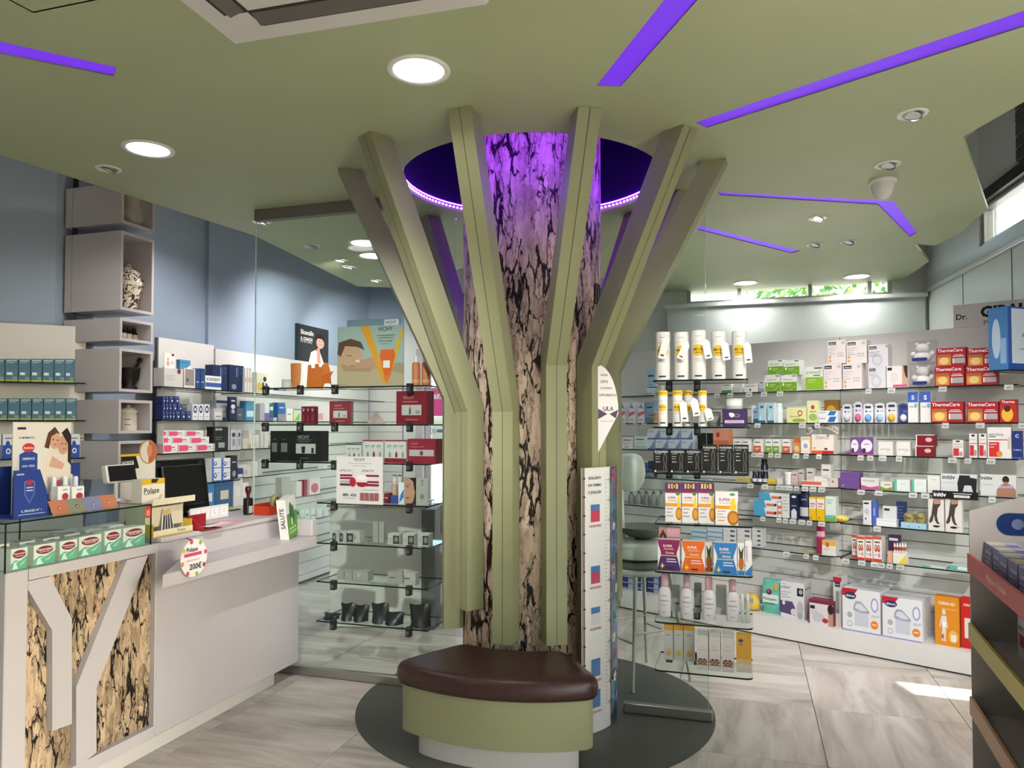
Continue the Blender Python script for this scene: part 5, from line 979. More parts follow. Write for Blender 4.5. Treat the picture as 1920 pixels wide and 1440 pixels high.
LIFT = [('t', 'VICHY', .5, .935, .24, '#2f2f33', .01), ('r', .25, .85, .75, .86, '#9a989c'), ('r', .35, .80, .65, .81, '#9a989c'), ('t', 'LIFTACTIV', .2, .70, .26, '#3a3a3e', .01), ('t', 'LIFTACTIV', .68, .70, .26, '#3a3a3e', .01), ('r', .08, .58, .36, .62, '#7d1f30'), ('r', .08, .52, .36, .56, '#7d1f30'), ('r', .08, .45, .36, .49, '#a5a2a4'), ('r', .08, .38, .36, .43, '#4a4548'), ('r', .64, .58, .92, .62, '#7d1f30'), ('r', .64, .45, .92, .49, '#7d1f30'), ('r', .64, .38, .92, .43, '#7d1f30'), ('e', .36, .46, .07, .10, '#a8242c'), ('r', .345, .56, .375, .72, '#c9bfc0'), ('e', .56, .44, .12, .08, '#8f1f38'), ('r', .45, .46, .67, .56, '#dcd6d6'), ('e', .56, .56, .11, .05, '#e6e0e0'), ('t', '-88%', .2, .19, .14, '#3a3a3e', .02), ('t', '-42%', .37, .19, .14, '#3a3a3e', .02), ('r', .52, .08, .92, .24, '#8a5a52'), ('r', .715, .08, .725, .24, '#cfc6c4'), ('r', .615, .08, .62, .24, '#cfc6c4'), ('r', .82, .08, .825, .24, '#cfc6c4'), ('r', .15, .12, .42, .13, '#a19ea2'), ('r', .55, .30, .9, .31, '#a19ea2')]
card(s, 631, 718, 856, 'advertising_card', 'white serum advertising card with red flask and jar', '#d3d1d0', LIFT, inset=-.027, th=.006, strut=False)
box(s, 720, 729, 925, 'serum_carton', 'small wine red carton beside the white advertising card', '#7d1f30', [('r', .2, .5, .8, .6, '#d9c2c6')], d=.05, inset=.06)
bottle(s, 732, 742, 890, 'make_up_bottle', 'beige make-up bottle with pale cap behind the screen', '#c8a58e', '#e2d6cc', [(1, 0), (1, .6), (.7, .66)], [(.7, .66), (.7, 1), (.5, 1)], inset=.14); bottle(s, 743, 752, 890, 'make_up_bottle', 'pinkish make-up bottle with pale cap behind the screen', '#b89084', '#e2d6cc', [(1, 0), (1, .6), (.7, .66)], [(.7, .66), (.7, 1), (.5, 1)], inset=.14)
box(s, 732, 757, 930, 'cream_carton', 'low violet-blue carton before the make-up bottles', '#3f4a96', [], d=.05, inset=.07); box(s, 747, 758, 905, 'cream_carton', 'white and sky blue carton before the make-up bottles', '#dfe4ea', [('p', [(.1, .05), (.95, .3), (.95, .7), (.3, .4)], '#3f7fc0')], d=.03, inset=.05)
card(s, 758, 803, 896, 'advertising_card', 'silver card with half a face in close-up', '#a9a7a2', [('r', 0, 0, .5, 1, '#3a2b26'), ('p', [(0, 1), (.25, .98), (.42, .8), (.46, .5), (.4, .2), (.3, 0), (0, 0)], '#b98d76'), ('p', [(.2, 1), (.5, 1), (.5, .5), (.42, .55), (.38, .85)], '#2c211e'), ('r', .06, .66, .2, .69, '#3a2722'), ('r', .06, .74, .24, .755, '#4a332c'), ('e', .14, .26, .09, .035, '#9a4f4a'), ('t', '30', .75, .88, .12, '#5a5956', .01), ('t', '27', .75, .76, .12, '#5a5956', .01), ('e', .75, .32, .09, .10, '#7d7b76')], inset=.02, th=.005)
s = GS[4]
SI = [('r', .0, .05, .5, .8, '#3a3a3a'), ('e', .25, .42, .16, .22, '#8a8a88'), ('r', .6, .3, .66, .7, '#5a5a58')]
boxes(s, [(623, 636), (637, 649), (650, 675)], 996, 'skincare_carton', 'pale grey skincare carton with a dark ring emblem', '#b5b4b0', SI, 'ring emblem cartons', d=.06, inset=.05)
boxes(s, [(699, 709), (710, 720)], 979, 'skincare_carton', 'tall slim silver skincare carton', '#a3a29c', [('r', .2, .3, .8, .33, '#7f7e78')], 'tall silver cartons', d=.03, inset=.10)
boxes(s, [(727, 749), (755, 777), (783, 804)], 1001, 'skincare_carton', 'small square skincare carton with a dark portrait panel', '#b9b8b4', [('r', .45, .1, .98, .85, '#3c3a3a'), ('e', .72, .5, .17, .25, '#8d8480'), ('r', .1, .5, .36, .54, '#77766f'), ('r', .1, .35, .32, .38, '#77766f')], 'portrait panel cartons', d=.06, inset=.05, top='#cfcabc')
s = GS[5]
boxes(s, [(632, 645), (646, 660), (661, 690)], 1071, 'skincare_carton', 'plain stone grey carton marked with a V', '#a09f98', [('t', 'V', .4, .6, .25, '#c9c8c2', .01), ('r', .7, 0, .705, 1, '#8a8983')], 'stone grey V cartons', d=.07, inset=.07)
box(s, 728, 754, 1073, 'skincare_carton', 'stone grey carton turned edge-on', '#9b9a94', [('r', .1, .5, .5, .6, '#55544f'), ('r', .6, 0, .61, 1, '#84837d')], d=.06, inset=.06, yaw=.35); box(s, 758, 779, 1075, 'skincare_carton', 'light grey carton with a dark stripe', '#b3b2ac', [('r', .0, .5, .5, .6, '#4a4944'), ('r', .2, .3, .8, .33, '#8a8983')], d=.05, inset=.05)
def pouch(sh, x0, x1, yt, label, lean=0.0, squash=1.0, group=None, inset=.08):
    pl, a, W, zb, Hh = dims(sh, x0, x1, yt, inset, None); N = 8; D = .05
    t = empty('sachet_pouch', (*pl.xy(a), zb), pl.ang); tag(t, label, 'pouch', group); m = MB(); vs_ = []
    for j in range(N+1):
        v = j/N; th = D*(1-v)**.7*squash+.003
        for k in range(N+1):
            u = k/N; bulge = math.sin(math.pi*u)**.6; x = (u-.5)*W*(1-.08*math.sin(math.pi*v))+lean*v*Hh; vs_.append((x, -th*bulge+.003*math.sin(9*u+5*v), v*Hh*(1-.05*math.sin(6*u))))
    nb = len(vs_); vs_ += [(x, .004+(-y)*.4, z) for x, y, z in vs_]
    R = N+1; fs = [(j*R+k, j*R+k+1, (j+1)*R+k+1, (j+1)*R+k) for j in range(N) for k in range(N)]; fs += [(nb+d, nb+c, nb+b, nb+a_) for a_, b, c, d in fs]
    m.add(vs_, fs, col('#232325', .32), True); m.build('foil_body', t)
    m = MB(); m.add([(-W*.36, -D*squash-.001, Hh*.12), (-W*.26, -D*squash-.001, Hh*.12), (-W*.26, -D*squash*.85-.003, Hh*.34), (-W*.36, -D*squash*.85-.003, Hh*.34)], [(0, 1, 2, 3)], '#9a9a98'); m.build('sticker', t)
g_ = 'black pouches on the lowest screen shelf'
for x0, x1, y, le in ((640, 668, 1131, 0), (664, 690, 1134, .12), (697, 730, 1131, 0), (768, 808, 1133, 0)): pouch(GS[6], x0, x1, y, 'upright black foil pouch, '+NTH[(640, 664, 697, 768).index(x0)]+' from the counter', le, group=g_)
pouch(GS[6], 607, 638, 1149, 'flat fallen black foil pouch at the end of the lowest screen shelf', .2, 1.2); pouch(GS[6], 722, 756, 1147, 'slumped black foil pouch between the upright pouches', .15, 1.2)
# =========================================================== shelves on the glass fin
s = RS[0]
MET = [('c', .60, .82, '#e0b928'), ('t', 'METAB', .62, .62, '#3f3417'), ('t', 'tisana', .56, .4, '#5f4f20'), ('b', .07, .105, .5, '#33312f'), ('b', .78, .784, 1.6, '#77746f'), ('b', .42, .43, .5, '#8a8782'), ('b', .38, .388, .45, '#8a8782'), ('b', .88, .89, .45, '#8a8782')]
def swing_tag(sh, px, py, px1, py1, label, c='#e4e3e0', inset=.02, gr=None):
    pl = sh.plane.off(-inset+.03); a0, z0 = pl.hit(px, py); a1, z1 = pl.hit(px1, py1); d = Vector((a1-a0, z1-z0)); n = Vector((-d.y, d.x)).normalized()*.017
    m = MB(); pts = [(a0, z0), (a0+d.x*.18-n.x, z0+d.y*.18-n.y), (a1-n.x, z1-n.y), (a1+n.x, z1+n.y), (a0+d.x*.18+n.x, z0+d.y*.18+n.y)]
    m.add([(x, -.0, z) for x, z in pts]+[(x, .0012, z) for x, z in pts], [tuple(range(5)), tuple(reversed(range(5, 10)))]+[(k, 5+k, 5+(k+1) % 5, (k+1) % 5) for k in range(5)], c)
    q = [(a1-n.x*.5-d.x*.1, z1-n.y*.5-d.y*.1), (a1+n.x*.5-d.x*.1, z1+n.y*.5-d.y*.1), (a1+n.x*.5-d.x*.17, z1+n.y*.5-d.y*.17), (a1-n.x*.5-d.x*.17, z1-n.y*.5-d.y*.17)]; m.add([(x, -.0006, z) for x, z in q], [(0, 1, 2, 3), (3, 2, 1, 0)], '#4a4845')
    return m, pl
WT = '#e2dfdc'; tubes = []
for i, (x0, x1, y) in enumerate(((1228, 1255, 622), (1263, 1290, 622), (1295, 1323, 619), (1333, 1360, 621), (1372, 1399, 620))):
    t = tube_p(s, x0, x1, y, 'tea_tube', 'tall white yellow-disc tube, '+NTH[i]+' from the column', WT, '#dcd9d6', .19, pr=MET, inset=.08, group='tall white tubes with yellow discs'); tubes.append(t)
def hang(t, m, pl, name='swing_tag'):
    o = m.build(name); bpy.context.view_layer.update()
    W = Matrix.Translation((*pl.xy(0), 0)) @ Matrix.Rotation(pl.ang, 4, 'Z'); P = Matrix.Translation(t.location) @ Matrix.Rotation(t.rotation_euler.z, 4, 'Z')
    o.parent = t; o.matrix_parent_inverse = Matrix.Identity(4); o.matrix_local = P.inverted() @ W
for t, c in ((tubes[0], (1251, 628, 1240, 672)), (tubes[1], (1290, 640, 1275, 673)), (tubes[2], (1322, 635, 1329, 672)), (tubes[3], (1358, 640, 1363, 675)), (tubes[4], (1400, 640, 1404, 680))):
    m, pl = swing_tag(s, *c, 'x', inset=.08); hang(t, m, pl)
s = RS[1]
MES = [('c', .52, .8, '#e0b928'), ('t', 'METAB', .54, .6, '#3f3417'), ('b', .08, .12, .6, '#33312f'), ('t', '25 GIORNI', .935, .8, '#6a5414'), ('b', .70, .705, 1.6, '#55524e'), ('b', .36, .37, .5, '#8a8782')]
tt = [tube_p(s, x0, x1, 732, 'tea_tube', 'slim white yellow-capped tube, '+NTH[(1233, 1260, 1281, 1308).index(x0)]+' from the column', WT, '#e0b928', .14, pr=MES, inset=i_, group='slim yellow-capped tubes') for x0, x1, i_ in ((1233, 1251, .05), (1260, 1279, .05), (1281, 1298, .11), (1308, 1325, .05))]
for t, c in ((tt[1], (1280, 750, 1284, 790)), (tt[2], (1300, 745, 1307, 780)), (tt[3], (1326, 765, 1332, 788))): m, pl = swing_tag(s, *c, 'x', inset=.06); hang(t, m, pl)
tube_p(s, 1326, 1351, 772, 'tin_can', 'short grey tin behind the slim tubes', '#6f7470', '#4a4f4c', .1, pr=[('b', .3, .7, 1.0, '#8d928e')], inset=.12, cat='tin')
bp_ = box(s, 1354, 1402, 767, 'gift_box', 'deep purple box with a white flower on the second fin shelf', '#33204f', [('e', .38, .66, .1, .13, '#e6e0d6'), ('e', .32, .72, .06, .08, '#d9d2c6'), ('e', .58, .62, .12, .09, '#a58fc0'), ('e', .58, .62, .09, .06, '#33204f'), ('r', .1, .2, .86, .36, '#c9b6cf'), ('r', .15, .26, .8, .30, '#8a6fa0')], d=.10, inset=.02)
tube_p(s, 1359, 1393, 745, 'tin_can', 'wide silver tin standing on the purple box', '#b9bcb9', '#33584c', .08, pr=[('b', .3, .75, .9, '#d9dbd9')], inset=.03, on=bp_, cat='tin')
s = RS[2]
boxes(s, [(1225, 1255), (1256, 1285), (1286, 1315)], 843, 'supplement_carton', 'shorter black carton with a body outline on the third fin shelf', '#101010', FORD, 'shorter black outline cartons', d=.05, inset=.03)
boxes(s, [(1316, 1345), (1347, 1375), (1376, 1404)], 834, 'supplement_carton', 'taller black carton with a body outline on the third fin shelf', '#101010', FORD, 'taller black outline cartons', d=.05, inset=.015)
s = RS[3]
boxes(s, [(1247, 1277), (1278, 1308), (1309, 1340)], 905, 'supplement_carton', 'white carton with pineapple and purple ten-sachet header', '#e3ddda', SUPER(), 'purple-topped pineapple cartons', d=.05, inset=.05)
box(s, 1341, 1384, 922, 'supplement_carton', 'wide white carton with a large pineapple and no header', '#e3ddda', [('t', 'SUPER', .4, .76, .5, '#6a3a6f', .02), ('t', 'ANANAS', .42, .66, .52, '#d98f2f', .01), ('r', 0, .48, .66, .58, '#e0932d'), ('e', .78, .22, .26, .22, '#a8641f'), ('e', .78, .22, .18, .15, '#c98a30'), ('p', [(.62, .45), (.95, .45), (.86, .8), (.7, .8)], '#e6c23a'), ('r', .98, .3, 1, .7, '#6a2040'), ('e', .75, .92, .12, .04, '#4d8a4a'), ('r', .1, .12, .4, .15, '#d98f2f')]+lines(3, .08, .46, .40), d=.06, inset=.02, side='#e6e0dd')
s = RS[4]
def WAIST(c1, c2, t2): return [('r', 0, 0, 1, 1, '#e2dedc'), ('p', [(0, 1), (1, 1), (.98, .85), (.86, .6), (.86, .5), (.14, .5), (.14, .6), (.02, .85)], c1), ('p', [(.14, .5), (.86, .5), (.94, .28), (1, .1), (1, 0), (0, 0), (0, .1), (.06, .28)], c2), ('r', .14, .47, .86, .50, '#e0b24a'), ('t', 'SUPER', .45, .80, .42, '#f0e6ea', .02), ('t', 'ANANAS', .5, .70, .46, '#e8c9a0', .01), ('t', t2, .55, .58, .36, '#f0e6ea', .01), ('r', .4, .36, .8, .39, '#e6d9e0'), ('r', .4, .28, .86, .31, '#e6d9e0'), ('p', [(.1, .14), (.18, .18), (.2, .27), (.24, .18), (.32, .16), (.24, .12), (.2, .04), (.17, .12)], '#e0c04a'), ('r', .4, .07, .7, .12, '#3a2a30')]
pb = box(s, 1235, 1275, 989, 'supplement_carton', 'pink carton with a portrait standing behind the purple waist carton', '#d9a5b0', [('r', 0, 0, .4, 1, '#b98a80'), ('p', [(.05, .2), (.05, .8), (.2, .95), (.36, .8), (.36, .3), (.25, .2)], '#4a2f2c'), ('e', .2, .6, .1, .2, '#c79a88'), ('r', .5, .5, .9, .54, '#b0707f')], d=.04, inset=.10)
box(s, 1233, 1275, 1012, 'supplement_carton', 'purple waisted carton on the fin shelf of waisted cartons', '#e2dedc', WAIST('#8a2458', '#4b2a66', 'Donna'), d=.05, inset=.03)
box(s, 1278, 1322, 1015, 'supplement_carton', 'orange waisted carton on the fin shelf of waisted cartons', '#e2dedc', WAIST('#dc6a22', '#d9641f', 'brucia'), d=.06, inset=.02, side='#e2dedc', sp=[('e', .5, .28, .34, .26, '#8a4a20'), ('p', [(.3, .5), (.7, .5), (.8, .9), (.5, .72), (.2, .9)], '#2f4a2c')])
box(s, 1322, 1336, 1017, 'supplement_carton', 'white carton with a whole pineapple beside the orange waisted carton', '#ddd8d4', [('e', .5, .33, .40, .24, '#9a5524'), ('p', [(.3, .52), (.7, .52), (.85, .92), (.5, .74), (.15, .92)], '#2f4a2c'), ('r', 0, 0, 1, .14, '#9a4a20')], d=.05, inset=.06)
box(s, 1338, 1382, 1018, 'supplement_carton', 'blue waisted carton on the fin shelf of waisted cartons', '#e2dedc', WAIST('#2f78b4', '#2a74b2', 'drena'), d=.06, inset=.005)
box(s, 1383, 1396, 1018, 'supplement_carton', 'white carton with a pineapple and blue foot beside the blue waisted carton', '#e0dcd8', [('e', .5, .36, .42, .22, '#b0642a'), ('p', [(.25, .52), (.75, .52), (.9, .9), (.5, .72), (.1, .9)], '#2f4a2c'), ('r', 0, 0, 1, .14, '#2f78b4')], d=.05, inset=.02); box(s, 1397, 1410, 1014, 'supplement_carton', 'white carton with a blue wedge at the end of the waisted cartons', '#e4e0de', [('p', [(0, 0), (1, 0), (1, .3), (0, .1)], '#2f78b4'), ('r', .2, .4, .3, .85, '#8a5a6a')], d=.05, inset=.02)
s = RS[5]
for x0, x1, y in ((1234, 1257, 1077), (1275, 1299, 1080), (1316, 1341, 1083), (1361, 1386, 1088)): bottle(s, x0, x1, y, 'shampoo_bottle', 'white pink-capped shampoo bottle, '+NTH[(1234, 1275, 1316, 1361).index(x0)]+' from the column', '#dcd8db', '#d6a9b4', [(.92, 0), (1, .03), (1, .55), (.85, .64), (.56, .70)], [(.56, .70), (.56, .96), (.48, 1), (.2, 1)], group='white pink-capped shampoo bottles', inset=.09, flat=.62, txt=(('BIONIKE', .50, .45, '#5a4a52'), ('DEFENCE', .38, .7, '#8a4a5c'), ('shampoo', .28, .5, '#8a858a'), ('250 ml', .12, .3, '#2f2a2e')))
for x0, x1 in ((1388, 1396), (1398, 1406)): bottle(s, x0, x1, 1114, 'serum_vial', 'small clear vial '+('next to the last shampoo bottle' if x0 == 1388 else 'at the end of the shampoo shelf'), '#c3cac8', '#e2e4e2', [(.9, 0), (1, .03), (1, .7), (.5, .76)], [(.55, .76), (.55, 1), (.3, 1)], group='small clear vials', inset=.09, txt=(('VICHY', .4, .8, '#55585a'),))
box(s, 1258, 1274, 1100, 'skincare_carton', 'pale grey carton behind the shampoo bottles next to the glass', '#aeb2ae', [('r', .5, .3, .95, .36, '#3a3d3b')], d=.05, inset=.22); box(s, 1301, 1315, 1096, 'skincare_carton', 'grey carton behind the middle shampoo bottles', '#8f9492', [('r', .1, .2, .9, .26, '#2f3230')], d=.05, inset=.22); box(s, 1342, 1362, 1100, 'skincare_carton', 'white carton behind the last shampoo bottles', '#b5b9b6', lines(2), d=.05, inset=.22)
s = RS[6]
AL = lambda c: [('t', 'OLIO', .45, .66, .4, '#a9a29c'), ('r', .2, .56, .8, .58, '#b9b2ac')]+[('e', .15+.17*(k % 5), .16+.06*(k//5)+.02*(k % 2), .10, .035, c if k % 2 else '#a9866c') for k in range(15)]
boxes(s, [(1245, 1262), (1263, 1281), (1282, 1302)], 1172, 'skincare_carton', 'pale blossom carton with an orange top', '#c9c9c3', [('r', 0, .85, 1, 1, '#e0a03a'), ('e', .5, .2, .3, .08, '#c9a86a'), ('e', .3, .26, .12, .05, '#d9bd84'), ('e', .7, .27, .12, .05, '#d9bd84'), ('r', .2, .7, .7, .73, '#9a9a94')], 'blossom cartons', d=.05, inset=.17, top='#e0a03a')
boxes(s, [(1306, 1328), (1329, 1351), (1353, 1376)], 1190, 'skincare_carton', 'white carton printed with brown almonds on the lowest fin shelf', '#ddd6d3', AL('#5a3a2a'), 'almond cartons', d=.10, inset=.06, top='#dad6d4')
box(s, 1380, 1409, 1192, 'skincare_carton', 'amber to white carton on the lowest fin shelf', '#d9d4cc', [('r', 0, .34, 1, 1, '#dba43c'), ('r', 0, .22, 1, .36, '#dcbd80'), ('e', .3, .86, .16, .05, '#4a5a7a'), ('r', .15, .74, .4, .77, '#7a5a24')], d=.06, inset=.08, side='#d9a23c')
# =========================================================== angled partition
s = SH[0]
ga = boxes(s, [(1434, 1463), (1464, 1494)], 703, 'medicine_carton', 'lower white and grass green carton', '#dfe3dc', GREENB, 'grass green cartons in a block', d=.09, inset=.03)
for (x0, x1), o in zip([(1440, 1468), (1469, 1499)], ga): box(s, x0, x1, 675, 'medicine_carton', 'upper white and grass green carton, '+('nearer to' if x0 < 1450 else 'farther from')+' the glass fin', '#dfe3dc', GREENB, on=o, group='grass green cartons in a block', d=.09, inset=.03)
box(s, 1510, 1543, 687, 'medicine_carton', 'single lime green carton with thin lettering', '#dfe3d6', [('r', 0, .02, 1, .55, '#86b52a'), ('t', 'preneid', .46, .74, .82, '#7a8a5a', .005), ('r', .45, .6, .85, .64, '#4a4d44'), ('r', .5, .9, .95, .95, '#3d4043')]+lines(2, .15, .6, .42, '#d6e6b0'), d=.07)
c1_ = boxes(s, [(1544, 1578), (1580, 1616)], 682, 'baby_carton', 'lower pale pink baby bottle carton with icons', '#e3dad8', CHIC(), 'pale baby cartons', d=.08)
for (x0, x1), o in zip([(1552, 1586), (1587, 1625)], c1_): box(s, x0, x1, 638, 'baby_carton', 'upper pale pink baby bottle carton, '+('nearer to' if x0 < 1580 else 'farther from')+' the glass fin', '#e6dcd8', CHIC(), on=o, group='pale baby cartons', d=.08)
c2_ = box(s, 1628, 1661, 688, 'baby_carton', 'lilac grey carton with a round drawing under its twin', '#d6d4dc', [('r', .05, .8, .42, .93, '#25262b'), ('t', 'chicco', .235, .865, .3, '#f3efee', .015), ('e', .45, .34, .30, .30, '#c3c2ca'), ('e', .45, .34, .18, .18, '#d3d2d9')]+lines(2, .05, .5, .68), d=.09)
box(s, 1628, 1665, 646, 'baby_carton', 'lilac grey carton with a round drawing on top of its twin', '#d9d7de', [('r', .05, .8, .42, .93, '#25262b'), ('t', 'chicco', .235, .865, .3, '#f3efee', .015), ('e', .45, .32, .28, .28, '#c3c2ca'), ('e', .45, .32, .17, .17, '#d3d2d9'), ('r', .9, .85, .97, .95, '#77777d')]+lines(3, .05, .6, .66), on=c2_, d=.09)
box(s, 1662, 1702, 686, 'baby_carton', 'white nursing pad carton with a dark-haired portrait', '#e6dedb', [('r', .05, .8, .26, .93, '#25262b'), ('e', .35, .45, .2, .26, '#dcd2ce'), ('r', .74, .1, 1, 1, '#c9a08c'), ('p', [(.8, 1), (1, 1), (1, .4), (.9, .5), (.85, .7)], '#3f2f2a'), ('r', .3, .02, .98, .14, '#cf5f86')], d=.08)
CLEARP = glass_mat('clear_plastic', (.93, .93, .94), .5); BEARW = col('#e6e3e2', .3)
def bear(x0, x1, yt, on, label):
    pl, a, W, zb, Hh = dims(s, x0, x1, yt, .03, on); t = empty('bear_bottle', (*pl.xy(a), zb), pl.ang); fin(t, label, 'baby bottle', 'bear-shaped bottles', zb+Hh)
    m = MB(); m.box(-W/2, W/2, 0, .09, 0, Hh, CLEARP); m.build('clear_pack', t); k = Hh; cyy = .045
    def ball(name, x, z, rx, rz, mat=BEARW, ry=None):
        T = Matrix.Translation((x, cyy, z)) @ Matrix.Diagonal((rx, ry or rx*.75, rz, 1)); m = MB(); n = 6; m.lathe([(math.sin(math.pi*i/n)+1e-3, -math.cos(math.pi*i/n)) for i in range(n+1)], mat, 14, T); return m.build(name, t)
    ball('bear_belly', 0, k*.27, W*.33, k*.25); ball('bear_head', 0, k*.67, W*.25, k*.22); ball('ear', -W*.2, k*.86, W*.08, k*.08); ball('ear', W*.2, k*.86, W*.08, k*.08); ball('arm', -W*.33, k*.42, W*.11, k*.12); ball('arm', W*.33, k*.42, W*.11, k*.12)
    m = MB(); m.bbox(-W*.32, W*.22, -.001, .002, k*.1, k*.24, '#2a2f78', .001); m.build('name_label', t)
    return t
b1_ = bear(1702, 1752, 681, None, 'white bear-shaped bottle in a clear pack, lower of two'); bear(1700, 1753, 638, b1_, 'white bear-shaped bottle in a clear pack, upper of two')
t1_ = boxes(s, [(1752, 1808), (1810, 1870)], 687, 'heat_pad_carton', 'lower red heat pad carton on the partition top shelf', '#a31d2b', THERMA, 'red heat pad cartons on the top shelf', d=.07, inset=.03)
for (x0, x1), o in zip([(1755, 1811), (1813, 1873)], t1_): box(s, x0, x1, 652, 'heat_pad_carton', 'upper red heat pad carton, '+('next to the bear bottles' if x0 < 1800 else 'next to the dispenser box'), '#a31d2b', THERMA, on=o, group='red heat pad cartons on the top shelf', d=.07, inset=.03)
for x0, x1, y, c, l, pr in ((1353, 1372, 718, '#dcdcd8', 'white squat jar carton with a green base', LAB('#4a8a5a')), (1376, 1392, 718, '#c9cac8', 'grey ribbed carton', lines(3)), (1395, 1421, 720, '#dedcd9', 'low white carton with small emblem', [('r', .1, .7, .85, .78, '#77777a'), ('e', .45, .3, .08, .12, '#4a4a4e')]), (1423, 1433, 712, '#b9bec6', 'slim bluish carton with a dark top', LAB('#8d98a8')), (1213, 1229, 693, '#9ec4d6', 'light blue carton with icons above the glass fin', LAB('#cfe2ea')), (1213, 1240, 722, '#c6c9bd', 'low cream patterned carton near the glass fin', LAB('#8d957c'))):
    box(s, x0, x1, y, 'medicine_carton', l+' on the partition', c, pr, d=.05)
s = SH[1]
for x0, x1 in ((1162, 1172), (1179, 1190), (1196, 1208)): box(s, x0, x1, 755, 'medicine_carton', 'slim white pink-wave carton, '+NTH[(1162, 1179, 1196).index(x0)]+' from the column', '#dcdbe0', [('p', [(0, .3), (1, .45), (1, .6), (0, .5)], '#cf5f7c'), ('p', [(.1, .75), (.9, .7), (.5, .95)], '#5f93b8'), ('r', .15, .1, .8, .22, '#cfa6b0')], group='pink wave cartons', d=.05)
for x0, x1, y, c, l, pr in ((1210, 1226, 754, '#7f9ab8', 'slate blue carton seen through the glass fin', LAB('#5a7896')), (1214, 1231, 774, '#c98a50', 'low orange jar carton seen through the glass fin', LAB('#d9b47a')), (1412, 1422, 766, '#7fa6bc', 'short dusty blue carton', LAB('#35506c')), (1409, 1413, 760, '#cdd3d8', 'very slim white-blue carton', [])): box(s, x0, x1, y, 'medicine_carton', l+' on the second shelf', c, pr, d=.05)
boxes(s, [(1422, 1435), (1439, 1451)], 755, 'eye_drop_carton', 'sky blue eye drop carton with dark foot', '#a9cbd8', [('r', 0, 0, 1, .12, '#2f6a78'), ('e', .5, .78, .28, .06, '#3f7486'), ('p', [(.1, .15), (.5, .6), (.4, .15)], '#cfe2ea')], 'sky blue eye drop cartons', d=.05, sp=[('r', 0, 0, 1, 1, '#dfe3e2')])
bottle(s, 1453, 1465, 756, 'small_bottle', 'white and blue small bottle after the eye drop cartons', '#d6dfe2', '#c9d6da', [(1, 0), (1, .75), (.9, .8)], [(.9, .8), (.9, 1), (.3, 1)], inset=.04)
box(s, 1475, 1512, 764, 'herbal_carton', 'wide pale yellow carton with a red leaf ring', '#dcdca0', [('e', .68, .62, .12, .2, '#c0472f'), ('e', .68, .62, .07, .12, '#e3dfb8'), ('t', 'Gaviscon', .4, .42, .5, '#8a6a3a', .01), ('e', .62, .16, .34, .12, '#8fa83e')], d=.06); box(s, 1513, 1535, 751, 'herbal_carton', 'tall pale green carton with a red leaf ring', '#d6daa6', [('e', .5, .70, .16, .1, '#c0472f'), ('e', .5, .25, .36, .16, '#9ab35a'), ('r', .2, .48, .8, .52, '#8a7a4a')], d=.05)
bx = box(s, 1532, 1571, 780, 'medicine_carton', 'flat white carton with a blue parallelogram, lower of two', '#dce0e4', [('p', [(.5, .1), (.62, .9), (.95, .9), (.83, .1)], '#2a6cb0'), ('r', .08, .55, .4, .7, '#8f98a6')], d=.06); box(s, 1533, 1571, 770, 'medicine_carton', 'flat white carton with a blue parallelogram, upper of two', '#dce0e4', [('p', [(.5, .1), (.62, .9), (.95, .9), (.83, .1)], '#2a6cb0'), ('r', .08, .55, .4, .7, '#8f98a6')], on=bx, d=.06)
box(s, 1545, 1572, 750, 'herbal_carton', 'brown carton with an orange arc behind the flat cartons', '#8a6228', [('e', .5, .35, .4, .42, '#c9963c'), ('e', .5, .25, .28, .3, '#3a2a1a')], d=.04, inset=.09)
def blister(sh, x0, x1, yt, label, ic, cc='#d9d9dd', gr=None):
    pl, a, W, zb, Hh = dims(sh, x0, x1, yt, .02, None); t = empty('blister_pack', (*pl.xy(a), zb), pl.ang); fin(t, label, 'blister pack', gr, zb+Hh)
    n = 8; pts = [(-W/2, 0), (W/2, 0), (W/2, Hh*.86)]+[(W*.5*math.cos(math.pi*k/n), Hh*.86+Hh*.14*math.sin(math.pi*k/n)) for k in range(1, n)]+[(-W/2, Hh*.86)]; q = len(pts)
    m = MB(); m.add([(x, .03, z) for x, z in pts]+[(x, .032, z) for x, z in pts], [tuple(range(q)), tuple(reversed(range(q, 2*q)))], cc); put_print(m, [('r', .2, .74, .8, .86, '#33354a'), ('e', .3, .58, .1, .05, '#33354a'), ('r', .5, .56, .9, .6, '#8d8fa0')], W, Hh, .03); m.build('backing_card', t)
    m = MB(); T = Matrix.Translation((0, .03, Hh*.24)) @ Matrix.Diagonal((W*.36, .026, Hh*.2, 1)); m.lathe([(math.sin(math.pi*i/6)+1e-3, -math.cos(math.pi*i/6)) for i in range(7)], col(ic, .2), 14, T); m.build('soother', t)
for x0, x1, y, ic, cc, l in ((1577, 1594, 757, '#b9bcc4', '#d3d3d8', 'grey soother on a blister card'), (1598, 1614, 753, '#c9607a', '#cfd0dc', 'pink soother on a blister card'), (1616, 1634, 756, '#6f9fe0', '#dcdde0', 'bright blue soother on a blister card'), (1638, 1656, 755, '#9fc0e0', '#dcdde0', 'pale blue soother on a blister card'), (1659, 1679, 753, '#e0b03a', '#d9d6e0', 'yellow soother on a rounded blister card'), (1682, 1700, 756, '#e2e4e8', '#39488a', 'white soother on a navy blister card')): blister(s, x0, x1, y, l+' on the second shelf', ic, cc)
boxes(s, [(1702, 1721), (1725, 1745)], 735, 'baby_carton', 'tall white baby carton with a blue cap panel', '#e0dfdc', [('r', 0, .66, 1, 1, '#3d5fb8'), ('t', 'S', .5, .82, .3, '#e6ecf6', .03), ('r', .15, .5, .6, .53, '#8d8f98'), ('e', .78, .55, .15, .08, '#6fb0c8')], 'tall blue-topped baby cartons', d=.06, inset=.03)
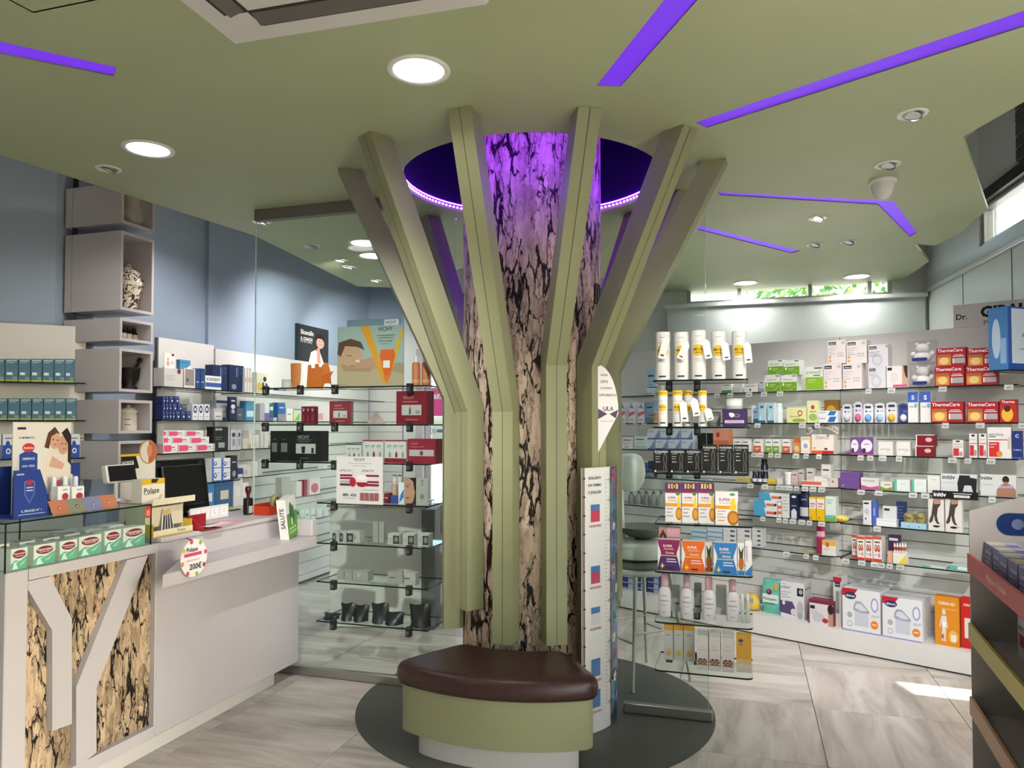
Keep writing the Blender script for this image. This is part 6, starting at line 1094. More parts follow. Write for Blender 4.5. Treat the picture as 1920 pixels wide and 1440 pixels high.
boxes(s, [(1745, 1806), (1812, 1872)], 753, 'heat_pad_carton', 'red heat pad carton standing on the second shelf', '#a31d2b', THERMA, 'red heat pad cartons on the second shelf', d=.07)
box(s, 1874, 1906, 749, 'heat_pad_carton', 'red carton with a glowing yellow back picture', '#b8261f', [('r', 0, .8, 1, 1, '#a31d2b'), ('t', 'Therma', .5, .9, .8, '#f4eeee', .02), ('e', .45, .35, .35, .32, '#e8b43a'), ('e', .45, .6, .2, .14, '#4a2018')], d=.07)
s = SH[2]
for x0, x1, y, c, l, pr in ((1165, 1187, 820, '#d9d2d6', 'white carton with a wine wave', LAB('#a8566a')), (1189, 1212, 818, '#c9d6d2', 'pale mint carton', LAB('#a9c2ba')), (1165, 1185, 835, '#dcd9d6', 'white carton with grey letters', [('t', 'BITE', .5, .5, .7, '#77777c', .02)])): box(s, x0, x1, y, 'medicine_carton', l+' seen through the glass fin', c, pr, d=.05, inset=.03 if y < 830 else .012)
sb = boxes(s, [(1205, 1227), (1229, 1251), (1253, 1275), (1277, 1299)], 824, 'medicine_carton', 'white violet-cornered carton, lower row', '#c9d2dc', [('p', [(.5, 0), (1, 0), (1, .9)], '#7f88b4'), ('r', 0, 0, 1, .14, '#55609a'), ('r', .1, .7, .5, .78, '#8d98a8')], 'violet corner cartons', d=.06, inset=.05)
for (x0, x1), o in zip([(1214, 1236), (1238, 1258), (1254, 1275), (1277, 1299)], sb): box(s, x0, x1, 804, 'medicine_carton', 'white carton with a violet corner in the double row behind the fin', '#c9d2dc', [('p', [(.5, 0), (1, 0), (1, .9)], '#7f88b4'), ('r', 0, 0, 1, .14, '#55609a'), ('r', .1, .7, .5, .78, '#8d98a8')], on=o, group='violet corner cartons', d=.06, inset=.05)
box(s, 1308, 1336, 812, 'cosmetic_carton', 'plain black carton behind the black outline cartons', '#15161c', [], d=.07, inset=.05); box(s, 1337, 1367, 805, 'cosmetic_carton', 'terracotta patterned carton above the black outline cartons', '#b8694a', [('r', 0, .5, 1, 1, '#c98a70'), ('e', .3, .75, .12, .12, '#8f3a3a'), ('r', .1, .1, .5, .3, '#e6a04a')], d=.06)
for k, (x0, x1, c) in enumerate(((1376, 1390, '#7fa03a'), (1391, 1404, '#6f9f24'), (1413, 1427, '#c9552e'), (1435, 1447, '#6f9f24'), (1449, 1461, '#6f9f24'), (1467, 1481, '#c9552e'))): box(s, x0, x1, 824, 'vitamin_carton', ('white vitamin carton with an orange lower half' if c == '#c9552e' else 'white vitamin carton with a green lower half'), '#dfdfda', HALF(c), group='white-orange vitamin cartons' if c == '#c9552e' else 'white-green vitamin cartons', d=.05)
box(s, 1488, 1500, 821, 'vitamin_carton', 'narrow tan and orange carton', '#c98a4a', [('r', 0, .7, 1, 1, '#b8642a'), ('e', .5, .3, .4, .2, '#dfb98a')], d=.05); box(s, 1501, 1522, 819, 'vitamin_carton', 'white carton with a round emblem and ochre edge', '#dcd6c8', [('r', .86, 0, 1, 1, '#c99a4a'), ('e', .45, .5, .36, .3, '#e6e4de'), ('e', .45, .45, .2, .16, '#9aa0b4'), ('r', .15, .85, .8, .9, '#c99a4a')], d=.05)
db = box(s, 1522, 1563, 815, 'vitamin_carton', 'big cream carton with an orange-red foot', '#e3dad0', [('r', 0, 0, .5, .17, '#d9572e'), ('r', .5, 0, 1, .17, '#c0262a'), ('t', 'DIBASE', .5, .84, .6, '#9a8a80', .01), ('e', .75, .95, .06, .04, '#c0262a'), ('e', .12, .3, .06, .05, '#d98a3a'), ('e', .65, .26, .08, .06, '#7a2a24')], d=.08)
pl = SWF.off(-.05); a0, z0_ = pl.hit(1514, 814); a1, _ = pl.hit(1572, 814); z1_ = pl.hit(1540, 793)[1]; W_ = a1-a0; H_ = z1_-z0_; m = MB()
for k, (t_, c) in enumerate((('D', '#1d1d1f'), ('i', '#1d1d1f'), ('B', '#1d1d1f'), ('a', '#1d1d1f'), ('s', '#1d1d1f'), ('e', '#1d1d1f'), ('J', '#8a1f2c'), ('u', '#8a1f2c'), ('n', '#8a1f2c'), ('i', '#8a1f2c'), ('o', '#8a1f2c'), ('r', '#8a1f2c'))):
    g = text_geo(t_, .03); u = (k+.5)/12; an = (0.5-u)*1.1; k_ = .022 if t_ in 'DBJ' else .017; cx, cz_2 = W_*u, H_*(.2+.62*math.sin(math.pi*u)); cs, sn = math.cos(an), math.sin(an)
    m.add([(cx+(x*cs-y*sn)*k_*1.35, -.002, cz_2+(x*sn+y*cs)*k_*1.35) for x, y in g[0]], g[1], c)
pts = [(W_*u, H_*(-.05+.62*math.sin(math.pi*u))) for u in [k/10 for k in range(11)]]
m.add([(x, 0, z) for x, z in pts]+[(x, 0, z+H_*.62) for x, z in pts]+[(x, .002, z) for x, z in pts]+[(x, .002, z+H_*.62) for x, z in pts], [(k, k+1, 12+k, 11+k) for k in range(10)]+[(33+k, 34+k, 23+k, 22+k) for k in range(10)], '#c9c6c2')
m.box(W_*.42, W_*.44, .002, .004, -(z0_-db['ztop'])-.0, H_*.5, '#b9b6b2'); m.box(W_*.15, W_*.72, .002, .03, db['ztop']-z0_+.0006, db['ztop']-z0_+.002, '#b9b6b2')
tag(m.build('arched_sign', None, (*pl.xy(a0), z0_), pl.ang), 'arched name sign standing on the big cream carton', 'sign')
boxes(s, [(1594, 1611), (1612, 1638)], 820, 'vitamin_carton', 'purple carton with a white disc and a figure', '#6a4a86', [('e', .5, .52, .42, .36, '#e0d9e2'), ('e', .3, .25, .14, .14, '#3f2a4a'), ('r', .3, .58, .7, .63, '#7a6a8a'), ('r', 0, 0, 1, .08, '#b04a86')], 'purple disc cartons', d=.06, sp=[('r', 0, 0, 1, 1, '#dcd6e0')])
boxes(s, [(1647, 1674), (1681, 1707)], 828, 'vitamin_carton', 'white carton with a thin grey script line', '#dcdad5', [('t', 'SideralFolico', .5, .45, .75, '#6d6a6a', .01), ('p', [(.6, .3), (.85, .42), (.6, .26)], '#8a5a50')], 'white script cartons', d=.05)
rb = box(s, 1716, 1751, 836, 'vitamin_carton', 'dark red carton with a silver swirl, lower of two', '#7a1220', [('r', 0, 0, .06, 1, '#e0d9d8'), ('e', .68, .55, .18, .2, '#c9b0b0'), ('r', 0, .94, 1, 1, '#e0d9d8')], d=.06); box(s, 1717, 1753, 815, 'vitamin_carton', 'dark red carton with a silver swirl, upper of two', '#7a1220', [('r', 0, 0, .06, 1, '#e0d9d8'), ('e', .68, .55, .18, .2, '#c9b0b0'), ('r', 0, .94, 1, 1, '#e0d9d8')], on=rb, d=.06)
ND = [('e', .5, .92, .24, .05, '#2f3236'), ('t', 'NO-DOL', .5, .75, .8, '#3a3c40', .01), ('r', .05, .58, .95, .61, '#b03040'), ('r', .06, .08, .6, .52, '#c0303a'), ('e', .78, .2, .16, .14, '#b98a7a')]
box(s, 1786, 1806, 825, 'pain_relief_carton', 'short white and red pain relief carton', '#e0dcd9', ND, d=.05); boxes(s, [(1817, 1832), (1835, 1850)], 813, 'pain_relief_carton', 'slim tall white and red pain relief carton', '#e0dcd9', ND, 'slim pain relief cartons', d=.05)
box(s, 1851, 1896, 801, 'pain_relief_carton', 'large white and red pain relief carton with a black serif title', '#e4e0de', [('t', 'NO+DOL', .38, .76, .62, '#2b2d31', .02), ('r', .05, .68, .35, .71, '#3f6a5a'), ('r', .05, .58, .95, .61, '#b03040'), ('r', .06, .05, .5, .52, '#cf2f2a'), ('e', .5, .14, .13, .1, '#d98a4a'), ('p', [(.86, .3), (.96, .3), (.98, .75), (.84, .6)], '#c9b8b0')]+lines(2, .1, .4, .44, '#f0dcd8'), d=.06)
box(s, 1898, 1916, 808, 'book', 'navy leaflet box at the end of the third partition shelf', '#232f78', [('t', 'C', .5, .82, .4, '#e4e8f4', .03), ('t', 'Cefilina', .5, .32, .9, '#cfd6ee', .01), ('r', 0, .0, 1, .06, '#4a5fb0')], d=.05)
s = SH[3]
BL = col('#1c1e30', .25)
for x0, x1 in ((1409, 1417), (1418, 1427), (1428, 1438)): bottle(s, x0, x1, 884, 'dark_jar', 'small black-blue labelled jar, '+NTH[(1409, 1418, 1428).index(x0)]+' from the glass fin', BL, col('#101118', .35), [(1, 0), (1, .6), (.8, .7)], [(.86, .7), (.86, 1), (.3, 1)], group='small dark jars', bands=((.12, .4, '#cfd0d8'),), cat='jar')
bottle(s, 1424, 1437, 861, 'dark_jar', 'taller black jar behind the small dark jars', BL, col('#0d0d10', .35), [(1, 0), (1, .75), (.85, .8)], [(.8, .8), (.8, 1), (.3, 1)], inset=.08, bands=((.35, .55, '#8d90a0'),), cat='jar')
for x0, x1, y, l, c, pr in ((1438, 1457, 898, 'yellow carton with a tan face', '#cfae2e', [('r', .2, .5, .9, .9, '#d9c04a')]), (1454, 1466, 897, 'small cream carton', '#d6d0c6', lines(2)), (1484, 1496, 884, 'rose beige carton', '#cdb9b4', LAB('#c0a8a2')), (1497, 1507, 880, 'grey rose carton', '#bfb5b2', LAB('#aba09c')), (1512, 1526, 878, 'taller beige carton', '#cbbfba', LAB('#bbaea8')), (1540, 1558, 871, 'tallest white carton', '#d6d2cc', LAB('#bdb9b2')), (1523, 1541, 893, 'small white carton with triangle', '#dcd9d4', [('p', [(.3, .3), (.7, .3), (.5, .6)], '#9a968e')]), (1552, 1571, 896, 'square rose carton', '#d0c2bd', [('e', .5, .6, .12, .14, '#8a7a74')])): box(s, x0, x1, y, 'skincare_carton', l+' in the beige skincare row', c, pr, d=.05, inset=.03)
bottle(s, 1468, 1484, 885, 'cream_jar', 'white lidded jar in the beige skincare row', '#dedbd8', '#d6d3d0', [(1, 0), (1, .78)], [(1.03, .78), (1.03, 1), (.4, 1)], cat='jar'); box(s, 1503, 1551, 902, 'skincare_carton', 'thin lying white and coral carton before the beige row', '#e0dad6', [('r', 0, .3, .78, .9, '#d0654a')], d=.03, inset=.003)
box(s, 1575, 1612, 886, 'vitamin_carton', 'plain violet carton with a darker edge', '#6c4a8c', [('r', .1, .6, .8, .62, '#85669f'), ('r', .1, .12, .2, .2, '#b49fc4')], d=.07, side='#5a3c78')
box(s, 1614, 1648, 896, 'vitamin_carton', 'white carton with a pink wave and grey title', '#d6d2cf', [('t', 'NATALBEN', .45, .74, .66, '#6d6b6c', .01), ('p', [(0, 0), (1, 0), (1, .35), (.5, .2), (0, .38)], '#b8568a')], d=.06); box(s, 1650, 1673, 903, 'vitamin_carton', 'white carton with an olive wave', '#d3d2c9', [('r', .35, .6, .85, .7, '#77776c'), ('p', [(0, 0), (1, 0), (1, .4), (.5, .2), (0, .45)], '#7d9030')], d=.06)
boxes(s, [(1676, 1706), (1709, 1737)], 899, 'vitamin_carton', 'white carton with a teal spine', '#d9dedb', [('r', 0, 0, .18, 1, '#5fae96'), ('r', .4, .6, .7, .64, '#a9b8b2')], 'white cartons with teal spines', d=.05); box(s, 1739, 1762, 892, 'vitamin_carton', 'upright plain white carton beside the black underwear carton', '#dcdbd7', [('r', .3, .75, .7, .79, '#b5b3ae')], d=.05)
box(s, 1764, 1832, 889, 'garment_carton', 'white carton with black compression shorts', '#d3d5d8', [('t', 'initiv', .22, .83, .36, '#1d1d1f', .02), ('p', [(.48, .1), (.46, .55), (.52, .95), (.8, .95), (.82, .85), (1, .8), (.98, .1), (.9, .08), (.84, .45), (.66, .45), (.6, .1)], '#232326'), ('r', .03, .55, .38, .57, '#8d9096')], d=.05, inset=.03)
box(s, 1838, 1905, 890, 'garment_carton', 'white carton with a seated back and posture band', '#d6d7d6', [('t', 'initiv', .18, .83, .34, '#1d1d1f', .02), ('p', [(.45, 0), (.46, .3), (.58, .52), (.66, .6), (.8, .6), (.92, .5), (1, .3), (1, 0)], '#a87a64'), ('e', .72, .78, .10, .17, '#2a2222'), ('r', .66, .55, .78, .68, '#a87a64'), ('p', [(.5, .38), (.95, .4), (.9, .54), (.72, .48), (.56, .5)], '#b8a0c8'), ('r', .03, .5, .36, .52, '#8d9096')], d=.05, inset=.03)
pl = SWF.off(.006); a0, z1_ = pl.hit(1748, 919); a1, _ = pl.hit(1834, 919); z0_ = pl.hit(1790, 936)[1]; m = MB(); W_, H_ = a1-a0, z1_-z0_; m.box(0, W_, 0, .003, 0, H_, '#141416'); put_print(m, [('t', 'initiv', .17, .5, .28, '#f0f0f0', .03, .6), ('r', .46, .68, .86, .76, '#d9d9d9'), ('r', .48, .22, .82, .52, '#ececec'), ('t', 'PRENDI E SENTI', .65, .37, .28, '#2a2a2c', .01)], W_, H_, 0, x0=0)
tag(m.build('shelf_strip', None, (*pl.xy(a0), z0_), pl.ang), 'black shelf strip with white lettering below the garment cartons', 'sign')
s = SH[4]
OL = [('p', [(0, 0), (.55, 0), (.45, 1), (0, 1)], '#4a9ac0'), ('r', .55, .25, .9, .6, '#cf6a4a'), ('e', .93, .45, .06, .2, '#55383a')]
k1 = box(s, 1413, 1457, 952, 'ointment_carton', 'flat light blue and white ointment carton in the stack of three', '#dcdcdc', OL, group='blue-white ointment stack', d=.05); k2 = box(s, 1413, 1457, 938, 'ointment_carton', 'flat light blue and white ointment carton in the stack of three', '#dcdcdc', OL, on=k1, group='blue-white ointment stack', d=.05); box(s, 1423, 1466, 924, 'ointment_carton', 'flat light blue and white ointment carton in the stack of three', '#dcdcdc', OL, on=k2, group='blue-white ointment stack', d=.05)
box(s, 1458, 1465, 941, 'ointment_carton', 'slim white carton with coral stripes', '#e4dfdc', [('r', 0, .55, 1, .75, '#d9674a'), ('r', 0, .2, 1, .4, '#d9674a')], d=.04); box(s, 1466, 1480, 926, 'lotion_carton', 'tall white lotion carton with grey print', '#d6d4ce', lines(5, .15, .8, .85, '#77777a', .14), d=.05); box(s, 1481, 1496, 926, 'lotion_carton', 'navy carton with a white oval logo', '#1b2440', [('e', .5, .88, .3, .05, '#e0e0e2'), ('r', .2, .5, .8, .53, '#b9bcc8'), ('p', [(.15, 0), (.85, 0), (.85, .3), (.5, .42), (.15, .3)], '#c9ccd2')], d=.05)
bottle(s, 1497, 1517, 921, 'lotion_bottle', 'white and navy lotion bottle with a dark cap', '#1b2440', '#232c4c', [(.95, 0), (1, .04), (1, .8), (.8, .86)], [(.75, .86), (.75, 1), (.4, 1)], flat=.6, bands=((.1, .42, '#c6c8cd'),), txt=(('NIVEA', .7, .5, '#e6e6ea'),)); boxes(s, [(1517, 1530), (1531, 1546)], 932, 'syrup_carton', 'yellow and white syrup carton with rose lettering', '#e0b81e', [('r', 0, .5, 1, .92, '#e3ddd8'), ('r', .15, .68, .85, .74, '#c0657a'), ('r', .15, .58, .7, .62, '#c0657a'), ('e', .3, .12, .1, .06, '#a8801a')], 'yellow syrup cartons', d=.06)
box(s, 1547, 1567, 931, 'syrup_carton', 'white carton with a green meadow foot', '#d3ddd6', [('t', 'Neonato', .45, .86, .66, '#4a7a66', .01), ('t', 'bio', .4, .76, .4, '#4a7a66', .01), ('p', [(0, 0), (1, 0), (1, .25), (.4, .15), (0, .2)], '#6fa85a'), ('p', [(0, .15), (.4, .15), (1, .28), (0, .24)], '#5fa8c0')], d=.06)
pl, a, W, zb, Hh = dims(s, 1565, 1592, 966, .05, None); m = MB(); m.lathe([(math.sin(math.pi*i/6)+1e-3, -math.cos(math.pi*i/6)+1) for i in range(7)], col('#dcc258', .4), 18, Matrix.Diagonal((W/2, .04, Hh/2, 1))); put_print(m, [('e', .35, .55, .06, .1, '#b89830'), ('e', .65, .55, .06, .1, '#b89830')], W, Hh, -.04); o = m.build('bath_sponge', None, (*pl.xy(a), zb), pl.ang); tag(o, 'oval yellow bath sponge lying beside the meadow carton', 'sponge')
box(s, 1618, 1634, 939, 'baby_carton', 'white baby monitor carton with round dial', '#d9d8d9', [('r', .1, .86, .7, .93, '#25262b'), ('e', .45, .55, .3, .13, '#b9bccb'), ('e', .3, .25, .1, .05, '#55585e')], d=.05, sp=[('r', 0, 0, 1, 1, '#4a66b8')]); box(s, 1635, 1643, 939, 'baby_carton', 'narrow blue carton edge beside the monitor carton', '#4a66b8', [('r', .3, .4, .7, .7, '#8fa3dc')], d=.05)
wb = box(s, 1643, 1681, 973, 'wipes_pack', 'low white lidded plastic box on the fifth partition shelf', '#e4e5e8', [('r', 0, .72, 1, .8, '#c9cad0')], d=.09, inset=.01); box(s, 1655, 1681, 949, 'wipes_pack', 'white hanging card pack on the low white box', '#d3d3d6', [('r', .1, .62, .5, .8, '#25262b')], on=wb, d=.03, inset=.04)
box(s, 1680, 1697, 941, 'cosmetic_carton', 'dark blue ribbed carton behind the round tins', '#24345c', lines(5, .15, .85, .8, '#5d76a4', .13), d=.05, inset=.06)
tr = box(s, 1689, 1737, 981, 'display_tray', 'light blue cardboard tray holding two round tins', '#9fc4d9', [('r', .3, .3, .34, .5, '#3a5a7a'), ('r', .7, .3, .74, .5, '#3a5a7a')], d=.06, cat='tray', inset=.01)
for x0, x1, l, t_ in ((1694, 1715, 'round olive tin', 'Zen'), (1716, 1737, 'round gold-brown tin', 'Scrub')):
    pl, a, W, zb, Hh = dims(s, x0, x1, 962, .05, tr); m = MB(); m.lathe([(W*.42, 0), (W*.5, Hh*.3), (W*.5, Hh*.75), (W*.36, Hh)], noisy('olive_tin', '#8a7a4a', '#a3935c', 30, .4), 20); g = text_geo(t_, .02); k_ = W*.55/g[2]; m.add([(x*k_, -W*.505, Hh*.55+y*k_) for x, y in g[0]], g[1], '#3a3320'); o = m.build('round_tin', None, (*pl.xy(a), zb), pl.ang); tag(o, l+' standing in the light blue tray', 'tin')
LEGS = [('p', [(.35, 1), (.82, 1), (.78, .82), (.62, .72), (.55, .48), (.62, .30), (.75, .22), (.55, .22), (.42, .32), (.36, .5), (.28, .30), (.08, .22), (.04, .3), (.2, .5), (.26, .72)], '#463c38'), ('p', [(.36, 1), (.82, 1), (.80, .86), (.38, .84)], '#b98a74'), ('e', .5, .14, .22, .035, '#1d1a1a'), ('r', .68, .16, .86, .18, '#9a938e')]
boxes(s, [(1740, 1770), (1772, 1803)], 936, 'stocking_carton', 'white carton showing legs in dark stockings', '#dcd7d2', LEGS, 'stocking cartons', d=.05, inset=.006)
s = SH[5]
bottle(s, 1529, 1545, 987, 'mouthwash_pack', 'tall magenta rounded pack with a white disc', '#a82a5c', '#a82a5c', [(1, 0), (1, .95), (.9, 1)], [(.9, .995), (.85, 1)], flat=.6, bands=((.62, .82, '#d9a9bc'),), cat='pack', inset=.06)
box(s, 1541, 1567, 1014, 'syrup_carton', 'low white carton with an amber lid panel', '#dcd8d2', [('r', 0, .68, 1, 1, '#d9a23c'), ('e', .4, .72, .14, .16, '#b8602a')]+lines(2, .1, .6, .45), d=.07, inset=.02)
for (x0, y0), (x1, y1), c, l in (((1482, 1030), (1506, 1030), '#c9bcb4', 'patterned leaflet'), ((1507, 1033), (1537, 1033), '#c9b84a', 'yellow leaflet')):
    pl = SWF.off(-.10); a0, _ = pl.hit(x0, y0); a1, _ = pl.hit(x1, y1); m = MB(); m.box(0, a1-a0, 0, .09, 0, .002, c); m.box((a1-a0)*.2, (a1-a0)*.7, .02, .05, .002, .0026, '#e0dcd6'); tag(m.build('leaflet', None, (*pl.xy(a0), s.z+.0006), pl.ang), l+' lying flat on the lowest partition shelf', 'leaflet')
BB = [('r', 0, .88, 1, 1, '#cf5230'), ('r', 0, 0, 1, .10, '#cf4030'), ('r', .15, .74, .8, .80, '#4a4245'), ('e', .32, .52, .17, .15, '#a8463c'), ('e', .66, .52, .17, .15, '#a8463c'), ('e', .32, .55, .09, .08, '#dcb09a'), ('e', .66, .55, .09, .08, '#dcb09a'), ('e', .7, .25, .13, .09, '#d9808a'), ('r', .15, .24, .5, .27, '#8d8a8c')]
boxes(s, [(1607, 1621), (1622, 1636), (1637, 1653)], 1006, 'baby_food_carton', 'white and red carton with two round faces', '#e4ddd9', BB, 'front row of two-face cartons', d=.09, inset=.01, side='#e0d9d5'); box(s, 1597, 1607, 1003, 'baby_food_carton', 'white and red two-face carton set behind the front row', '#dcd4d0', BB, d=.06, inset=.07)
box(s, 1665, 1686, 1004, 'supplement_carton', 'dark purple carton behind the glass vials', '#3f2a4a', [('r', .1, .8, .9, .9, '#d9d3dc')], d=.05, inset=.09); vx = box(s, 1674, 1699, 1038, 'display_tray', 'yellow and white vial holder on the lowest partition shelf', '#e0dccf', [('p', [(.4, 0), (1, 0), (1, 1)], '#e0c83c')], d=.06, cat='tray')
for k in range(5):
    x = 1675+k*5; bottle(s, x, x+4, 1018, 'syrup_vial', 'small glass vial with a red label in the yellow holder', '#dcd6d0', '#cfcac4', [(1, 0), (1, .8), (.6, .85)], [(.7, .85), (.7, 1), (.3, 1)], on=vx, group='red-label vials', bands=((.25, .6, '#b04a4a'),), inset=.03, cat='vial')
box(s, 1664, 1673, 1034, 'cosmetic_carton', 'small peach carton beside the vial holder', '#d9a98c', [], d=.04)
boxes(s, [(1730, 1775), (1780, 1825)], 1062, 'flat_carton', 'flat teal-edged carton lying on the lowest partition shelf', '#5fb09c', [('r', .35, .2, .98, .9, '#dfe2df')], 'flat teal-edged cartons', d=.14, top='#c9d2cd')
# ---- goods on the plinth
s = SH['base']
pl, a, W, zb, Hh = dims(s, 1425, 1462, 1088, .10, None); t = empty('nappy_pack', (*pl.xy(a), zb), pl.ang); tag(t, 'soft turquoise nappy pack with rounded top on the plinth', 'nappy pack'); m = MB(); N = 10; vs_ = []
for j in range(N+1):
    v = j/N; th = .055*math.sin(math.pi*(.12+.8*v))**.5
    for k in range(24): q = 2*math.pi*k/24; cx = math.copysign(abs(math.cos(q))**.45, math.cos(q)); sy = math.copysign(abs(math.sin(q))**.6, math.sin(q)); vs_.append((cx*W*.5*(1-.08*v**4), .06+sy*th, v*Hh))
m.add(vs_, [(j*24+k, j*24+(k+1) % 24, (j+1)*24+(k+1) % 24, (j+1)*24+k) for j in range(N) for k in range(24)], noisy('turquoise_film', '#5fb8a4', '#7cc9b6', 18, .3), True); m.add(vs_, [tuple(reversed(range(24))), tuple(range(N*24, N*24+24))], '#6fc0ae'); m.build('soft_pack', t); m = MB(); put_print(m, [('r', .12, .33, .92, .58, '#dfe9e4'), ('t', 'Pampers', .5, .43, .66, '#26504a', .02), ('e', .45, .65, .14, .09, '#5a3a48'), ('e', .42, .68, .05, .05, '#c05a6a'), ('r', .7, .72, .9, .95, '#c9b45a'), ('t', 'baby-dry', .5, .30, .5, '#3a7a6c', .01)], W, Hh, .0035); m.build('printed_label', t)
box(s, 1463, 1508, 1092, 'breast_pump_carton', 'white and purple carton with pump and bottle picture', '#dcdce0', [('t', 'PHILIPS', .13, .93, .18, '#77777c', .01), ('t', 'AVENT', .22, .84, .40, '#2b2c33', .015), ('r', .70, .64, .96, .86, '#1a1a1c'), ('e', .85, .76, .08, .07, '#a9a5a2'), ('p', [(0, .12), (0, .46), (.5, .46), (.62, .3), (.62, .08)], '#5a4672'), ('e', .14, .40, .06, .06, '#e4e2e8'), ('e', .82, .3, .14, .2, '#b9b8bd'), ('e', .82, .1, .12, .1, '#a5a4aa'), ('e', .55, .18, .12, .09, '#d3d2d8')]+lines(3, .04, .45, .70, '#a9a9b0', .07), d=.13, inset=.09, sp=[('r', 0, 0, 1, 1, '#cfcfd4'), ('r', .1, .8, .9, .86, '#9a9aa2')])
box(s, 1516, 1562, 1126, 'nursing_pad_carton', 'low white and wine carton with a portrait corner', '#d9d2d4', [('r', 0, .86, 1, 1, '#7d2446'), ('r', 0, 0, .04, 1, '#7d2446'), ('r', .06, .62, .26, .76, '#25262b'), ('e', .4, .3, .26, .2, '#c3c0c6'), ('r', .8, 0, 1, .84, '#b98a78'), ('e', .9, .68, .12, .2, '#2b2224'), ('e', .68, .2, .12, .1, '#a82a4a')]+lines(2, .08, .35, .52), d=.09, inset=.04, side='#7d2446')
box(s, 1562, 1578, 1082, 'bottle_warmer_carton', 'tall narrow white and red carton with a grey flask', '#d3d2cc', [('p', [(0, .88), (0, 1), (1, 1), (1, .92), (.75, .88)], '#b3202e'), ('r', .2, .80, .85, .9, '#22305c'), ('t', 'chicco', .52, .85, .5, '#e9e7e6', .02), ('r', .28, .30, .72, .66, '#8d8f92'), ('e', .5, .66, .22, .06, '#8d8f92'), ('e', .5, .30, .22, .05, '#77797c'), ('e', .85, .7, .08, .05, '#aab0c8')], d=.12, inset=.09, side='#d6d5d0')
CB_ = [('p', [(0, .82), (0, 1), (.42, 1), (.30, .84)], '#c01c30'), ('e', .22, .83, .16, .085, '#22305c'), ('t', 'chicco', .22, .83, .25, '#f0eeee', .02), ('r', .33, .14, .70, .50, '#c6c8d4'), ('p', [(.30, .50), (.30, .60), (.36, .72), (.5, .72), (.72, .52), (.72, .46), (.5, .46)], '#9da1b0'), ('p', [(.34, .56), (.38, .66), (.5, .67), (.68, .52), (.5, .50)], '#d3d5de'), ('e', .86, .68, .10, .17, '#9aa0cc'), ('e', .86, .68, .065, .125, '#e3e3e8'), ('t', 'm+', .88, .42, .2, '#b0b0b8', .02), ('e', .85, .22, .10, .10, '#e0802a'), ('r', .79, .21, .91, .24, '#f3d8b8'), ('e', .2, .38, .07, .07, '#a9acb8'), ('e', .2, .17, .07, .07, '#a9acb8'), ('e', .2, .17, .05, .05, '#e0e0e6'), ('r', 0, 0, 1, .03, '#8f93c0')]
box(s, 1579, 1650, 1106, 'sterilizer_carton', 'big white steriliser carton next to the tall narrow carton', '#e0e0e3', CB_, d=.22, inset=.035, top='#d3d3d8'); box(s, 1654, 1729, 1122, 'sterilizer_carton', 'big white steriliser carton next to the orange carton', '#e0e0e3', CB_, d=.22, inset=.035, top='#d3d3d8')
box(s, 1752, 1798, 1119, 'knee_brace_carton', 'orange carton with a figure wearing braces', '#dc8a22', [('t', 'GIBAUD', .5, .86, .7, '#f3e6d0', .02), ('e', .38, .68, .08, .06, '#d9d3c8'), ('p', [(.28, .60), (.48, .60), (.54, .36), (.48, .36), (.46, .5), (.46, .32), (.44, .08), (.38, .08), (.38, .3), (.34, .08), (.28, .08), (.30, .32), (.30, .5), (.22, .36), (.18, .38)], '#e0dad0'), ('r', .30, .38, .46, .48, '#f6f3ee'), ('r', .28, .14, .36, .22, '#77706a'), ('e', .76, .2, .19, .13, '#e6b45a'), ('r', .66, .10, .88, .24, '#e9e4da'), ('r', .3, .74, .9, .76, '#e9b35a')], d=.06, inset=.08, yaw=-.04, side='#c97a1c')
box(s, 1801, 1835, 1122, 'knee_brace_carton', 'red brace carton leaning next to the orange carton', '#c81f20', [('t', 'GIBAUD', .5, .86, .7, '#f3e6d0', .02), ('r', .2, .2, .6, .6, '#e0d6cc')], d=.05, inset=.10)
pl, a, W, zb, Hh = dims(s, 1396, 1425, 1113, .12, None); t = empty('wipes_pack', (*pl.xy(a), zb), pl.ang); tag(t, 'crumpled yellow and blue wipes pack at the end of the plinth goods', 'wipes pack'); m = MB(); m.lathe([(.3, 0), (1, .15), (.95, .6), (.5, 1), (.1, 1)], noisy('yellow_film', '#d9b040', '#e3c25a', 14, .4), 14, Matrix.Diagonal((W/2, .05, Hh, 1))); m.build('soft_pack', t); m = MB(); m.bbox(-W*.2, W*.25, -.05, -.042, Hh*.55, Hh*.8, '#7fa8c6', .003); m.build('lid_label', t)
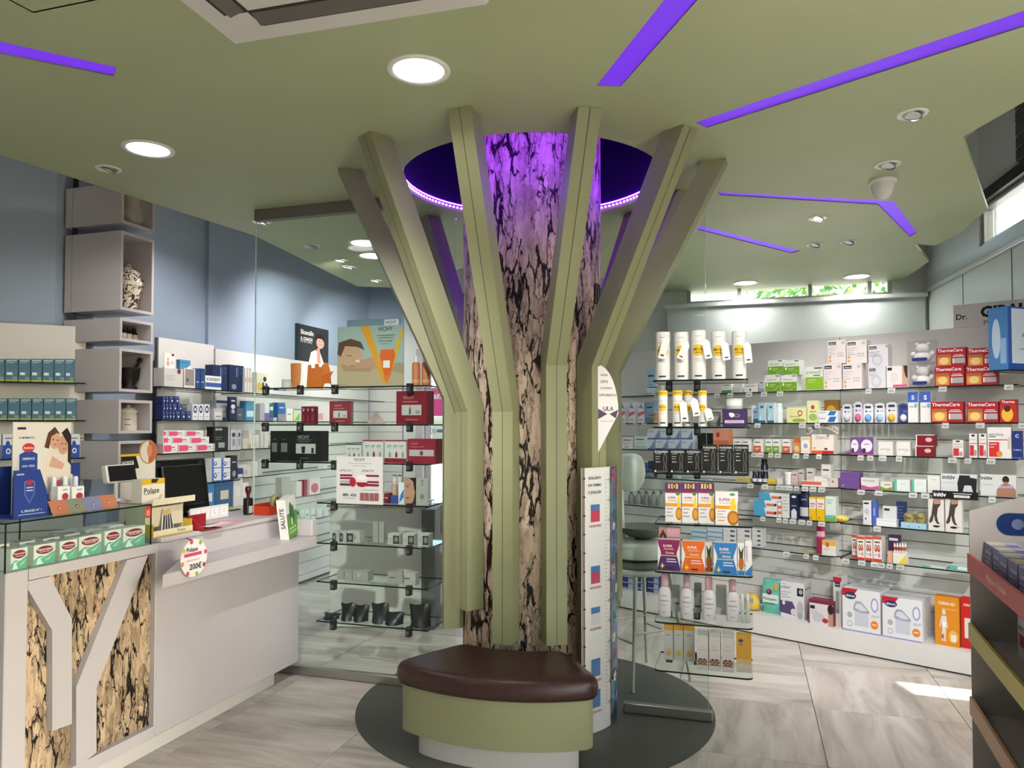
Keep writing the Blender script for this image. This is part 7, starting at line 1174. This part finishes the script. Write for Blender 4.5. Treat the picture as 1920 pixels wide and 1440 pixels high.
# stacks glimpsed between and behind the fin shelves, on the fifth and lowest partition shelves
WS = [('r', .55, .3, .9, .7, '#4a4c52'), ('r', .05, .4, .4, .55, '#b9bcc2')]
for x0, x1, c in ((1296, 1325, '#b9c6cf'), (1326, 1354, '#b9c6cf'), (1356, 1380, '#cfcfcf'), (1382, 1408, '#cfcfcf'), (1410, 1428, '#cfcfcf')):
    on = None
    for j in range(4): on = box(SH[5], x0, x1, 1018-9*j, 'flat_carton', ('flat pale blue-edged carton in the low stacks behind the fin' if c == '#b9c6cf' else 'flat pale grey carton in the low stacks behind the fin'), c, [('r', 0, .1, 1, .35, '#5a86a8')] if c == '#b9c6cf' else WS, on=on, group='low blue-edged stacks behind the fin' if c == '#b9c6cf' else 'low grey stacks behind the fin', d=.08, inset=.05)
for k, (x0, x1) in enumerate(((1166, 1188), (1190, 1212), (1214, 1236))):
    on = None
    for j in range(4): on = box(SH['base'], x0, x1, 1104-11*j, 'flat_carton', 'flat navy carton in the low stack behind the stool legs', '#27366c', [('r', .55, .15, .95, .85, '#aab6d2'), ('r', 0, 0, 1, .12, '#cfd4e0')], on=on, group='navy stack behind the stool', d=.08, inset=.10)
for k in range(5):
    x0 = 1174+k*14; bottle(SH[4], x0, x0+12, 921, 'clear_capsule', 'clear domed capsule pack behind the stool, '+NTH[k]+' from the column', '#8f9492', '#5a5f5d', [(.9, 0), (1, .2), (.9, .6), (.5, .8)], [(.4, .8), (.4, .98), (.2, 1)], group='clear capsule packs', cat='capsule pack')
for x0, x1, y, c, l in ((1205, 1216, 868, '#2f6a9c', 'small blue carton next to the scale head'), (1204, 1224, 880, '#7a5a4c', 'dark amber-topped carton beside the black outline cartons'), (1215, 1226, 864, '#26284a', 'slim dark navy carton beside the black outline cartons')): box(SH[3], x0, x1, y, 'medicine_carton', l, c, LAB('#cfa85a' if '#7a' in c else '#8fa6c4'), d=.05)
for x0, x1, y, c, l in ((1258, 1272, 893, '#cfcac2', 'white carton glimpsed under the black cartons'), (1276, 1296, 897, '#b9c2c4', 'pale blue carton glimpsed under the black cartons'), (1300, 1330, 898, '#cfcfc9', 'wide white carton glimpsed under the black cartons'), (1380, 1406, 897, '#c9b43c', 'yellow-green carton at the end of the black cartons')): box(SH[3], x0, x1, y, 'medicine_carton', l, c, LAB('#8d98a0'), d=.05, inset=.06)
# ---- box on the nearer shelf corner
NP = Plane(SWF.xy(SWF.hit(1888, 700)[0], .16), (0.9, 0.35)); a0 = NP.hit(1873, 690)[0]+.075; zc_ = NP.hit(1885, 692)[1]
glass_shelf('glass_shelf', NP, a0, a0+.45, zc_, .14, 'short clear shelf carrying the pale blue dispenser box')
m = MB(); z1_ = NP.hit(1875, 572)[1]-zc_; m.box(.0, .38, .004, .12, .0006, z1_, '#2a58a8'); put_print(m, [('r', .08, .1, 1, .97, '#cfdcec'), ('r', 0, 0, 1, .1, '#1f49a0'), ('t', 'ARTROSILENE', .6, .55, .6, '#2a58a8', .01), ('r', .25, .32, .8, .34, '#8fa6c4')], .38, z1_, .004, x0=0)
put_print(m, [('r', 0, 0, 1, 1, '#4a7fb8'), ('e', .4, .5, .22, .32, '#b9cde0'), ('r', .6, .1, .9, .5, '#8fb0d4')], .116, z1_, 0, x0=0, M=Matrix.Translation((0, .12, 0)) @ Matrix.Rotation(-math.pi/2, 4, 'Z'))
tag(m.build('dispenser_box', None, (*NP.xy(a0+.01), zc_), NP.ang), 'tall pale blue dispenser box with a royal blue rim', 'box')
# =========================================================== COUNTER TOP
gc = empty('glass_case', (*CP.xy(0), CT), CP.ang); tag(gc, 'low glass display case on the counter above the bark panel', 'display case')
c0_, c1_ = CP.hit(10, 1000)[0], CP.hit(284, 980)[0]; hc = .182; dc = .36
for nm, x0, x1, y0, y1, z0, z1_ in (('front_pane', c0_, c1_, 0, .006, .0005, hc-.006), ('back_pane', c0_, c1_, dc-.006, dc, .0005, hc-.006), ('end_pane', c0_, c0_+.006, .006, dc-.006, .0005, hc-.006), ('end_pane', c1_-.006, c1_, .006, dc-.006, .0005, hc-.006)):
    m = MB(); m.box(x0, x1, y0, y1, z0, z1_, GLASS); m.build(nm, gc)
m = MB(); m.prism([(c0_, 0), (c1_, 0), (c1_, dc), (c0_, dc)], hc-.006, hc, SHELFG, side=GEDGE); m.build('top_pane', gc)
for x, y in ((c0_, 0), (c1_-.004, 0), ((c0_+c1_)/2, dc-.004)): m = MB(); m.box(x, x+.004, y-.0008, y+.004, .001, hc-.006, GEDGE); m.build('edge_seam', gc)
m = MB(); put_print(m, [('r', 0, 0, 1, 1, '#c23a30'), ('r', .2, .2, .8, .7, '#d98a80')], .032, .05, -.001, x0=c1_-.038, z0=hc-.06); m.build('red_sticker', gc)
CSH = Shelf(CP, CT)
for x0, x1, y in ((20, 52, 1028), (63, 104, 1020), (112, 145, 1013), (148, 190, 1004), (196, 227, 994), (231, 272, 988)): box(CSH, x0, x1, y, 'medicine_carton', 'mint carton with a wine oval, front row, '+NTH[5-(20, 63, 112, 148, 196, 231).index(x0)]+' from the cream dispenser', '#e0e2dc', VENO, d=.07, inset=.03, group='front row mint cartons')
for x0, x1, y in ((-6, 18, 1020), (36, 66, 1015), (80, 112, 1008), (120, 150, 1001), (160, 192, 993), (204, 232, 985)): box(CSH, x0, x1, y, 'medicine_carton', 'white and mint carton with a wine oval in the rear row of the case', '#e0e2dc', VENO, d=.06, inset=.14, group='rear row mint cartons')
GT = CT+hc
# blue counter display with sprays
DSP = CP.off(-.06); DSH = Shelf(DSP, GT)
d0 = DSP.hit(26, 920)[0]; d1 = DSP.hit(206, 920)[0]; hz_ = DSP.hit(110, 874)[1]-GT
ds = empty('counter_display', (*DSP.xy(0), GT+.0006), CP.ang); tag(ds, 'royal blue cardboard counter display with a mother-and-child header', 'counter display')
ROY = col('#233c86', .5); dd = .17
m = MB(); m.box(d0, d1, dd-.004, dd, 0, hz_, ROY); m.build('back_board', ds); m = MB(); m.box(d0, d1, 0, dd, 0, .003, ROY); m.build('floor_board', ds)
wl0 = d0; wl1 = DSP.hit(94, 920)[0]; hl = DSP.hit(60, 881)[1]-GT
m = MB(); pts = [(wl0, 0), (wl1, 0), (wl1-.015, hl*.55), (wl1-.045, hl), (wl0, hl)]; n_ = 5; m.add([(x, 0, z) for x, z in pts]+[(x, .004, z) for x, z in pts], [tuple(range(n_)), tuple(reversed(range(n_, 2*n_)))]+[(k, n_+k, n_+(k+1) % n_, (k+1) % n_) for k in range(n_)], ROY)
put_print(m, [('p', [(.28, .75), (.42, .80), (.56, .75), (.56, .5), (.42, .30), (.28, .5)], '#8590b4'), ('p', [(.295, .74), (.42, .785), (.545, .74), (.545, .5), (.42, .32), (.295, .5)], '#2a4490'), ('e', .42, .74, .09, .06, '#a03040'), ('r', .33, .62, .51, .64, '#c9d0e4'), ('r', .33, .56, .51, .58, '#c9d0e4'), ('t', 'IL BRAND N° 1', .48, .15, .55, '#d6dcea', .01), ('r', .12, .07, .85, .085, '#a9b4d2'), ('r', .06, .9, .26, .93, '#a9b4d2')], wl1-wl0, hl, 0, x0=wl0); m.build('wing_board', ds)
f0, f1 = DSP.off(.03).hit(100, 950)[0], DSP.off(.03).hit(223, 945)[0]; fh = .055
m = MB(); W_ = f1-f0
for k, c in enumerate(('#dc9a76', '#a8ab98', '#a3a4cc', '#dc9a76')):
    m.add([(f0+W_*k/4, -.03, .0), (f0+W_*(k+1)/4, -.03, .0), (f0+W_*(k+1)/4, .0, fh), (f0+W_*k/4, .0, fh)], [(0, 1, 2, 3), (3, 2, 1, 0)], c); q = [(f0+W_*(k+.5)/4+.009*math.cos(2*math.pi*i/10), -.0155+.003*math.sin(2*math.pi*i/10)*1.0, .0255+.007*math.sin(2*math.pi*i/10)) for i in range(10)]; m.add([(x, y-.0012, z) for x, y, z in q], [tuple(range(10))], ['#c2493a', '#4a4d44', '#5a5fa0', '#c2493a'][k]); q = [(x*.5+(f0+W_*(k+.5)/4)*.5, y-.0018+(.0), z*.5+.0128) for x, y, z in q]; m.add(q, [tuple(range(10))], '#e6d6c9')
m.build('front_strip', ds)
hp0, hp1 = DSP.off(-.1).hit(24, 840)[0], DSP.off(-.1).hit(133, 840)[0]; z1h = DSP.off(-.1).hit(80, 792)[1]-GT; m = MB(); m.box(hp0, hp1, .10, .104, .004, z1h, '#d9d5d0'); W_ = hp1-hp0
put_print(m, [('r', 0, 0, 1, .42, '#7d8a68'), ('p', [(0, 0), (1, 0), (1, .34), (.7, .25), (.35, .1)], '#2a4490'), ('p', [(.45, .15), (.50, .55), (.62, .70), (.78, .72), (1, .6), (1, .2), (.7, .22)], '#d9d0c4'), ('e', .70, .80, .10, .105, '#caa08a'), ('p', [(.52, .72), (.58, .88), (.70, .95), (.80, .86), (.74, .88), (.64, .84), (.60, .70)], '#5a3a2a'), ('e', .85, .74, .10, .11, '#c49680'), ('p', [(.82, .88), (.92, .94), (1, .85), (1, .5), (.94, .55), (.94, .75)], '#2f201c'), ('p', [(.60, .5), (.66, .62), (.88, .52), (.84, .46)], '#caa08a'), ('r', .655, .80, .685, .812, '#3a2620'), ('r', .73, .79, .76, .802, '#3a2620'), ('p', [(.67, .755), (.74, .75), (.705, .735)], '#a8564e'), ('r', .82, .75, .845, .762, '#2f1f1a'), ('r', .885, .745, .91, .757, '#2f1f1a'), ('p', [(.835, .70), (.90, .70), (.865, .685)], '#a04a46'), ('p', [(.08, .66), (.25, .72), (.42, .66), (.42, .48), (.25, .28), (.08, .48)], '#d3d6de'), ('p', [(.10, .65), (.25, .70), (.40, .65), (.40, .48), (.25, .31), (.10, .48)], '#2a4490'), ('e', .25, .72, .10, .05, '#b8303a'), ('t', 'Actisinu', .25, .72, .17, '#f0e6e6', .01), ('t', 'DEFENCE', .25, .60, .2, '#e6eaf4', .01), ('t', 'UNA VERA', .25, .52, .22, '#e6eaf4', .01), ('t', 'PROTEZIONE', .25, .45, .24, '#e6eaf4', .01), ('r', .06, .92, .2, .945, '#2f2f33'), ('t', 'IL MOMENTO', .22, .83, .26, '#4a5a9a', .01), ('r', .74, .10, .8, .34, '#c05060'), ('r', .83, .10, .89, .34, '#33415a'), ('r', .92, .10, .98, .34, '#8fb0d0'), ('r', .72, .04, .99, .08, '#c23a40'), ('r', .62, .16, .66, .34, '#cfe2d8')], W_, z1h-.004, .10, x0=hp0, z0=.004); m.build('header_card', ds)
for i, x in enumerate((85, 96, 107, 118, 128, 138, 148)):
    rear = i % 2; bottle(DSH, x-7, x+7, 889 if rear else 893, 'throat_spray', 'small white spray bottle in the blue counter display', '#e2e2e6', '#dcdce0', [(1, 0), (1, .55), (.8, .62)], [(.62, .62), (.5, .8), (.5, .97), (.3, 1)], inset=.10 if rear else .05, group='white spray bottles', cat='spray', bands=() if rear else ((.03, .16, '#7fa85a'), (.3, .36, '#b04a5a')))
for x0, x1, c in ((108, 131, '#6f9a4a'), (134, 158, '#6f8fc4')): box(DSH, x0, x1, 912, 'spray_carton', 'white spray carton with a wine oval and '+('green' if c == '#6f9a4a' else 'blue')+' foot', '#e2e2e6', [('r', 0, 0, 1, .2, c), ('e', .62, .62, .28, .13, '#a8344a'), ('r', .2, .36, .8, .4, '#8d95a8'), ('r', .4, .85, .8, .9, '#8d95a8')], d=.035, inset=.012)
# customer display on a pole
q = CP.off(-.27); a, _ = q.hit(217, 930); pd = empty('customer_display', (*q.xy(a), GT+.0006), CP.ang); tag(pd, 'small black customer display on a white pole behind the display case', 'display')
zt_ = q.hit(228, 888)[1]-GT; m = MB(); m.lathe([(.045, 0), (.045, .008), (.012, .012)], '#c9c9c8', 20); m.build('foot', pd); m = MB(); m.tube([(0, 0, .008), (0, 0, zt_-.02)], .010, '#d6d6d4', 12); m.build('pole', pd)
m = MB(); T = Matrix.Translation((.02, 0, zt_)) @ Matrix.Rotation(-.2, 4, 'X'); w_ = .085; m.bbox(-w_, w_, -.015, .02, -.042, .042, col('#d9d9d7', .4), .006, T); shd = m.build('screen_head', pd); m = MB(); m.bbox(-w_+.008, w_-.004, -.018, -.014, -.036, .036, col('#1f1f22', .2), .003, T); m.build('screen', shd)
# posters and dispensers beside the monitor
TS = Shelf(CP.off(0), CTZ)
def ad_card(x0, x1, yt, off, label, pr, base='#e0dbd2', circ=None):
    pl = CP.off(-off); a0, _ = pl.hit(x0, 900); a1, _ = pl.hit(x1, 900); zt2 = pl.hit((x0+x1)/2, yt)[1]; W_ = a1-a0; H_ = zt2-CTZ; t = empty('advertising_card', (*pl.xy(a0), CTZ+.0006), CP.ang); tag(t, label, 'card')
    m = MB(); m.box(0, W_, 0, .005, 0, H_, base); put_print(m, pr, W_, H_, 0, x0=0); m.build('printed_panel', t); return t, W_, H_
t, W_, H_ = ad_card(226, 291, 851, .40, 'white advertising card with a round photo corner beside the monitor', [('p', [(0, .80), (0, 1), (.40, 1), (.52, .80)], '#1c1c1e'), ('r', 0, .97, .8, 1, '#d9b82a'), ('t', 'NOVITÀ', .2, .89, .34, '#f0ece6', .02), ('t', 'Polase', .24, .66, .46, '#1f1f22', .02), ('t', 'SENTITA RICARICA', .55, .36, .8, '#c9583a', .01), ('t', 'FUORI CASA', .6, .28, .6, '#c9583a', .01), ('r', .1, .05, .5, .10, '#c9836a')])
m = MB(); cx, cz3, R = W_*.78, H_*1.02, W_*.26; m.add([(cx+R*math.cos(2*math.pi*k/28), -.001, cz3+R*1.05*math.sin(2*math.pi*k/28)) for k in range(28)]+[(cx+R*math.cos(2*math.pi*k/28), .005, cz3+R*1.05*math.sin(2*math.pi*k/28)) for k in range(28)], [tuple(range(28)), tuple(reversed(range(28, 56)))]+[(k, 28+k, 28+(k+1) % 28, (k+1) % 28) for k in range(28)], '#b98a5a')
m.add([(cx+R*.9*math.cos(2*math.pi*k/28), -.0015, cz3+R*.95*math.sin(2*math.pi*k/28)) for k in range(28)], [tuple(range(28))], '#d9d3ca'); m.add([(cx+R*.9*math.cos(math.pi*k/12-math.pi/2), -.002, cz3+R*.95*math.sin(math.pi*k/12-math.pi/2)) for k in range(13)], [tuple(range(13))], '#b8643a'); m.add([(cx+R*(.1+.3*math.cos(2*math.pi*k/12)), -.0026, cz3+R*(.1+.55*math.sin(2*math.pi*k/12))) for k in range(12)], [tuple(range(12))], '#c98a6a'); m.build('round_photo', t)
# sachet dispenser
q = CP.off(-.02); a0 = q.hit(288, 1000)[0]; a1 = q.hit(359, 985)[0]; W_ = a1-a0; sd = empty('sachet_dispenser', (*q.xy(a0), CTZ+.0006), CP.ang); tag(sd, 'cream and yellow cardboard sachet dispenser at the counter edge', 'dispenser')
CRM = col('#cfc6b0', .55); YEL = col('#c9a83a', .5); ht = q.hit(320, 945)[1]-CTZ; D_ = .16
m = MB(); m.box(0, W_, D_-.004, D_, 0, ht, CRM); m.box(0, .004, .05, D_, 0, ht, CRM); m.box(W_-.004, W_, .05, D_, 0, ht, CRM); m.box(0, W_, .05, .054, .04, ht*.9, CRM); m.build('casing', sd)
m = MB(); m.box(-.004, W_+.004, -.004, 0, 0, .03, '#d9d0ba'); put_print(m, [('r', 0, .0, 1, .2, '#c9a83a'), ('t', 'Polase', .7, .6, .25, '#55585e', .01)], W_, .03, -.004, x0=0); m.box(-.004, 0, 0, .05, 0, .06, YEL); m.box(W_, W_+.004, 0, .05, 0, .06, YEL); m.build('tray_lip', sd)
m = MB(); m.box(0, W_+.03, .01, D_+.03, ht, ht+.006, CRM); m.box(0, W_+.03, .006, .01, ht, ht+.028, '#d6ccb2'); m.build('top_tray', sd)
for k in range(4): m = MB(); T = Matrix.Translation((W_*(.35+.09*k), .024+.004*k, .035)) @ Matrix.Rotation(.35-.1*k, 4, 'Y') @ Matrix.Rotation(-.25, 4, 'X'); m.bbox(-.012, .012, -.002, .002, -.03, .09, '#e0dcd4', .001, T); m.box(-.006, .006, -.0028, -.002, -.02, .06, '#3a3a40', T); m.box(-.012, .012, -.0028, -.002, .062, .085, '#c9a66a', T); o = m.build('sachet'); o.parent = None; W = Matrix.Translation(sd.location) @ Matrix.Rotation(CP.ang, 4, 'Z'); o.matrix_world = W; tag(o, 'white drink sachet leaning in the cream dispenser', 'sachet', 'sachets in the dispenser')
TT = Shelf(CP.off(-.02), CTZ+ht+.0066)
box(TT, 266, 309, 898, 'supplement_carton', 'white and yellow drink carton on the cream dispenser', '#e0dbcf', [('r', 0, .78, 1, 1, '#d9b02a'), ('p', [(.4, .84), (.4, 1), (.72, 1), (.64, .84)], '#2f2a24'), ('t', 'Polase', .42, .52, .66, '#2f2f33', .02), ('r', .1, .36, .6, .39, '#8d8d8f'), ('p', [(.62, .02), (.74, .0), (.92, .3), (.80, .34)], '#c9b8a0')], d=.06, inset=.07)
# monitor
q = CP.off(-.44); a0 = q.hit(293, 910)[0]; a1 = q.hit(396, 905)[0]; W_ = a1-a0; zt2 = q.hit(345, 862)[1]-CTZ; zb2 = q.hit(345, 952)[1]-CTZ
mo_ = empty('monitor', (*q.xy((a0+a1)/2), CTZ+.0006), CP.ang); tag(mo_, 'black till monitor seen from behind on the counter', 'monitor'); BLK = col('#0b0b0c', .22)
T = Matrix.Translation((0, 0, .02)) @ Matrix.Rotation(-.14, 4, 'X'); m = MB(); m.bbox(-W_/2, W_/2, 0, .03, zb2-.04, zt2-.015, BLK, .008, T); m.build('housing', mo_); m = MB(); m.bbox(-W_*.36, W_*.36, -.02, 0, zb2-.01, zt2-.05, col('#101011', .3), .01, T); rcv = m.build('rear_cover', mo_)
for s_ in (-1, 1): m = MB(); m.box(s_*W_*.38-.018, s_*W_*.38+.018, -.0025, 0, zt2-.055, zt2-.03, col('#1a1a1c', .5), T); m.build('vent', rcv)
m = MB(); m.bbox(-.03, .03, .0, .03, .01, zb2+.03, BLK, .006); m.build('neck', mo_); m = MB(); m.bbox(-.10, .10, -.07, .10, 0, .012, BLK, .005); m.build('stand_base', mo_)
q = CP.off(-.30); a, zz = q.hit(318, 918); m = MB(); m.lathe([(.008, 0), (.011, .05), (.02, .075), (.022, .095), (.012, .115), (.002, .118)], noisy('toy_yellow', '#8a8a3a', '#3a5a9a', 40, .4), 14); o = m.build('pen_topper', None, (*q.xy(a), CTZ+.0006)); tag(o, 'small yellow and blue topped figure-shaped pen by the monitor', 'pen')
# papers, red tray, stamp, tape, leaflet stand
q = CP.off(-.10)
def flat(px, py, w_, d_, h_, c, name, label, cat, yaw=0.0, on=0.0, pr=()):
    p = onz(px, py, CTZ); m = MB(); m.box(-w_/2, w_/2, -d_/2, d_/2, 0, h_, c)
    for x0, y0, x1, y1, cc in pr: m.add([(w_*x0, d_*y0, h_+.0004), (w_*x1, d_*y0, h_+.0004), (w_*x1, d_*y1, h_+.0004), (w_*x0, d_*y1, h_+.0004)], [(0, 1, 2, 3)], cc)
    o = m.build(name, None, (p.x, p.y, CTZ+.0006+on), CP.ang+yaw); tag(o, label, cat); return o
flat(405, 984, .30, .16, .004, '#cf9aa6', 'leaflet_pad', 'pink printed leaflets fanned on the counter top', 'leaflets', .1, pr=((-.4, -.3, .3, .3, '#e6d3d6'), (-.3, .1, .2, .2, '#b05a70')))
p = onz(386, 992, CTZ); m = MB(); m.box(-.06, .06, .05, .054, 0, .07, '#8f1626'); m.box(-.06, .06, -.05, .054, 0, .004, '#7a1220'); m.add([(-.06, -.05, 0), (-.06, .054, 0), (-.06, .054, .07), (-.058, -.05, 0), (-.058, .054, 0), (-.058, .054, .07)], [(0, 2, 1), (3, 4, 5), (0, 3, 5, 2)], '#a01c2c'); tag(m.build('leaflet_holder', None, (p.x, p.y, CTZ+.0006), CP.ang), 'dark red leaflet holder beside the cream dispenser', 'leaflet holder')
# acrylic stand with white cards
p = onz(392, 978, CTZ); m = MB(); m.box(-.15, .15, 0, .004, 0, .075, '#d9d8da'); put_print(m, [('r', .06+.24*k, .2, .24+.24*k, .85, '#e9e7e7') for k in range(4)]+[('t', 'LU'[k % 2], .15+.24*k, .6, .06, '#b9b4bc') for k in range(4)], .30, .075, 0); m.box(-.15, .15, 0, .06, 0, .003, '#cfced0'); tag(m.build('card_rack', None, (p.x-.02, p.y+.06, CTZ+.0006), CP.ang), 'low white rack of small cards in front of the monitor', 'card rack')
p = onz(465, 965, CTZ); t = empty('desk_stamp', (p.x, p.y, CTZ+.0006), CP.ang); tag(t, 'black self-inking stamp with a dark red knob', 'stamp'); m = MB(); m.bbox(-.026, .026, -.018, .018, 0, .095, col('#161618', .35), .006); m.box(-.016, .016, -.0185, -.018, .01, .05, '#c9c9c7'); m.build('stamp_body', t); m = MB(); m.lathe([(.008, .095), (.010, .115), (.017, .135), (.017, .155), (.010, .162)], col('#3a1014', .3), 16); m.build('knob', t)
p = onz(512, 962, CTZ); t = empty('tape_dispenser', (p.x, p.y, CTZ+.0006), CP.ang); tag(t, 'orange-red desk tray with a roll of tape', 'desk tray'); m = MB(); T = Matrix.Rotation(0, 4, 'Z')
for x0, x1, y0, y1, z0, z1_ in ((-.11, .11, -.05, .05, 0, .004), (-.11, .11, -.05, -.046, .004, .05), (-.11, .11, .046, .05, .004, .06), (-.11, -.106, -.046, .046, .004, .05), (.106, .11, -.046, .046, .004, .07)): m.box(x0, x1, y0, y1, z0, z1_, col('#b8371c', .4))
m.build('tray_body', t); m = MB(); T = Matrix.Translation((.03, 0, .058)) @ Matrix.Rotation(math.pi/2, 4, 'X'); m.lathe([(.030, -.012), (.048, -.012), (.048, .012), (.030, .012), (.030, -.012)], col('#8f8a5c', .3), 24, T, cap=False); m.build('tape_roll', t)
# leaflet box leaning on the ledge
q = LP.off(-.075); a, _ = q.hit(552, 1000); t = empty('leaflet_box', (*q.xy(a), zl+.0556), CP.ang+.25); tag(t, 'white and green leaflet box with a shoe-sole shape standing on the ledge', 'leaflet box'); T = Matrix.Rotation(-.12, 4, 'Y') @ Matrix.Rotation(-.08, 4, 'X')
m = MB(); w_, h_ = .155, .23; m.box(-w_/2, w_/2, 0, .05, 0.009, h_, '#d9d7d2', T); put_print(m, [('r', .0, 0, 1, .62, '#5a8f2e'), ('p', [(0, .62), (1, .62), (1, .72), (.8, .95), (.7, .62)], '#c9d2c0'), ('e', .45, .62, .15, .26, '#2a5f3a'), ('e', .62, .55, .13, .24, '#2f6a40'), ('e', .45, .40, .07, .10, '#d9dcd6'), ('r', .1, .22, .8, .25, '#c9dcb0'), ('t', 'Ortopedia', .42, .14, .6, '#dcebc9', .01), ('r', .86, .1, .99, .16, '#e6e6e2')], w_, h_-.009, 0, z0=.009, M=T)
put_print(m, [('t', 'SALUTE', .55, .5, .5, '#2f3136', .02)], h_, .05, 0, x0=0, M=T @ Matrix(((0, 1, 0, -w_/2-.0005), (0, 0, 1, 0), (1, 0, 0, 0), (0, 0, 0, 1))))
m.build('printed_case', t)
# round wobbler tag
q = CP.off(.215); a, zz = q.hit(364, 1046); R = abs(q.hit(388, 1048)[0]-a); t = empty('promo_tag', (*q.xy(a), zz), CP.ang); tag(t, 'round white promotional tag on a pink strip hanging from the counter', 'tag')
m = MB(); n_ = 28; m.add([(R*math.cos(2*math.pi*k/n_), 0, R*math.sin(2*math.pi*k/n_)) for k in range(n_)]+[(R*math.cos(2*math.pi*k/n_), .001, R*math.sin(2*math.pi*k/n_)) for k in range(n_)], [tuple(range(n_)), tuple(reversed(range(n_, 2*n_)))], '#e6e2e3')
for k, c in enumerate(('#c94a6a', '#8fae3e', '#c94a6a', '#b8c04a', '#d98a4a', '#c94a6a', '#8fae3e', '#b0305a')):
    an = 2*math.pi*(k+.3)/8; m.add([(R*.9*math.cos(an)+R*.13*math.cos(2*math.pi*i/8), -.0005, R*.9*math.sin(an)+R*.13*math.sin(2*math.pi*i/8)) for i in range(8)], [tuple(range(8))], c)
put_print(m, [('t', 'Polase', .42, .74, .42, '#26262a', .02), ('r', .12, .56, .78, .65, '#c9487a'), ('t', 'VINCI UN BUONO DA', .45, .45, .5, '#c9487a', .01), ('t', '200€', .55, .28, .46, '#26262a', .02)], 2*R, 2*R, -.0008, x0=-R, z0=-R); m.build('printed_disc', t)
px_a, zt3 = CP.hit(345, 1008); vx_ = px_a-a; zt3 -= zz
m = MB(); P0, P1, P2 = Vector((0, 0, R*.92)), Vector((vx_*.35, .02, zt3*.93)), Vector((vx_, .205, zt3)); sp_ = [P0*(1-t_)**2+P1*2*t_*(1-t_)+P2*t_*t_ for t_ in [k/8 for k in range(9)]]
m.add([(p.x-.009, p.y, p.z) for p in sp_]+[(p.x+.009, p.y, p.z) for p in sp_], [(k, k+1, 10+k, 9+k) for k in range(8)]+[(9+k, 10+k, k+1, k) for k in range(8)], '#c0506a'); m.build('hanging_strip', t)
# =========================================================== goods on the cardboard display
DSH2 = Plane(DP.p, DP.d)
BX = [('t', 'SUSTENIUM', .55, .72, .7, '#e3e3ea', .01), ('r', 0, 0, 1, .14, '#c98a3a'), ('r', .1, .35, .6, .4, '#a9acc4'), ('r', .1, .5, .8, .54, '#a9acc4')]
for k, (a, back) in enumerate(((.06, .05), (.20, .05), (.34, .04), (.48, .04), (.62, .04), (.10, .18), (.26, .18), (.42, .18))):
    m = MB(); w_, h_, d_ = .125, .118, .11; m.box(-w_/2, w_/2, 0, d_, 0, h_, '#6c7096'); put_print(m, BX, w_, h_, 0); m.add([(-w_/2, 0, h_+.0004), (w_/2, 0, h_+.0004), (w_/2, d_, h_+.0004), (-w_/2, d_, h_+.0004)], [(0, 1, 2, 3)], '#a6a4bb'); m.add([(-w_*.4, d_*.1, h_+.0008), (w_*.1, d_*.1, h_+.0008), (w_*.1, d_*.5, h_+.0008), (-w_*.4, d_*.5, h_+.0008)], [(0, 1, 2, 3)], '#c9b878'); m.add([(w_*.1, d_*.5, h_+.0008), (w_*.45, d_*.5, h_+.0008), (w_*.45, d_*.9, h_+.0008), (w_*.1, d_*.9, h_+.0008)], [(0, 1, 2, 3)], '#55639a')
    tag(m.build('supplement_carton', None, (*DP.xy(a+.02, -back), dz[0]+.0006), DP.ang), 'lilac grey drink carton with amber base on the cardboard display', 'box', 'lilac cartons on the cardboard display')
for k, a in enumerate((.30, .52, .74)):
    m = MB(); w_, h_, d_ = .19, .155, .12; m.box(-w_/2, w_/2, 0, d_, 0, h_, '#7a1a2a'); put_print(m, [('r', .0, .0, .5, 1, '#b9b4b8'), ('r', .1, .3, .45, .6, '#8a3040'), ('t', 'MAG 2', .27, .75, .36, '#4a3038', .02)], w_, h_, 0)
    tag(m.build('supplement_carton', None, (*DP.xy(a, -.12), dz[1]+.0006), DP.ang), 'wine red and grey carton on the yellow-lipped shelf of the display', 'box', 'wine cartons on the cardboard display')
